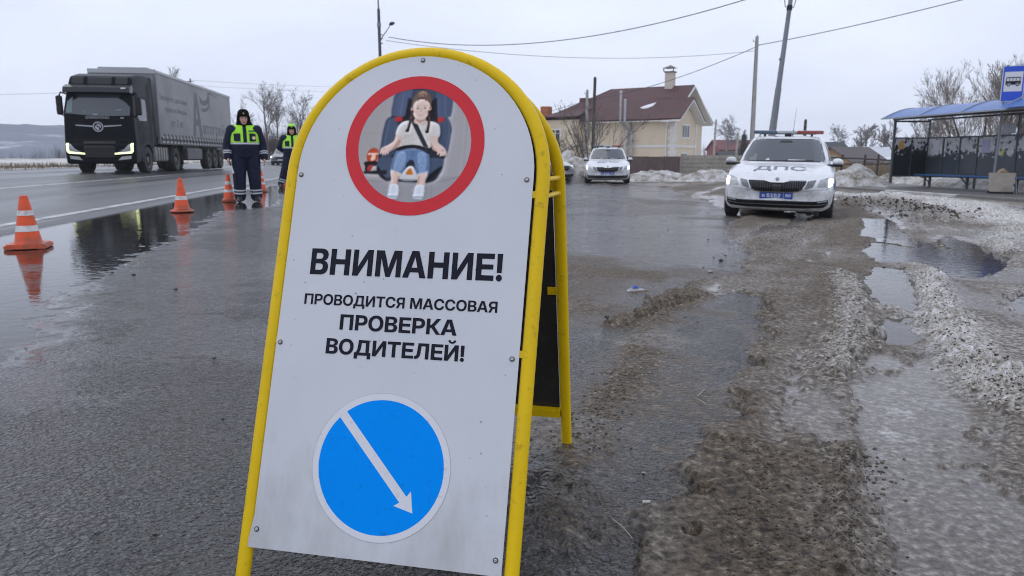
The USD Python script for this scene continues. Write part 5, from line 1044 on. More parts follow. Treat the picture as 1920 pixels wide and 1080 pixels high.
# the baton in the right hand
a1 = math.atan2(5.43, 15.35) + 0.05
bw = rotz(a1) @ np.array([-0.345, -0.115, 0.0]) + [-5.43, 15.35, 0.022]
bat = thing('baton', 'black and white striped traffic baton hanging from the officer\'s hand', 'baton', tuple(bw), a1)
pt_ = lambda s_: np.array([0.02 + 0.10 * s_, -0.01 - 0.02 * s_, 0.86 - 0.42 * s_])
obj('handle', tube([pt_(-0.05), pt_(0.28)], 0.014, 12), black_plastic, bat)
for k, (s0, s1) in enumerate(((0.28, 0.40), (0.40, 0.52), (0.52, 0.64), (0.64, 0.74), (0.74, 0.98))):
    obj('white_stripe' if k % 2 == 0 and k < 4 else 'black_stripe', tube([pt_(s0), pt_(s1)], 0.0185 if k < 4 else 0.017, 12), M('baton_white', (0.7, 0.7, 0.7), 0.4) if k < 3 else black_plastic, bat)
# ================================================================ poles, lamps, wires
concrete = M('pole_concrete', (0.33, 0.32, 0.29), 0.8, var=0.2, scale=3, bump=0.004, bscale=30, dirt=(0.2, 0.19, 0.17), dscale=1.4, damt=0.3)
galv = M('galvanised', (0.20, 0.215, 0.235), 0.5, 0.25, var=0.12, scale=3, dirt=(0.13, 0.14, 0.15), dscale=1.2, damt=0.3)
old_wood = M('weathered_wood', (0.055, 0.045, 0.038), 0.85, var=0.3, scale=6, bump=0.006, bscale=30)
wire_m = M('cable_black', (0.035, 0.035, 0.038), 0.6)
ceramic = M('insulator', (0.55, 0.55, 0.53), 0.3)
def pole_xy(px, Z): return ((px - 960) / 1390 * Z, Z * 1.0155)
def z_at(py, Z): return CAM_Z + (294 - py) / 1390 * Z * 1.0
def concrete_pole(label, x, y, h, r0=0.15, r1=0.085, lean=0.0, cap=True):
    t = thing('utility_pole', label, 'utility pole', (x, y, g_at(x, y)), 0.2)
    n = 4
    v, f = tube([(0, 0, -0.3), (lean * h, 0, h)], [r0 * 1.2, r1 * 1.2], 8); obj('post', (v, f), concrete, t)
    cr = MB().tube([(lean * h * 0.97 - 0.30, 0, h - 0.35), (lean * h * 0.97 + 0.02, 0, h - 0.35)], 0.022, 6); obj('bracket', cr, galv, t)
    for k in (0.0,): obj('insulator', move(lathe([(0, 0), (0.035, 0.01), (0.05, 0.05), (0.03, 0.07), (0.045, 0.10), (0.02, 0.14), (0, 0.14)], 10), (lean * h * 0.97 - 0.28, 0, h - 0.34)), ceramic, t, True)
    obj('insulator', move(lathe([(0, 0), (0.035, 0.01), (0.05, 0.05), (0.03, 0.07), (0.045, 0.10), (0.02, 0.14), (0, 0.14)], 10), (lean * h, 0, h)), ceramic, t, True)
    obj('ground_wire', tube([(-r0 * 1.3 + 0.0, -0.05, 0), (lean * h - r1 * 1.35, -0.05, h - 0.4)], 0.010, 5), wire_m, t)
    return t
x, y = pole_xy(1409, 54); concrete_pole('tall pale concrete utility pole left of the leaning grey steel pole', x, y, z_at(78, 54) - g_at(x, y), 0.17, 0.10, -0.008)
x, y = pole_xy(1099, 78); concrete_pole('short pale concrete pole in front of the cream house', x, y, z_at(173, 78) - g_at(x, y), 0.19, 0.12, 0.0)
x, y = pole_xy(1337, 110); concrete_pole('thin concrete pole right of the cream house gable', x, y, z_at(226, 110) - g_at(x, y), 0.17, 0.12, 0.03)
x, y = pole_xy(1380, 118); concrete_pole('distant concrete pole in front of the red brick building', x, y, z_at(250, 118) - g_at(x, y), 0.2, 0.15, 0.02)
x, y = pole_xy(367, 150); t_ = thing('utility_pole', 'distant pole with a short cross arm rising behind the truck trailer', 'utility pole', (x, y, g_at(x, y)), 0.0)
obj('post', tube([(0, 0, 0), (0, 0, z_at(152, 150) - g_at(x, y))], [0.2, 0.13], 8), old_wood, t_); obj('cross_arm', MB().span((-0.7, -0.06, z_at(158, 150) - g_at(x, y)), (0.7, 0.06, z_at(158, 150) - g_at(x, y) + 0.12)), old_wood, t_)
x, y = pole_xy(1113, 62); t_ = thing('wooden_pole', 'dark wooden post standing in the bare tree before the house', 'utility pole', (x, y, g_at(x, y)), 0.0)
obj('post', tube([(-0.12, 0, -0.2), (0.0, 0, z_at(151, 62) - g_at(x, y))], [0.15, 0.12], 10), old_wood, t_); obj('cap', tube([(0, 0, z_at(152, 62) - g_at(x, y)), (0, 0, z_at(149, 62) - g_at(x, y))], [0.13, 0.05], 8), old_wood, t_)
x, y = pole_xy(1506, 70); t_ = thing('wooden_pole', 'stub of dark wooden post seen above the nearest police car roof', 'utility pole', (x, y, g_at(x, y)), 0.0)
obj('post', tube([(0, 0, -0.2), (0.0, 0, z_at(227, 70) - g_at(x, y))], [0.16, 0.13], 10), old_wood, t_); obj('cap', tube([(0, 0, z_at(228, 70) - g_at(x, y)), (0, 0, z_at(225, 70) - g_at(x, y))], [0.14, 0.05], 8), old_wood, t_)
# leaning faceted steel lamp column behind the parked police car
x, y = pole_xy(1438, 34); ls = thing('lamp_column', 'leaning grey faceted steel lamp column behind the nearest police car', 'street lamp', (x, y, g_at(x, y)), 0.3)
ln = 0.080; UPx = np.array([math.cos(-0.3), math.sin(-0.3)])
def lp(h, e=0): return np.array([UPx[0] * ln * h + e, UPx[1] * ln * h, h])
obj('lower_shaft', tube([lp(-0.2), lp(4.1)], [0.20, 0.135], 8), galv, ls)
obj('collar', tube([lp(4.08), lp(4.2)], [0.145, 0.14], 8), galv, ls)
obj('upper_shaft', tube([lp(4.15), lp(9.5)], [0.118, 0.085], 8), galv, ls)
obj('clamp', tube([lp(7.55), lp(7.75)], [0.125, 0.125], 10), black_plastic, ls)
for sd in (1, -1): obj('lamp_arm', tube([lp(7.65), lp(7.6) + [sd * 0.22, 0, 0.08], lp(7.9) + [sd * 0.34, 0, 0.25], lp(8.9) + [sd * 0.8, 0, 0.3]], 0.02, 8), galv, ls)
obj('cable_hook', MB().box(lp(5.45) + [-0.14, 0, 0], (0.06, 0.05, 0.08)), galv, ls)
# lamp post behind the sign
x, y = pole_xy(718, 46); lh = z_at(2, 46) - g_at(x, y); lz = lambda py: z_at(py, 46) - g_at(x, y)
lm = thing('street_lamp', 'slim street lamp post with one lamp arm rising behind the sign', 'street lamp', (x, y, g_at(x, y)), 0.0)
obj('post', tube([(0.03, 0, 0), (0.0, 0, lz(30))], [0.12, 0.085], 10), M('lamp_post_dark', (0.07, 0.075, 0.085), 0.6, 0.2, var=0.2), lm)
obj('upper_arm', tube([(0, 0, lz(31)), (-0.01, 0, lz(10)), (-0.06, 0.0, lz(2)), (-0.25, 0, lz(-10)), (-0.9, 0, lz(-22))], [0.05, 0.045, 0.04, 0.035, 0.03], 8), galv, lm)
obj('side_arm', tube([(0.03, 0, lz(88)), (0.15, 0, lz(80)), (0.45, 0, lz(68)), (0.68, 0, lz(58))], [0.03, 0.03, 0.028, 0.025], 8), galv, lm)
obj('lamp_head', move(hull(np.array([(-0.16, -0.1, -0.02), (-0.16, 0.1, -0.02), (0.2, -0.08, 0.07), (0.2, 0.08, 0.07), (-0.05, -0.13, 0.12), (-0.05, 0.13, 0.12), (0.14, 0.0, 0.16), (0.02, 0, -0.07)])), (0.76, 0, lz(57))), M('lamp_head_dark', (0.04, 0.05, 0.05), 0.5), lm, 30)
for z_ in (75, 82, 90): obj('cable_bracket', MB().box((0.1, 0, lz(z_)), (0.22, 0.04, 0.05)), galv, lm)
obj('band', tube([(0, 0, lz(62)), (0, 0, lz(54))], [0.12, 0.12], 10), galv, lm)
def wire(label, pts, r=0.012, sag=0.0, n=24):
    p0, p1 = np.asarray(pts[0], float), np.asarray(pts[1], float); s = np.linspace(0, 1, n)[:, None]
    p = p0 + (p1 - p0) * s; p[:, 2] -= (4 * sag * s * (1 - s))[:, 0]
    obj('overhead_cable', tube(p, r, 5), wire_m, None, False, label, 'cable')
def at_px(px, py, Z): return np.array([(px - 960) / 1390 * Z, (Z + (z_at(py, Z) - CAM_Z) * 0.1743) * 1.0155, CAM_Z + (Z * math.tan(math.radians(-10.04) + math.atan((540 - py) / 1390)) * math.sqrt(1.0)) * 1.0155])
A_l = np.array(pole_xy(735, 46) + (z_at(79, 46),)); B_l = np.array(pole_xy(730, 46) + (z_at(85, 46),))
wire('upper cable from the lamp post sweeping up to the right over the lot', [A_l, np.array(pole_xy(1471, 31)[:2] + (z_at(-14, 31),))], 0.020, 1.25)
wire('lower cable from the lamp post to the concrete pole', [B_l, np.array(pole_xy(1405, 54) + (z_at(103, 54),))], 0.014, 0.75)
wire('cable rising to the right from the concrete pole past the steel column', [np.array(pole_xy(1411, 54) + (z_at(93, 54),)), np.array(pole_xy(2010, 40) + (z_at(-48, 40),))], 0.026, 0.25)
wire('cable from the short pole by the house to the tall concrete pole', [np.array(pole_xy(1099, 78) + (z_at(191, 78),)), np.array(pole_xy(1411, 54) + (z_at(94, 54),))], 0.026, 0.55)
wire('cable from the short house pole going left behind the sign', [np.array(pole_xy(1099, 78) + (z_at(191, 78),)), np.array(pole_xy(930, 90) + (z_at(232, 90),))], 0.022, 0.2)
wire('thin distant line to the left of the truck', [np.array(pole_xy(367, 150) + (z_at(168, 150),)), np.array(pole_xy(-300, 160) + (z_at(182, 160),))], 0.03, 0.6)
wire('upper thin distant line right of the truck trailer', [np.array(pole_xy(367, 150) + (z_at(155, 150),)), np.array(pole_xy(700, 200) + (z_at(168, 200),))], 0.022, 0.3)
wire('lower thin distant line right of the truck trailer', [np.array(pole_xy(367, 150) + (z_at(164, 150),)), np.array(pole_xy(700, 200) + (z_at(177, 200),))], 0.022, 0.3)

# ================================================================ pavement, kerb and bus shelter
pave = M('pavement_asphalt', (0.105, 0.098, 0.092), 0.5, var=0.25, scale=2.0, bump=0.004, bscale=60, dirt=(0.2, 0.19, 0.18), dscale=1.0, damt=0.3)
struct('pavement', strip(14.76, 21.4, 14.5, 60, 0.012, 8, 60), pave, True)
kerb = UsdGeom.Xform.Define(stage, '/World/kerb').GetPrim(); tag(kerb, kind='structure')
kw = M('kerb_white', (0.50, 0.49, 0.47), 0.7, var=0.15, scale=6, dirt=(0.26, 0.25, 0.23), dscale=4, damt=0.5); kg = M('kerb_grey', (0.15, 0.145, 0.14), 0.75, var=0.2, scale=6)
def kerb_stone(a, b, m, w=0.15, h=0.13):
    a, b = np.asarray(a, float), np.asarray(b, float); d = b - a; L_ = np.linalg.norm(d); c = (a + b) / 2; z = g_base(c[0], c[1])
    R = rotz(math.atan2(d[1], d[0])); v, f = rbox((-L_ / 2 + 0.006, -w / 2, -0.12), (L_ / 2 - 0.006, w / 2, h - 0.04), 0.015)
    obj('kerb_stone', (v @ R.T + [c[0], c[1], z], f), m, kerb)
for k, t0 in enumerate(np.arange(14.9, 44, 1.0)):
    p0, p1 = qt(14.68, t0)[:2], qt(14.68, t0 + 1.0)[:2]; kerb_stone(p0, p1, kw if k % 6 in (3, 4, 5) or k > 10 else kg)
pa, pb = np.array([11.95, 17.0]), np.array([7.9, 11.0]); dd_ = (pb - pa) / np.linalg.norm(pb - pa)
for k in range(7): kerb_stone(pa + dd_ * k, pa + dd_ * (k + 1), kg)
frame_m = M('shelter_steel', (0.085, 0.092, 0.10), 0.5, 0.3, var=0.2, scale=4, dirt=(0.05, 0.05, 0.05), dscale=3, damt=0.3)
roof_blue = usdkit.material(stage, '/World/Looks/blue_roof_sheet', {'tc': ('texture_coordinate', {}), 'n': ('noise_texture', {'scale': 1.5, 'detail': 5.0}), 'r': ('rgb_ramp', {'ramp': [(0.3, (0.055, 0.13, 0.36)), (0.7, (0.085, 0.18, 0.44))]}), 'w': ('wave_texture', {'wave_type': 'bands', 'bands_direction': 'x', 'scale': 3.2}), 'b': ('bump', {'strength': 0.6, 'distance': 0.02}), 'p': ('principled_bsdf', {'roughness': 0.28})}, [('tc.object', 'n.vector'), ('n.fac', 'r.fac'), ('r.color', 'p.base_color'), ('tc.object', 'w.vector'), ('w.fac', 'b.height'), ('b.normal', 'p.normal')], surface='p.BSDF')
bench_blue = M('bench_blue', (0.025, 0.10, 0.26), 0.45, var=0.15, scale=4)
def panel_mat(name, seed, z0, z1, base):
    """dark sheet with the remains of torn bills pasted on its upper part"""
    return usdkit.material(stage, '/World/Looks/' + name, {'tc': ('texture_coordinate', {}), 'mp': ('mapping', {'location': (seed * 3.7, seed * 1.3, 0.0)}), 'n': ('noise_texture', {'scale': 5.5, 'detail': 7.0, 'roughness': 0.66}), 'sx': ('separate_xyz', {}),
        'zr': ('map_range', {'from_min': z0, 'from_max': z1, 'to_min': -0.20, 'to_max': 0.085, 'clamp': True}), 'ad': ('math', {'math_type': 'add'}), 'th': ('map_range', {'from_min': 0.52, 'from_max': 0.545, 'clamp': True}), 'n2': ('noise_texture', {'scale': 30.0}), 'pc': ('rgb_ramp', {'ramp': [(0.3, (0.45, 0.45, 0.47)), (0.7, (0.75, 0.75, 0.75))]}),
        'nb': ('noise_texture', {'scale': 1.0}), 'bc': ('rgb_ramp', {'ramp': [(0.3, tuple(np.array(base) * 0.7)), (0.7, tuple(np.array(base) * 1.3))]}), 'm': ('mix_color', {}), 'rr': ('mix_float', {'a': 0.22, 'b': 0.8}), 'p': ('principled_bsdf', {})},
        [('tc.object', 'mp.vector'), ('mp.vector', 'n.vector'), ('tc.object', 'sx.vector'), ('sx.z', 'zr.value'), ('n.fac', 'ad.value1'), ('zr.result', 'ad.value2'), ('ad.value', 'th.value'), ('tc.object', 'n2.vector'), ('n2.fac', 'pc.fac'), ('tc.object', 'nb.vector'), ('nb.fac', 'bc.fac'), ('th.result', 'm.fac'), ('bc.color', 'm.a'), ('pc.color', 'm.b'), ('m.result', 'p.base_color'), ('th.result', 'rr.fac'), ('rr.result', 'p.roughness')], surface='p.BSDF')
shx, shy = qt(17.75, 25.1)[:2]; SZ = -0.128
sh = thing('bus_shelter', 'bus shelter with curved blue roof, dark panels with torn bills and blue bench', 'bus shelter', (shx, shy, SZ), math.atan2(ROAD_N[1], ROAD_N[0]))
NB = 9; PW = 0.805; Dp = 1.38
for y in (0.0, -7.05): obj('post', MB().span((-0.035, y - 0.035, -0.1), (0.035, y + 0.035, 2.36)), frame_m, sh)
for k in range(NB + 1):
    y = -0.02 - k * PW; obj('mullion', MB().span((Dp - 0.03, y - 0.03, 0.0 if k % 3 == 0 else 0.36), (Dp + 0.03, y + 0.03, 2.42 if k in (0, 5, 9) else 1.76)), frame_m, sh)
obj('mullion', MB().span((Dp * 0.52 - 0.02, -0.03, 0.36), (Dp * 0.52 + 0.02, 0.03, 1.74)), frame_m, sh)
for z in (0.37, 1.74): obj('rail', MB().span((0.036, -0.024, z - 0.022), (Dp - 0.031, 0.024, z + 0.022)), frame_m, sh); obj('rail', MB().span((Dp - 0.024, -NB * PW, z - 0.025), (Dp + 0.024, -0.06, z + 0.025)), frame_m, sh)
obj('rail', MB().span((-0.03, -0.03, 2.30), (Dp, 0.03, 2.36)), frame_m, sh)
for x in (0.0, Dp): obj('roof_beam', MB().span((x - 0.03, -NB * PW, 2.361), (x + 0.03, 0.1, 2.42)), frame_m, sh)
for i, (x0, x1) in enumerate(((0.04, Dp * 0.52 - 0.021), (Dp * 0.52 + 0.021, Dp - 0.031))):
    obj('panel', MB().span((x0, -0.008, 0.39), (x1, 0.008, 1.72)), panel_mat('end_panel_%d' % i, 3 + i, 0.9, 1.5, (0.012, 0.015, 0.018)), sh)
for k in range(NB):
    obj('panel', MB().span((Dp - 0.008, -0.05 - (k + 1) * PW + 0.06, 0.395), (Dp + 0.008, -0.02 - k * PW - 0.031, 1.715)), panel_mat('back_panel_%d' % k, k, 0.75, 1.35, (0.058, 0.072, 0.086)), sh)
obj('paper_notice', MB().span((0.20, -0.016, 1.34), (0.42, -0.0095, 1.62)), M('notice_orange', (0.62, 0.36, 0.10), 0.7, var=0.4, scale=9), sh)
obj('paper_notice', MB().span((Dp - 0.016, -0.62, 1.15), (Dp - 0.0095, -0.28, 1.66)), M('notice_white', (0.62, 0.63, 0.68), 0.7, var=0.1, scale=9), sh)
obj('paper_notice', MB().span((Dp - 0.016, -2.97, 1.2), (Dp - 0.0095, -2.62, 1.62)), M('notice_pale', (0.42, 0.43, 0.58), 0.7, var=0.1, scale=9), sh)
obj('paper_notice', MB().span((Dp - 0.016, -3.55, 1.12), (Dp - 0.0095, -3.44, 1.28)), M('notice_yellow', (0.6, 0.55, 0.10), 0.7), sh)
# curved roof: an arch from the overhanging front edge to the back, in two lengths with ribs
def roof_piece(y0, y1, dz=0.0, n=16):
    a = np.linspace(0, 1, n); X = -0.52 + a * (Dp + 0.72); Zt = 2.37 + dz + 0.42 * np.sin(np.pi * (0.03 + 0.80 * a)) 
    up = np.stack([X, 0 * X, Zt], 1); v = []
    for y in (y0, y1):
        for th in (0.0, -0.018): v.append(up + [0, y, th])
    V = np.vstack(v); F = []
    for i in range(n - 1):
        A0, A1, B0, B1 = i, i + n, i + 2 * n, i + 3 * n
        F += [(A0, A0 + 1, B0 + 1, B0), (A1, B1, B1 + 1, A1 + 1), (A0, A1, A1 + 1, A0 + 1), (B0, B0 + 1, B1 + 1, B1)]
    F += [(0, 2 * n, 3 * n, n), (n - 1, 2 * n - 1, 4 * n - 1, 3 * n - 1)]
    return (V, np.array(F)), up
RY = [0.02, -1.88, -3.77, -5.6, -7.5]
for k in range(4):
    (m_, up) = roof_piece(RY[k], RY[k + 1] + 0.01, 0.0 if k < 3 else 0.06)
    obj('roof_sheet', m_, roof_blue, sh, 40)
    obj('roof_rib', tube(up + [0, RY[k], 0.012 + (0.06 if k == 3 else 0)], 0.018, 6), M('rib_grey', (0.30, 0.32, 0.36), 0.4, 0.3), sh)
obj('roof_edge', MB().span((-0.56, -5.6, 2.385), (-0.50, 0.04, 2.43)), M('rib_grey', (0.30, 0.32, 0.36), 0.4, 0.3), sh)
seat = obj('bench', MB().add(rbox((0.72, -7.1, 0.40), (1.12, 0.0 - 0.25, 0.46), 0.012)), bench_blue, sh)
for y in (-0.75, -2.55, -4.6): obj('bench_leg', MB().span((0.98, y - 0.03, 0), (1.05, y + 0.03, 0.40)).tube([(0.76, y, 0.39), (1.0, y, 0.14)], 0.02, 6), frame_m, seat)
# bus stop sign on its post
bx, by = 14.55, 22.6; bs = thing('bus_stop_sign', 'blue bus stop sign with bus pictogram on a grey pole', 'sign', (bx, by, SZ), -0.50)
obj('post', tube([(-0.02, 0, 0), (0.03, 0, 3.72)], 0.038, 12), galv, bs)
sign_blue = M('sign_blue', (0.012, 0.075, 0.55), 0.35, var=0.05); sign_white = M('sign_white', (0.66, 0.67, 0.68), 0.4)
pn = lambda s, d, y: stand(prism(s, d), (0.20, y, 0))
obj('panel', pn(sbox(-0.285, 2.67, 0.285, 3.70).buffer(-0.03).buffer(0.03), 0.03, 0.0), M('sign_back', (0.30, 0.31, 0.33), 0.5, 0.5), bs)
obj('white_border', pn(sbox(-0.28, 2.675, 0.28, 3.695).buffer(-0.03).buffer(0.03), 0.003, -0.0305), sign_white, bs)
v, f = prism(sbox(-0.262, 2.69, 0.262, 3.68), 0.003); obj('blue_field', stand((v, f), (0.20, -0.0345, 0)), sign_blue, bs)
v, f = prism(sbox(-0.225, 2.96, 0.225, 3.52), 0.003); obj('white_field', stand((v, f), (0.20, -0.0385, 0)), sign_white, bs)
bus = sbox(-0.185, 3.15, 0.185, 3.37).buffer(-0.03).buffer(0.03).union(sbox(-0.19, 3.15, 0.185, 3.22))
for x0 in (-0.165, -0.085, -0.005, 0.075): bus = bus.difference(sbox(x0, 3.255, x0 + 0.065, 3.345))
bus = bus.difference(sbox(0.150, 3.25, 0.172, 3.345))
for cx in (-0.105, 0.11): bus = bus.difference(circ((cx, 3.15), 0.056, 20)).union(circ((cx, 3.15), 0.047, 20).difference(circ((cx, 3.15), 0.022, 16)))
v, f = prism(bus, 0.002); obj('bus_pictogram', stand((v, f), (0.20, -0.042, 0)), ink, bs)
obj('timetable_plate', MB().span((0.06, -0.05, 1.75), (0.40, -0.03, 2.05)), M('plate_galv', (0.25, 0.26, 0.27), 0.5, 0.3, dirt=(0.12, 0.12, 0.12), dscale=6, damt=0.4), bs)
# litter bin and the cardboard in it
nx, ny = 14.38, 22.0; lb = thing('litter_bin', 'stained beige concrete litter bin at the foot of the bus stop sign', 'litter bin', (nx, ny, SZ), -0.45)
wl = lambda lo, hi: hull([(sx * lo, sy * lo * 0.8, 0.06) for sx in (-1, 1) for sy in (-1, 1)] + [(sx * hi, sy * hi * 0.8, 0.60) for sx in (-1, 1) for sy in (-1, 1)])
cb = M('bin_concrete', (0.37, 0.33, 0.28), 0.8, var=0.15, scale=5, bump=0.006, bscale=24, dirt=(0.10, 0.075, 0.06), dscale=2.6, damt=0.35)
m = to_man(wl(0.26, 0.31)) - to_man(move(wl(0.22, 0.27), (0, 0, 0.05))); obj('body', m, cb, lb)
obj('stand', MB().span((-0.30, -0.2, 0.0), (0.30, -0.14, 0.06)).span((-0.30, 0.14, 0.0), (0.30, 0.2, 0.06)), black_plastic, lb)
obj('strut', tube([(0.31, -0.18, 0.6), (0.38, -0.24, 0.0)], 0.015, 6), galv, lb)
rg = np.random.default_rng(5); pts = rg.normal(size=(26, 3)) * [0.11, 0.10, 0.07] + [0.05, 0, 0.64]
obj('crumpled_cardboard', hull(pts), M('cardboard', (0.34, 0.25, 0.16), 0.85, var=0.15, scale=8), None, False, 'crumpled brown cardboard stuffed in the top of the litter bin', 'cardboard')
stage.GetPrimAtPath('/World/crumpled_cardboard').GetAttribute('points').Set(Vt.Vec3fArray.FromNumpy((np.array(stage.GetPrimAtPath('/World/crumpled_cardboard').GetAttribute('points').Get()) @ rotz(-0.45).T + [nx, ny, SZ]).astype(np.float32)))
# ================================================================ houses and fences
cream = M('cream_render', (0.63, 0.53, 0.395), 0.85, var=0.05, scale=0.8, dirt=(0.52, 0.44, 0.33), dscale=0.5, damt=0.3)
white_trim = M('white_trim', (0.66, 0.645, 0.61), 0.7, var=0.06, scale=2)
maroon = usdkit.material(stage, '/World/Looks/maroon_roof', {'tc': ('texture_coordinate', {}), 'n': ('noise_texture', {'scale': 0.9, 'detail': 5.0}), 'r': ('rgb_ramp', {'ramp': [(0.3, (0.056, 0.017, 0.017)), (0.7, (0.092, 0.028, 0.027))]}), 'w': ('wave_texture', {'wave_type': 'bands', 'bands_direction': 'x', 'scale': 1.6}), 'b': ('bump', {'strength': 0.7, 'distance': 0.05}), 'p': ('principled_bsdf', {'roughness': 0.6})}, [('tc.object', 'n.vector'), ('n.fac', 'r.fac'), ('r.color', 'p.base_color'), ('tc.object', 'w.vector'), ('w.fac', 'b.height'), ('b.normal', 'p.normal')], surface='p.BSDF')
pane = M('window_pane', (0.02, 0.025, 0.032), 0.06)
snow_m = M('snow', (0.74, 0.75, 0.77), 0.65, var=0.08, scale=2.0, bump=0.03, bscale=5)
def slab(pts, th):
    """a flat roof plane given by its corners (top side), th thick"""
    p = np.asarray(pts, float); n = np.cross(p[1] - p[0], p[2] - p[0]); n /= np.linalg.norm(n); n = n if n[2] > 0 else -n
    return hull(np.vstack([p, p - n * th]))
def window(parent, c, w, h, nrm, bars=2, top=0.0):
    """on a wall whose outward normal is -y ('s') or +x ('e')"""
    R = np.eye(3) if nrm == 's' else rotz(math.pi / 2)
    def B(lo, hi): return (MB().span(lo, hi).get()[0] @ R.T + c, MB().span(lo, hi).get()[1])
    fr = MB()
    s = 0.16
    for lo, hi in (((-w / 2 - s, -0.05, -h / 2 - s), (w / 2 + s, 0.0, -h / 2)), ((-w / 2 - s, -0.05, h / 2), (w / 2 + s, 0.0, h / 2 + s)), ((-w / 2 - s, -0.05, -h / 2), (-w / 2, 0.0, h / 2)), ((w / 2, -0.05, -h / 2), (w / 2 + s, 0.0, h / 2))): fr.add(*B(lo, hi))
    o = obj('window_surround', fr, white_trim, parent)
    obj('pane', B((-w / 2, -0.02, -h / 2), (w / 2, -0.005, h / 2)), pane, o)
    for k in range(1, bars + 1): x = -w / 2 + k * w / (bars + 1); obj('glazing_bar', B((x - 0.05, -0.045, -h / 2), (x + 0.05, -0.02, h / 2)), white_trim, o)
    if top: obj('glazing_bar', B((-w / 2, -0.043, h / 2 - top - 0.03), (w / 2, -0.02, h / 2 - top + 0.03)), white_trim, o)
hx, hy = (1245 - 960) / 1390 * 77, 77 * 1.0155; HZ = g_at(hx, hy) - 0.2
h = thing('cream_house', 'cream two storey house with dark red roof and pale chimney', 'house', (hx, hy, HZ), math.radians(-33))
EZ, RZ, W_, L_ = 6.05, 9.85, 11.4, 9.6
b = MB().add(hull([(0, 0, -1), (-L_, 0, -1), (0, W_, -1), (-L_, W_, -1), (0, 0, EZ - 0.1), (-L_, 0, EZ - 0.1), (0, W_, EZ - 0.1), (-L_, W_, EZ - 0.1), (0, W_ / 2, RZ - 0.35), (-L_, W_ / 2, RZ - 0.35)])); obj('wall', b, cream, h)
obj('bay_wall', hull([(1.0, 0.001, -1), (-0.3, 0.001, -1), (1.0, 6.6, -1), (-0.3, 6.6, -1), (1.0, 0.001, EZ - 0.12), (-0.3, 0.001, EZ - 0.12), (1.0, 6.6, EZ - 0.12), (-0.3, 6.6, EZ - 0.12), (1.0, 3.1, 7.75), (-0.3, 3.1, 7.75)]), cream, h)
sl = (RZ - EZ) / (W_ / 2 + 0.7)
rf = obj('roof', slab([(1.1, -0.7, EZ), (-L_ - 0.3, -0.7, EZ), (-L_ + 0.6, W_ / 2, RZ), (0.9, W_ / 2, RZ)], 0.14), maroon, h)
obj('roof', slab([(1.1, W_ + 0.7, EZ), (-L_ - 0.3, W_ + 0.7, EZ), (-L_ + 0.6, W_ / 2, RZ), (0.9, W_ / 2, RZ)], 0.14), maroon, h)
obj('bay_roof', slab([(1.9, -0.72, EZ + 0.03), (-0.5, -0.72, EZ + 0.03), (-0.5, 3.1, EZ + 0.03 + 3.82 * sl), (1.9, 3.1, EZ + 0.03 + 3.82 * sl)], 0.13), maroon, h)
obj('bay_roof', slab([(1.9, 7.0, EZ + 0.0), (-2.5, 7.0, EZ + 0.0), (-2.5, 3.1, EZ + 0.05 + 3.82 * sl), (1.9, 3.1, EZ + 0.05 + 3.82 * sl)], 0.13), maroon, h)
# white soffits and verge boards
obj('soffit', slab([(1.05, -0.66, EZ - 0.16), (-L_, -0.66, EZ - 0.16), (-L_, 0.3, EZ - 0.14), (1.05, 0.3, EZ - 0.14)], 0.10), white_trim, h)
vb = lambda x0, x1, ya, za, yb, zb: hull([(x0, ya, za - 0.16), (x1, ya, za - 0.16), (x0, yb, zb - 0.16), (x1, yb, zb - 0.16), (x0, ya, za - 0.34), (x1, ya, za - 0.34), (x0, yb, zb - 0.34), (x1, yb, zb - 0.34)])
for (x0, x1, ya, za, yb, zb) in ((-0.2, 1.08, -0.66, EZ, W_ / 2, RZ), (-0.2, 1.08, W_ + 0.66, EZ, W_ / 2, RZ), (0.9, 1.87, -0.68, EZ + 0.03, 3.1, EZ + 3.82 * sl), (0.9, 1.87, 6.95, EZ, 3.1, EZ + 3.82 * sl)): obj('verge_board', vb(x0, x1, ya, za, yb, zb), white_trim, h)
obj('floor_band', MB().span((-L_, -0.05, 3.15), (1.0, -0.002, 3.42)), white_trim, h); obj('floor_band', MB().span((1.002, 0.0, 3.15), (1.05, 6.6, 3.42)), white_trim, h)
for (x, y) in ((1.0, 0.0), (1.0, 6.4)):
    for k in range(17):
        a = 0.62 if k % 2 == 0 else 0.42
        if y == 0.0: obj('quoin', MB().span((1.0 - a, -0.06, -0.4 + k * 0.36), (1.055, a, -0.4 + k * 0.36 + 0.33)), white_trim, h)
        else: obj('quoin', MB().span((0.9, 6.6 - a * 0.6, -0.4 + k * 0.36), (1.06, 6.64, -0.4 + k * 0.36 + 0.33)), white_trim, h)
window(h, np.array([1.0, 3.3, 4.85]), 2.1, 1.2, 'e', 2); window(h, np.array([1.0, 3.1, 1.75]), 1.5, 1.5, 'e', 2)
window(h, np.array([0.0, 8.6, 1.75]), 0.9, 1.5, 'e', 1)
ch = obj('chimney', MB().add(rbox((-2.25, 5.1, 8.6), (-1.35, 6.0, 11.25), 0.03)), M('chimney_cream', (0.55, 0.48, 0.40), 0.8), rf)
obj('chimney_cap', MB().span((-2.35, 5.0, 11.25), (-1.25, 6.1, 11.37)).add(hull([(-2.4, 4.95, 11.72), (-1.2, 4.95, 11.72), (-2.4, 6.15, 11.72), (-1.2, 6.15, 11.72), (-1.8, 5.55, 12.05)])).span((-2.4, 4.95, 11.37), (-2.3, 5.05, 11.75)).span((-1.3, 4.95, 11.37), (-1.2, 5.05, 11.75)), M('cap_metal', (0.15, 0.13, 0.12), 0.5), rf)
flue = M('flue_steel', (0.38, 0.38, 0.38), 0.35, 0.7, var=0.2, scale=2)
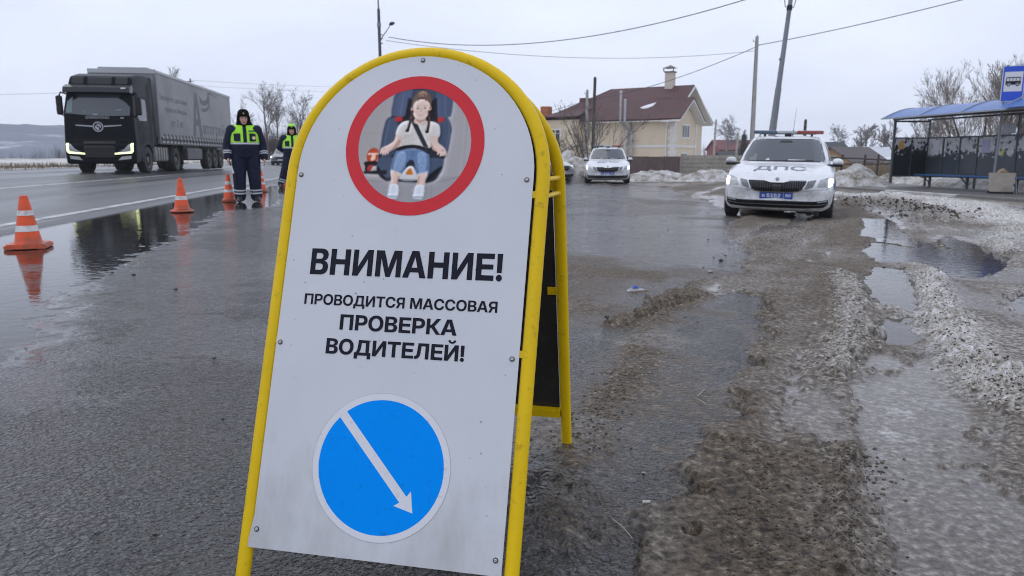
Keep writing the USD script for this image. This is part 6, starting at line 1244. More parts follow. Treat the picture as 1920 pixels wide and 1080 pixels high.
for x, zt in ((-4.05, 8.9), (-3.55, 8.0)):
    obj('flue', tube([(x, -0.35, 0.2), (x, -0.35, EZ - 1.1), (x - 0.55, -0.95, EZ - 0.2), (x - 0.55, -0.95, zt)], 0.13, 10), flue, h)
    obj('flue_cowl', tube([(x - 0.55, -0.95, zt), (x - 0.55, -0.95, zt + 0.12)], [0.17, 0.12], 10), flue, h)
obj('downpipe', tube([(0.5, -0.6, EZ - 0.25), (0.2, -0.16, EZ - 0.9), (0.2, -0.16, 0)], 0.07, 8), white_trim, h)
# the lower wing on the left
AX0, AX1 = -16.6, -L_; AE = 4.9
obj('wing_wall', hull([(AX0, -1.2, -1), (AX1, -1.2, -1), (AX0, 7, -1), (AX1, 7, -1), (AX0, -1.2, AE - 0.6), (AX0, 7, AE - 0.6), (AX0 + 3.2, -1.2, 6.2), (AX1, -1.2, 6.2), (AX0 + 3.2, 7, 6.2), (AX1, 7, 6.2)]), cream, h)
wr = obj('wing_roof', slab([(AX1 + 0.3, -1.7, 6.55), (AX0 + 2.9, -1.7, 6.55), (AX0 + 5.0, 3.5, 8.1), (AX1 + 0.3, 3.5, 8.1)], 0.14), maroon, h)
obj('wing_roof', slab([(AX0 + 2.92, -1.72, 6.56), (AX0 - 1.0, -1.72, 3.9), (AX0 - 1.0, 7.6, 3.9), (AX0 + 5.0, 3.52, 8.11)], 0.14), maroon, h)
obj('main_hip', slab([(-L_ + 0.62, W_ / 2, RZ - 0.01), (-L_ - 0.31, -0.72, EZ), (-L_ - 3.3, -0.4, EZ + 0.9), (-L_ - 3.0, W_ / 2, RZ - 2.0)], 0.14), maroon, h)
obj('brick_chimney', MB().add(rbox((AX0 + 0.9, 1.2, 5.4), (AX0 + 1.9, 2.2, 7.9), 0.03)), M('orange_brick', (0.38, 0.12, 0.045), 0.85, var=0.2, scale=4), wr)
obj('brick_chimney', MB().add(rbox((AX0 + 5.2, 2.6, 7.2), (AX0 + 6.3, 3.6, 8.75), 0.03)), M('dark_brick', (0.10, 0.05, 0.045), 0.85), wr)
obj('wing_band', MB().span((AX0 - 0.02, -1.26, 2.9), (AX1, -1.203, 3.4)), M('pale_brick', (0.50, 0.45, 0.37), 0.85, var=0.2, scale=8), h)
obj('wing_verge', hull([(AX0 - 0.9, -1.62, 3.78), (AX0 + 3.0, -1.62, 6.42), (AX0 - 0.9, -1.62, 3.55), (AX0 + 3.0, -1.62, 6.18), (AX0 - 0.9, -1.5, 3.78), (AX0 + 3.0, -1.5, 6.42), (AX0 - 0.9, -1.5, 3.55), (AX0 + 3.0, -1.5, 6.18)]), white_trim, h)
window(h, np.array([-12.6, -1.2, 4.35]), 1.7, 1.5, 's', 2, 0.35); window(h, np.array([-12.7, -1.2, 1.2]), 2.2, 1.7, 's', 3)
pm = np.array([(-2.6, 2.0), (-2.2, 2.35), (-1.5, 2.6), (-1.2, 2.9), (-1.3, 2.3), (-1.7, 1.95), (-2.2, 1.8)]) + [-0.8, -0.6]
obj('snow_patch', hull([(x, y, EZ + (y + 0.7) * sl + d) for x, y in pm for d in (0.01, 0.09)]), snow_m, h)
# profiled metal fence
fence_brown = M('brown_profiled_sheet', (0.085, 0.050, 0.046), 0.55, var=0.12, scale=1.2, dirt=(0.16, 0.13, 0.12), dscale=1.5, damt=0.3)
def seg_thing(name, label, cat, p0, p1):
    d = np.array(p1) - p0; L = np.linalg.norm(d); t = thing(name, label, cat, (p0[0], p0[1], g_at(*((np.array(p0) + p1) / 2)) - 0.15), math.atan2(d[1], d[0])); return t, L
p0, p1 = np.array(pole_xy(1150, 66)), np.array(pole_xy(1277, 70))
mf, L = seg_thing('metal_fence', 'brown profiled metal fence in front of the cream house', 'fence', p0, p1)
n = 4; HF = z_at(293, 68) - (g_at(*p0) - 0.15)
for k in range(n):
    x0, x1 = k * L / n, (k + 1) * L / n - 0.02; xs = np.arange(x0, x1, 0.05); yy = np.where((np.arange(len(xs)) // 2) % 2 == 0, 0.0, 0.028)
    v = np.vstack([np.stack([xs, yy, np.full(len(xs), z)], 1) for z in (0.0, HF + 0.02 * (k % 2))] + [np.stack([xs, yy + 0.004, np.full(len(xs), z)], 1) for z in (0.0, HF + 0.02 * (k % 2))]); m = len(xs)
    f = grid_faces(2, m); obj('fence_panel', (v, np.vstack([f, f[:, ::-1] + 2 * m])), fence_brown, mf)
    obj('fence_post', MB().span((x0 - 0.04, 0.03, 0), (x0 + 0.04, 0.11, HF + 0.04)), fence_brown, mf)
# concrete panel fence with raised blocks
con_f = M('fence_concrete', (0.29, 0.265, 0.22), 0.85, var=0.2, scale=1.5, bump=0.01, bscale=12, dirt=(0.17, 0.155, 0.13), dscale=1.2, damt=0.4)
p0, p1 = np.array(pole_xy(1278, 70)), np.array(pole_xy(1570, 66))
cf, L = seg_thing('concrete_fence', 'grey concrete fence of panels with raised blocks beside the brown fence', 'fence', p0, p1)
HF = z_at(292, 68) - (g_at(*p0) - 0.15); n = 6
for k in range(n):
    x0, x1 = k * L / n, (k + 1) * L / n - 0.05; b = MB().span((x0, 0, 0), (x1, 0.12, HF))
    for r in range(5):
        for c in range(7):
            cx = x0 + (c + 0.5 + 0.5 * (r % 2)) * (x1 - x0) / 7.6; cz = 0.2 + r * (HF - 0.2) / 5.0
            w_ = (x1 - x0) / 17; b.add(hull([(cx - w_, 0.0, cz), (cx + w_, 0.0, cz), (cx - w_, 0.0, cz + 0.24), (cx + w_, 0.0, cz + 0.24), (cx - w_ * 0.6, -0.07, cz + 0.05), (cx + w_ * 0.6, -0.07, cz + 0.05), (cx - w_ * 0.6, -0.07, cz + 0.19), (cx + w_ * 0.6, -0.07, cz + 0.19)]))
    po = obj('concrete_panel', b, con_f, cf); tag(po, kind='stuff')
    obj('concrete_post', MB().span((x0 - 0.10, -0.04, 0), (x0 - 0.01, 0.16, HF + 0.06)), con_f, cf)
# wooden rail fence on the right
p0, p1 = np.array(pole_xy(1550, 40)), np.array(pole_xy(1720, 37))
rfn, L = seg_thing('rail_fence', 'old wooden rail fence behind the snow heap left of the shelter', 'fence', p0, p1)
for x in (0.8, 1.95, 2.6, 3.9, 4.8): obj('fence_post', tube([(x, 0, 0), (x + 0.04, 0, 1.5)], 0.055, 7), old_wood, rfn)
for z0, z1 in ((1.36, 1.30), (1.05, 1.12), (0.42, 0.40)): obj('fence_rail', tube([(-0.3, -0.07, z0), (1.6, -0.07, z0 - 0.06), (3.2, -0.07, z1 - 0.09), (5.2, -0.07, z1)], 0.045, 6), old_wood, rfn)
# far buildings
def far_house(name, label, px, Z, w, d, eave, ridge, wall, roof, rz=0.0, ridge_x=True, wins=3, cat='house', chim=None):
    x, y = pole_xy(px, Z); t = thing(name, label, cat, (x, y, g_at(x, y) - 0.4), rz)
    if ridge_x:
        obj('wall', hull([(sx * w / 2, sy * d / 2, z) for sx in (-1, 1) for sy in (-1, 1) for z in (0, eave)] + [(sx * w / 2, 0, ridge - 0.15) for sx in (-1, 1)]), wall, t)
        r = None
        for sy in (-1, 1): r = obj('roof', slab([(-w / 2 - 0.4, sy * (d / 2 + 0.4), eave - 0.15), (w / 2 + 0.4, sy * (d / 2 + 0.4), eave - 0.15), (w / 2 + 0.4, 0, ridge), (-w / 2 - 0.4, 0, ridge)], 0.15), roof, t)
    else:
        obj('wall', hull([(sx * w / 2, sy * d / 2, z) for sx in (-1, 1) for sy in (-1, 1) for z in (0, eave)] + [(0, sy * d / 2, ridge - 0.15) for sy in (-1, 1)]), wall, t)
        for sx in (-1, 1): r = obj('roof', slab([(sx * (w / 2 + 0.4), -d / 2 - 0.4, eave - 0.15), (sx * (w / 2 + 0.4), d / 2 + 0.4, eave - 0.15), (0, d / 2 + 0.4, ridge), (0, -d / 2 - 0.4, ridge)], 0.15), roof, t)
    for k in range(wins):
        cx = -w / 2 + (k + 0.5) * w / wins; window(t, np.array([cx, -d / 2, eave * 0.55]), 0.8, 1.1, 's', 1)
    if chim: obj('chimney', MB().span((chim - 0.35, -0.35, ridge - 0.8), (chim + 0.35, 0.35, ridge + 0.9)), M('dark_brick', (0.10, 0.05, 0.045), 0.85), r)
    return t
brick_red = M('far_red_brick', (0.20, 0.055, 0.05), 0.85, var=0.15, scale=1); grey_roof = M('brown_sheet_roof', (0.075, 0.060, 0.058), 0.6, var=0.1); dark_roof = M('dark_sheet_roof', (0.035, 0.037, 0.042), 0.6); white_wall = M('pale_board_wall', (0.40, 0.42, 0.43), 0.8, var=0.1); wood_wall = M('orange_log_wall', (0.34, 0.19, 0.085), 0.8, var=0.2); dark_wall = M('dark_plank_wall', (0.04, 0.037, 0.037), 0.8); blue_wall = M('violet_wall', (0.07, 0.075, 0.17), 0.8)
far_house('red_building', 'distant red brick building between the concrete poles', 1375, 150, 8.5, 7, 4.2, 6.0, brick_red, M('red_roof', (0.17, 0.05, 0.05), 0.7), 0.1, True, 4, 'building', 2.0)
far_house('small_house', 'small violet house in front of the distant red building', 1367, 128, 3.4, 4, 2.4, 3.6, blue_wall, dark_roof, 0.0, True, 2)
far_house('log_house', 'low house with brown sheet roof and orange log gable', 1592, 95, 6.0, 6, 2.2, 3.9, wood_wall, grey_roof, 0.42, True, 2)
far_house('dark_house', 'house with dark grey roof right behind the nearest police car', 1556, 120, 3.8, 6, 3.0, 5.0, dark_wall, dark_roof, 0.2, True, 2)
far_house('snowy_house', 'small pale house with snow covered roof left of the bus shelter', 1640, 110, 5.2, 5, 2.5, 4.1, white_wall, M('roof_snow', (0.55, 0.57, 0.60), 0.8), 0.5, True, 2)
far_house('plank_shed', 'dark plank shed beside the small snow roofed house', 1652, 100, 2.6, 3, 2.0, 2.6, dark_wall, snow_m, 0.1, True, 1)
far_house('long_barn', 'long grey barn behind the bus shelter', 1850, 70, 16, 6, 1.7, 2.6, M('barn_grey', (0.16, 0.155, 0.15), 0.8), M('barn_roof', (0.22, 0.22, 0.22), 0.7), 0.1, True, 4, 'barn')
# ================================================================ bare trees, far woods, hills
bark = M('bark_grey', (0.085, 0.075, 0.066), 0.9, var=0.25, scale=2.5)
twig_m = M('twigs_grey', (0.115, 0.100, 0.090), 0.9, var=0.2, scale=2)
birch_m = M('birch_bark', (0.33, 0.32, 0.30), 0.85, var=0.3, scale=2)
frost_m = M('pale_twigs', (0.20, 0.185, 0.18), 0.9, var=0.2, scale=2)  # paler twig tone for the shrub and the far trees
shelter_twig = M('twigs_brown_grey', (0.21, 0.18, 0.155), 0.9, var=0.2, scale=2)
class Tree:
    def __init__(s, seed): s.r = np.random.default_rng(seed); s.trunk, s.crown = MB(), MB(); s.n = 0
    def grow(s, p, d, L, r, lev, maxlev, spread, droop, up, kids, thin):
        n = 4 if lev < 2 else 3
        pts = [p]; q, e = p, d; rr = [r]
        for k in range(n):
            e = e + s.r.normal(size=3) * (0.07 if lev == 0 else 0.13) + np.array([0, 0, up if lev > 0 else 0.02]) - np.array([0, 0, droop * max(0, lev - 1)])
            e /= np.linalg.norm(e); q = q + e * L / n; pts.append(q); rr.append(r * (1 - 0.62 * (k + 1) / n))
        (s.trunk if lev <= (0 if maxlev > 3 else 0) else s.crown).tube(pts, rr, 7 if lev == 0 else (5 if lev == 1 else 3), False); s.n += 1
        if lev >= maxlev: return
        m = kids[lev]
        for k in range(m):
            t = s.r.uniform(0.25 if lev == 0 else 0.15, 1.0) if k else 1.0
            i = min(int(t * n), n - 1); b = pts[i] + (pts[i + 1] - pts[i]) * (t * n - i); dd = pts[i + 1] - pts[i]; dd /= np.linalg.norm(dd)
            o = s.r.normal(size=3); o -= dd * (o @ dd); o /= np.linalg.norm(o); a = s.r.uniform(0.5, 1.0) * spread
            nd = dd * math.cos(a) + o * math.sin(a)
            f = (1 - 0.45 * t) * s.r.uniform(0.45, 0.75)
            s.grow(b, nd, L * f, max(rr[min(i + 1, n)] * 0.55, thin), lev + 1, maxlev, spread, droop, up, kids, thin)
def tree(name, label, px, Z, h, seed, spread=0.75, kids=(11, 7, 5, 3), maxlev=4, r=None, droop=0.0, up=0.10, trunks=1, trunk_f=0.62, mat=None, tmat=None, thin=0.008, group=None, xy=None, cat='tree', rz=0.0, z=None):
    x, y = xy if xy is not None else pole_xy(px, Z)
    t = thing(name, label, cat, (x, y, g_at(x, y) if z is None else z), rz, group); T_ = Tree(seed)
    for k in range(trunks):
        o = T_.r.normal(size=3) * [1, 1, 0]; d = np.array([0, 0, 1.0]) + (o / max(np.linalg.norm(o), 1e-6) * (0.35 + 0.2 * T_.r.random()) if trunks > 1 else o * 0.03)
        T_.grow(np.array([0, 0, -0.2]) + (o * 0.10 if trunks > 1 else 0), d / np.linalg.norm(d), h * trunk_f, r or h * 0.016, 0, maxlev, spread, droop, up, kids, thin)
    v = np.vstack(T_.trunk.v + T_.crown.v); k = h / v[:, 2].max()
    obj('trunk', xf(T_.trunk, lambda v: v * k), tmat or bark, t, True); obj('crown', xf(T_.crown, lambda v: v * k), mat or twig_m, t)
    return t
def H_(py, px, Z): x, y = pole_xy(px, Z); return z_at(py, Z) - g_at(x, y)
t1 = tree('bare_tree', 'tall bare tree with spreading crown between the truck and the second officer', 503, 92, H_(152, 503, 92), 11, 0.85, (13, 9, 5, 3), thin=0.010)
tree('bare_tree', 'bare tree partly behind the yellow sign arch, right of the tall one', 562, 88, H_(166, 562, 88), 12, 0.80, (13, 9, 5, 3), thin=0.010)
tree('bare_tree', 'bare tree just right of the trailer end, behind the first officer', 446, 118, H_(186, 446, 118), 13, 0.85, (11, 8, 5, 3), thin=0.015)
tree('bare_tree', 'slim bare tree behind the tall one, its top leaning left', 527, 106, H_(176, 527, 106), 15, 0.7, (11, 8, 5, 3), thin=0.014)
tree('bare_tree', 'low bare tree whose top shows above the truck trailer', 303, 130, H_(126, 303, 130), 16, 0.6, (10, 7, 5, 2), thin=0.02)
tree('bare_tree', 'bare tree against the sky just above the rear of the trailer', 412, 125, H_(178, 412, 125), 17, 0.6, (10, 7, 5, 3), thin=0.02)
tree('garden_tree', 'bare many stemmed garden tree in front of the cream house wall', 1112, 58, H_(190, 1112, 58), 21, 0.55, (7, 6, 4), 3, 0.06, 0.0, 0.12, 6, 0.72, twig_m, bark, 0.012)
tree('garden_bush', 'bare bush with hanging twigs by the left wing of the house', 1050, 60, 4.0, 22, 0.8, (7, 6, 4), 3, 0.04, 0.05, 0.02, 6, 0.6, M('brown_twigs', (0.12, 0.085, 0.05), 0.9), bark, 0.012)
tree('shelter_tree', 'broad bare tree with many upright branches behind the bus shelter', 1838, 36, H_(108, 1838, 36), 31, 0.62, (11, 8, 5, 4), 4, 0.055, 0.0, 0.15, 7, 0.62, shelter_twig, bark, 0.0045, cat='tree')
tree('shelter_tree', 'second broad bare tree at the right edge behind the bus stop sign', 1925, 38, H_(100, 1925, 38), 32, 0.62, (11, 8, 5, 4), 4, 0.055, 0.0, 0.15, 6, 0.6, shelter_twig, bark, 0.007)
tree('shelter_shrub', 'low pale shrub seen through the left end of the shelter', 1715, 46, H_(212, 1715, 46), 33, 0.75, (8, 7, 5), 3, 0.045, 0.0, 0.10, 6, 0.6, frost_m, bark, 0.010)
tree('birch', 'pale drooping birch behind the poles right of the cream house', 1361, 135, H_(216, 1361, 135), 41, 0.6, (14, 9, 6, 3), 4, None, 0.16, 0.05, 1, 0.85, frost_m, birch_m, 0.022)
tree('birch', 'pale birch above the dark roof behind the nearest police car', 1562, 140, H_(232, 1562, 140), 42, 0.6, (13, 8, 6, 3), 4, None, 0.12, 0.05, 1, 0.8, frost_m, birch_m, 0.022)
tree('hazy_tree', 'round hazy bare tree behind the snow roofed house', 1622, 150, H_(233, 1622, 150), 43, 0.8, (12, 9, 6, 3), 4, None, 0.0, 0.08, 1, 0.5, frost_m, bark, 0.026)
tree('hazy_tree', 'small hazy bare tree left of the shelter roof', 1652, 150, H_(248, 1652, 150), 44, 0.8, (11, 8, 6, 2), 4, None, 0.0, 0.08, 1, 0.5, frost_m, bark, 0.026)
# spruces: tiers of drooping boughs with needles
spruce_m = M('spruce_needles', (0.018, 0.030, 0.020), 0.85, var=0.4, scale=1.5)
def spruce(label, px, Z, h, seed, w):
    x, y = pole_xy(px, Z); t = thing('spruce', label, 'tree', (x, y, g_at(x, y)), 0); r = np.random.default_rng(seed); b = MB()
    obj('trunk', tube([(0, 0, 0), (0, 0, h)], [0.16, 0.02], 7), bark, t)
    for z in np.linspace(0.06 * h, 0.97 * h, 34):
        R = w * (1 - z / h) ** 0.85 * r.uniform(0.8, 1.15) + 0.12
        for k in range(9):
            a = r.uniform(0, 2 * np.pi); d = np.array([math.cos(a), math.sin(a), 0]); s_ = np.array([-d[1], d[0], 0]); L = R * r.uniform(0.7, 1.1)
            for j in range(5):
                f = (j + 0.6) / 5; c = d * L * f + [0, 0, z - 0.35 * L * f * f]; ww = 0.34 * L * (1 - 0.6 * f) * r.uniform(0.7, 1.2)
                b.add(np.array([c - s_ * ww + [0, 0, -0.25 * ww], c + d * L * 0.30 + [0, 0, -0.10 * L], c + s_ * ww + [0, 0, -0.25 * ww], c + [0, 0, 0.06]]), np.array([(0, 1, 3), (1, 2, 3)]))
    obj('crown', b, spruce_m, t)
spruce('dark spruce behind the concrete pole beside the red building', 1394, 118, H_(243, 1394, 118), 3, 1.9)
spruce('small dark spruce between the concrete pole and the steel column', 1423, 130, H_(250, 1423, 130), 4, 1.5)
# far brushwood along the road: one dark mass of thin trunks
def wood(name, specs, mat, seed):
    r = np.random.default_rng(seed); b = MB(); V, F = [], []; n = 0
    for (a0, a1, d0, d1, h0, h1, cnt) in specs:
        for k in range(cnt):
            px = r.uniform(a0, a1); Z = r.uniform(d0, d1); x, y = pole_xy(px, Z); z = g_at(x, y) - 0.3; h = r.uniform(h0, h1)
            for j in range(9):
                o = r.normal(size=2) * 0.12 * h * (0.3 if j == 0 else 1); b0 = np.array([x, y, z + (0 if j == 0 else h * r.uniform(0.15, 0.6))]); b1 = np.array([x + o[0], y + o[1], z + h * (1 if j == 0 else r.uniform(0.6, 1.0))]); w = 0.008 * h * (1 if j == 0 else 0.5)
                V += [b0 - [w, 0, 0], b0 + [w, 0, 0], b1, b0 - [0, w, 0], b0 + [0, w, 0]]; F += [(n, n + 1, n + 2), (n + 3, n + 4, n + 2)]; n += 5
    obj(name, (np.array(V), np.array(F)), mat, None, False, None, None, None, 'stuff')
brush_m = M('brushwood', (0.075, 0.062, 0.052), 0.95, var=0.3, scale=0.3)
wood('roadside_brushwood', [(415, 640, 105, 160, 3.0, 6.5, 900), (600, 1060, 150, 240, 4, 8, 500), (100, 420, 150, 230, 2.0, 4.5, 260)], brush_m, 1)
wood('far_wood', [(1060, 1960, 230, 420, 4, 9, 900)], M('far_twigs', (0.10, 0.09, 0.088), 0.95), 2)
wood('far_wood', [(-300, 200, 240, 330, 3, 9, 1500), (-300, 200, 340, 600, 5, 13, 1800)], M('frosty_twigs', (0.17, 0.185, 0.22), 0.95), 8)  # twigs paler and bluer than in the other far wood
# dry weeds beside the fence and on the verge
def weeds(name, boxes, seed, mat):
    r = np.random.default_rng(seed); V, F = [], []; n = 0
    for (fx, cnt, h0, h1) in boxes:
        for k in range(cnt):
            x, y = fx(r); z = g_at(x, y) - 0.03; h = r.uniform(h0, h1); o = r.normal(size=2) * 0.3 * h; a = r.uniform(0, np.pi); w = np.array([math.cos(a), math.sin(a), 0]) * r.uniform(0.006, 0.014)
            p = np.array([x, y, z]); q = p + [o[0] * 0.4, o[1] * 0.4, h * 0.6]; e = p + [o[0], o[1], h]
            V += [p - w, p + w, q - w * 0.7, q + w * 0.7, e]; F += [(n, n + 1, n + 3), (n, n + 3, n + 2), (n + 2, n + 3, n + 4)]; n += 5
    obj(name, (np.array(V), np.array(F)), mat, None, False, None, None, None, 'stuff')
straw = M('dry_straw', (0.21, 0.165, 0.105), 0.9, var=0.35, scale=0.8)
weeds('dry_weeds', [(lambda r: (lambda p: (p[0], p[1]))(pole_xy(r.uniform(1545, 1720), r.uniform(41, 62))), 6000, 0.5, 1.25), (lambda r: pole_xy(r.uniform(1720, 1960), r.uniform(44, 64)), 2500, 0.3, 0.8)], 5, straw)
weeds('dry_grass', [(lambda r: tuple(qt(r.normal(-15.2, 0.45), r.uniform(8, 75))[:2]), 3500, 0.05, 0.22), (lambda r: tuple(qt(r.uniform(-17, -14.6), r.uniform(24, 40))[:2]), 1800, 0.08, 0.32)], 6, straw)
# hills beyond the valley on the left
def hills(name, az0, az1, r0, r1, ridge, seed, mat, n=260, m=40):
    az = np.radians(np.linspace(az0, az1, n)); t = np.linspace(0, 1, m); A, Tt = np.meshgrid(az, t, indexing='ij')
    R = r0 + (r1 - r0) * Tt; x, y = R * np.sin(A), R * np.cos(A)
    nz = meshkit.fbm(np.stack([x * 0.004, y * 0.004, 0 * x], -1), 5, seed); fine = meshkit.fbm(np.stack([x * 0.06, y * 0.06, 0 * x], -1), 3, seed + 5)
    edge = np.interp(np.degrees(A), [az0, az0 + 6, az1 - 14, az1], [1, 1, 1, 0.12])
    z = -14 + (ridge + 14) * edge * np.sin(np.clip(Tt * 1.15, 0, 1) * np.pi / 2) * (0.96 + 0.08 * nz) + (fine - 0.5) * 6 * np.clip(Tt * 3, 0, 1)
    struct(name, (np.stack([x, y, z], -1).reshape(-1, 3), grid_faces(n, m)), mat, True)
hill_m = usdkit.material(stage, '/World/Looks/wooded_hill', {'g': ('geometry', {}), 'mp': ('mapping', {'scale': (0.011, 0.011, 0.05)}), 'n': ('noise_texture', {'scale': 1.0, 'detail': 6.0, 'roughness': 0.65}), 'r': ('rgb_ramp', {'ramp': [(0.36, (0.15, 0.172, 0.215)), (0.57, (0.21, 0.235, 0.28)), (0.62, (0.42, 0.44, 0.47)), (0.72, (0.58, 0.59, 0.61))]}), 'p': ('principled_bsdf', {'roughness': 0.95, 'specular_ior_level': 0.0})}, [('g.position', 'mp.vector'), ('mp.vector', 'n.vector'), ('n.fac', 'r.fac'), ('r.color', 'p.base_color')], surface='p.BSDF')  # pale blue wood tones have haze painted in; brightest patches are snow
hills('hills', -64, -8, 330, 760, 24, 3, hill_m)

# ================================================================ heaps of cleared snow
dirty_snow = usdkit.material(stage, '/World/Looks/dirty_snow', {'g': ('geometry', {}), 'n': ('noise_texture', {'scale': 2.2, 'detail': 8.0, 'roughness': 0.68}), 'n2': ('noise_texture', {'scale': 11.0, 'detail': 6.0, 'roughness': 0.7}), 'r': ('rgb_ramp', {'ramp': [(0.50, (0.10, 0.08, 0.06)), (0.60, (0.27, 0.245, 0.21)), (0.70, (0.44, 0.425, 0.40)), (0.86, (0.64, 0.64, 0.635))]}), 'ad': ('math', {'math_type': 'multiply_add', 'value2': 0.35}), 'b': ('bump', {'strength': 1.0, 'distance': 0.03}), 'p': ('principled_bsdf', {'roughness': 0.75})}, [('g.position', 'n.vector'), ('g.position', 'n2.vector'), ('n2.fac', 'ad.value1'), ('n.fac', 'ad.value3'), ('ad.value', 'r.fac'), ('r.color', 'p.base_color'), ('n2.fac', 'b.height'), ('b.normal', 'p.normal')], surface='p.BSDF')
def heap(label, c, rx, ry, h, seed, rz=0.0, n=70, sharp=1.0, name='snow_heap'):
    u = np.linspace(-1.25, 1.25, n); U, W = np.meshgrid(u, u, indexing='ij'); X, Y = U * rx, W * ry; x = c[0] + X * math.cos(rz) - Y * math.sin(rz); y = c[1] + X * math.sin(rz) + Y * math.cos(rz)
    P = np.stack([x, y, 0 * x], -1); n1 = meshkit.fbm(P * 1.1, 4, seed); n2 = meshkit.fbm(P * 4.5, 4, seed + 3)
    rr = np.sqrt(U ** 2 + W ** 2) * (0.8 + 0.4 * n1)
    z = h * np.clip(1 - rr ** sharp, -0.25, 1) * (0.72 + 0.55 * n1) + (n2 - 0.5) * 0.28 * np.clip(1.2 - rr, 0, 1)
    z = g_base(x, y) - 0.08 + z
    obj(name, (np.stack([x, y, z], -1).reshape(-1, 3), grid_faces(n, n)), dirty_snow, None, True, label, 'snow heap')
def gx(px, Z): return np.array(pole_xy(px, Z))
heap('conical heap of dirty snow between the nearest police car and the shelter', gx(1606, 27.5), 1.45, 1.3, 1.02, 1, sharp=1.0)
heap('tall snow heap between the silver car and the farther police car', gx(1062, 36), 2.3, 1.6, 1.55, 2, sharp=1.2)
heap('low long bank of snow along the brown fence, right of the farther police car', gx(1235, 35.5), 2.6, 1.3, 0.62, 3, 0.05, sharp=1.6)
heap('low bank of snow in front of the concrete fence, left of the nearest police car', gx(1330, 34.5), 1.9, 1.2, 0.66, 4, -0.1, sharp=1.5)
heap('brown slush lump at the back of the lot beside the farther police car', gx(1082, 31.0), 0.5, 0.6, 0.75, 5, sharp=1.5)
heap('snow strip under the shelter bench', np.array(qt(20.2, 22.5)[:2]), 0.8, 6.5, 0.46, 6, math.atan2(ROAD_N[1], ROAD_N[0]), sharp=2.2)
heap('small grey snow heap behind the rail fence posts', gx(1690, 33), 1.6, 1.0, 0.55, 7, sharp=1.4)


# crumbs of slush along the ridges and clods of mud: real lumps, far too many to count
def crumbs(name, lines, n, s0, s1, mat, seed, spread, sink=0.35):
    r = np.random.default_rng(seed); ic = trimesh.creation.icosphere(0 if n > 100 else 1, 1.0); bv, bf = np.array(ic.vertices), np.array(ic.faces)
    lens = [sum(np.hypot(*(np.array(b) - a)) for a, b in zip(l[:-1], l[1:])) for l in lines]; P_ = np.array(lens) / sum(lens)
    XY = []
    for k in range(n):
        l = np.array(lines[r.choice(len(lines), p=P_)]); i = r.integers(len(l) - 1); p = l[i] + (l[i + 1] - l[i]) * r.random(); XY.append(p + r.normal(size=2) * spread)
    XY = np.array(XY); Z = ground_field(XY[:, 0], XY[:, 1])[0]; S = r.uniform(0, 1, n) ** 2.2 * (s1 - s0) + s0
    V = bv[None] * S[:, None, None] * r.uniform(0.55, 1.25, (n, len(bv), 1)) * np.array([1.15, 1.0, 0.75]) + np.c_[XY, Z + S * sink][:, None]
    F = bf[None] + (np.arange(n) * len(bv))[:, None, None]
    obj(name, (V.reshape(-1, 3), F.reshape(-1, 3)), mat, None, True, None, None, None, 'stuff')
mud = M('mud_clod', (0.050, 0.036, 0.024), 0.55, var=0.5, scale=20)
R_l = [r_[0] for r_ in RIDGES]
crumb_snow = M('grey_crumb', (0.38, 0.355, 0.31), 0.7, var=0.55, scale=16)
crumbs('slush_crumbs', [R_l[1], R_l[1], R_l[2], R_l[3], R_l[0]], 7000, 0.0015, 0.0105, crumb_snow, 21, 0.07, 0.0)
crumbs('slush_crumbs', [R_l[10], R_l[11], R_l[10], R_l[5]], 1300, 0.004, 0.024, crumb_snow, 22, 0.35, 0.0)
crumbs('mud_clods', [R_l[4], R_l[4], [(0.5, 1.5), (0.66, 1.9), (0.8, 2.3)], [(0.6, 1.5), (0.72, 1.9)], R_l[1], [(0.22, 2.28), (0.35, 2.76), (0.56, 3.29)]], 4500, 0.0012, 0.0075, mud, 23, 0.06, 0.0)
crumbs('mud_clods', [R_l[8]], 900, 0.008, 0.035, mud, 24, 0.35, 0.0)

# ================================================================ litter and stones on the lot
stone_m = M('wet_stone', (0.055, 0.052, 0.048), 0.4, var=0.3, scale=60); pale_stone = M('pale_stone', (0.28, 0.26, 0.23), 0.6, var=0.2, scale=60)
def gz(x, y): return float(ground_field(np.array([x, x]), np.array([y, y]))[0][0])
rs = np.random.default_rng(11)
def stone(x, y, s, mat, label):
    v = rs.normal(size=(16, 3)); v /= np.linalg.norm(v, axis=1, keepdims=True); v = v * s * rs.uniform(0.7, 1.1, (16, 1)) * [1.0, 0.8, 0.6]
    obj('pebble', move(hull(v), (x, y, gz(x, y) + s * 0.3)), mat, None, 20, label, 'stone')
for x, y, s, m, l in [(-1.05, 1.74, 0.011, stone_m, 'dark clod on the asphalt at the lower left'), (-0.91, 1.75, 0.008, stone_m, 'small dark stone right of the clod at the lower left'), (-0.665, 1.665, 0.010, stone_m, 'dark stone close to the left foot of the sign'), (0.55, 4.18, 0.022, stone_m, 'lone dark stone right of the rear sign leg'), (1.70, 6.27, 0.030, pale_stone, 'pale stone standing at the edge of the wet sheet'), (2.0, 7.04, 0.034, stone_m, 'dark stone just beyond the pale one'), (-1.39, 3.35, 0.010, stone_m, 'small dark stone on the asphalt left of the sign middle'), (-1.04, 2.54, 0.009, stone_m, 'small stone on the asphalt left of the blue disc'), (0.40, 2.12, 0.009, pale_stone, 'small white stone right of the rear leg foot'), (-2.95, 5.7, 0.022, stone_m, 'dark stone in front of the nearest cone puddle'), (-2.35, 5.1, 0.018, stone_m, 'dark stone on wet asphalt below the reflection of the truck'), (-0.98, 5.6, 0.016, stone_m, 'dark stone by the left sign edge at mid height')]: stone(x, y, s, m, l)
r7 = np.random.default_rng(17); gv = MB()
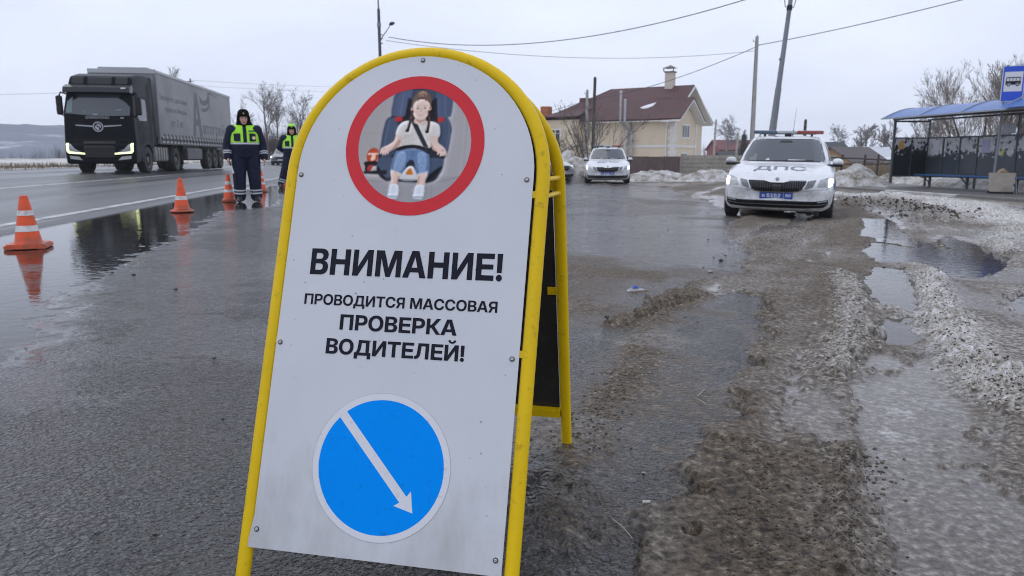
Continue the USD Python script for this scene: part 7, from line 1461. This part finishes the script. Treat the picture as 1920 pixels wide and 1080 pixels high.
for k in range(1300):
    if k < 500: x, y = r7.uniform(-3.5, 0.4), r7.uniform(1.4, 6.0)
    elif k < 900: x, y = r7.uniform(0.1, 2.6), r7.uniform(1.4, 6.5)
    else: x, y = r7.uniform(-0.2, 4.5), r7.uniform(3.8, 15)
    s = r7.uniform(0.0016, 0.0042) if k < 900 else 0.005 + 0.016 * r7.random() ** 3; v = r7.normal(size=(7, 3)); v = v / np.linalg.norm(v, axis=1, keepdims=True) * s * [1, 1, 0.6]; h_ = hull(v); gv.add(h_[0] + [x, y, 0], h_[1])
V_, F_ = gv.get(); cx_, cy_ = V_[:, 0], V_[:, 1]; V_ = V_.copy(); V_[:, 2] += ground_field(cx_, cy_)[0] + 0.001
obj('grit', (V_, F_), M('grit_mixed', (0.17, 0.16, 0.145), 0.7, var=0.6, scale=9), None, False, None, None, None, 'stuff')
# crushed blue and white carton
x, y = 0.90, 5.32; cz_ = gz(x, y)
ct = thing('crushed_carton', 'crushed blue and white drink carton lying on the wet asphalt', 'litter', (x, y, cz_), 0.35)
obj('carton', hull([(-0.075, -0.03, 0.005), (0.075, -0.025, 0.003), (0.06, 0.035, 0.008), (-0.06, 0.03, 0.006), (-0.03, 0.0, 0.030), (0.03, 0.005, 0.026), (0.07, 0.0, 0.012)]), M('carton_white', (0.30, 0.31, 0.34), 0.4, var=0.2, scale=30), ct)
obj('blue_lid', hull([(-0.03, -0.012, 0.028), (0.028, -0.01, 0.026), (0.02, 0.02, 0.034), (-0.02, 0.02, 0.036), (0.0, 0.0, 0.042)]), M('carton_blue', (0.02, 0.07, 0.42), 0.35), ct)
obj('brown_flap', hull([(-0.085, -0.036, 0.002), (0.09, -0.034, 0.001), (0.085, -0.028, 0.010), (-0.08, -0.03, 0.008)]), M('carton_brown', (0.16, 0.09, 0.04), 0.6), ct)
x, y = 0.365, 1.885; obj('cigarette_butt', tube([(x - 0.010, y, gz(x, y) + 0.006), (x + 0.011, y + 0.001, gz(x, y) + 0.006)], 0.0038, 10), M('butt_white', (0.55, 0.52, 0.47), 0.7), None, False, 'white cigarette butt on the wet asphalt near the lower edge', 'litter')
for (a, b, l) in (((0.262, 1.80), (0.30, 1.71), 'thin pale stick on the asphalt below the cigarette butt'), ((0.745, 2.86), (0.80, 2.96), 'short pale twig on the asphalt right of the sign'), ((0.735, 2.83), (0.755, 2.76), 'tiny twig lying just below the other pale twig')):
    za, zb = gz(*a) + 0.006, gz(*b) + 0.006; obj('twig', tube([(a[0], a[1], za), ((a[0] + b[0]) / 2 + 0.003, (a[1] + b[1]) / 2, (za + zb) / 2 + 0.002), (b[0], b[1], zb)], [0.0016, 0.0022, 0.0014], 6), M('twig_pale', (0.34, 0.29, 0.22), 0.8), None, False, l, 'twig')

# ================================================================ thin mist in the air
mist = usdkit.material(stage, '/World/Looks/mist', {'v': ('principled_volume', {'color': (0.95, 0.97, 1.0), 'density': 0.00048, 'anisotropy': 0.2})}, [], volume='v.volume')
obj('haze', MB().span((-850, -60, -18), (700, 850, 46)), mist, None, False, None, None, None, 'stuff')

# ================================================================ things of one kind share a group
GROUPS = {'traffic_cone': 'traffic cones along the edge of the road', 'pebble': 'loose stones lying on the lot', 'police_car': 'police cars parked on the lot', 'person': 'officers standing by the road', 'utility_pole': 'utility poles around the lot', 'wooden_pole': 'dark wooden posts behind the lot', 'bare_tree': 'bare trees beyond the main road', 'shelter_tree': 'bare trees behind the bus shelter', 'birch': 'pale birches behind the lot', 'hazy_tree': 'hazy trees behind the far houses', 'spruce': 'spruces by the red building', 'overhead_cable': 'overhead cables', 'snow_heap': 'heaps of cleared snow', 'twig': 'twigs lying on the asphalt'}
for p_ in stage.GetPrimAtPath('/World').GetChildren():
    base = p_.GetName()[:-4] if p_.GetName()[-4:-3] == '_' and p_.GetName()[-3:].isdigit() else p_.GetName()
    if base in GROUPS: p_.SetCustomDataByKey('group', GROUPS[base])
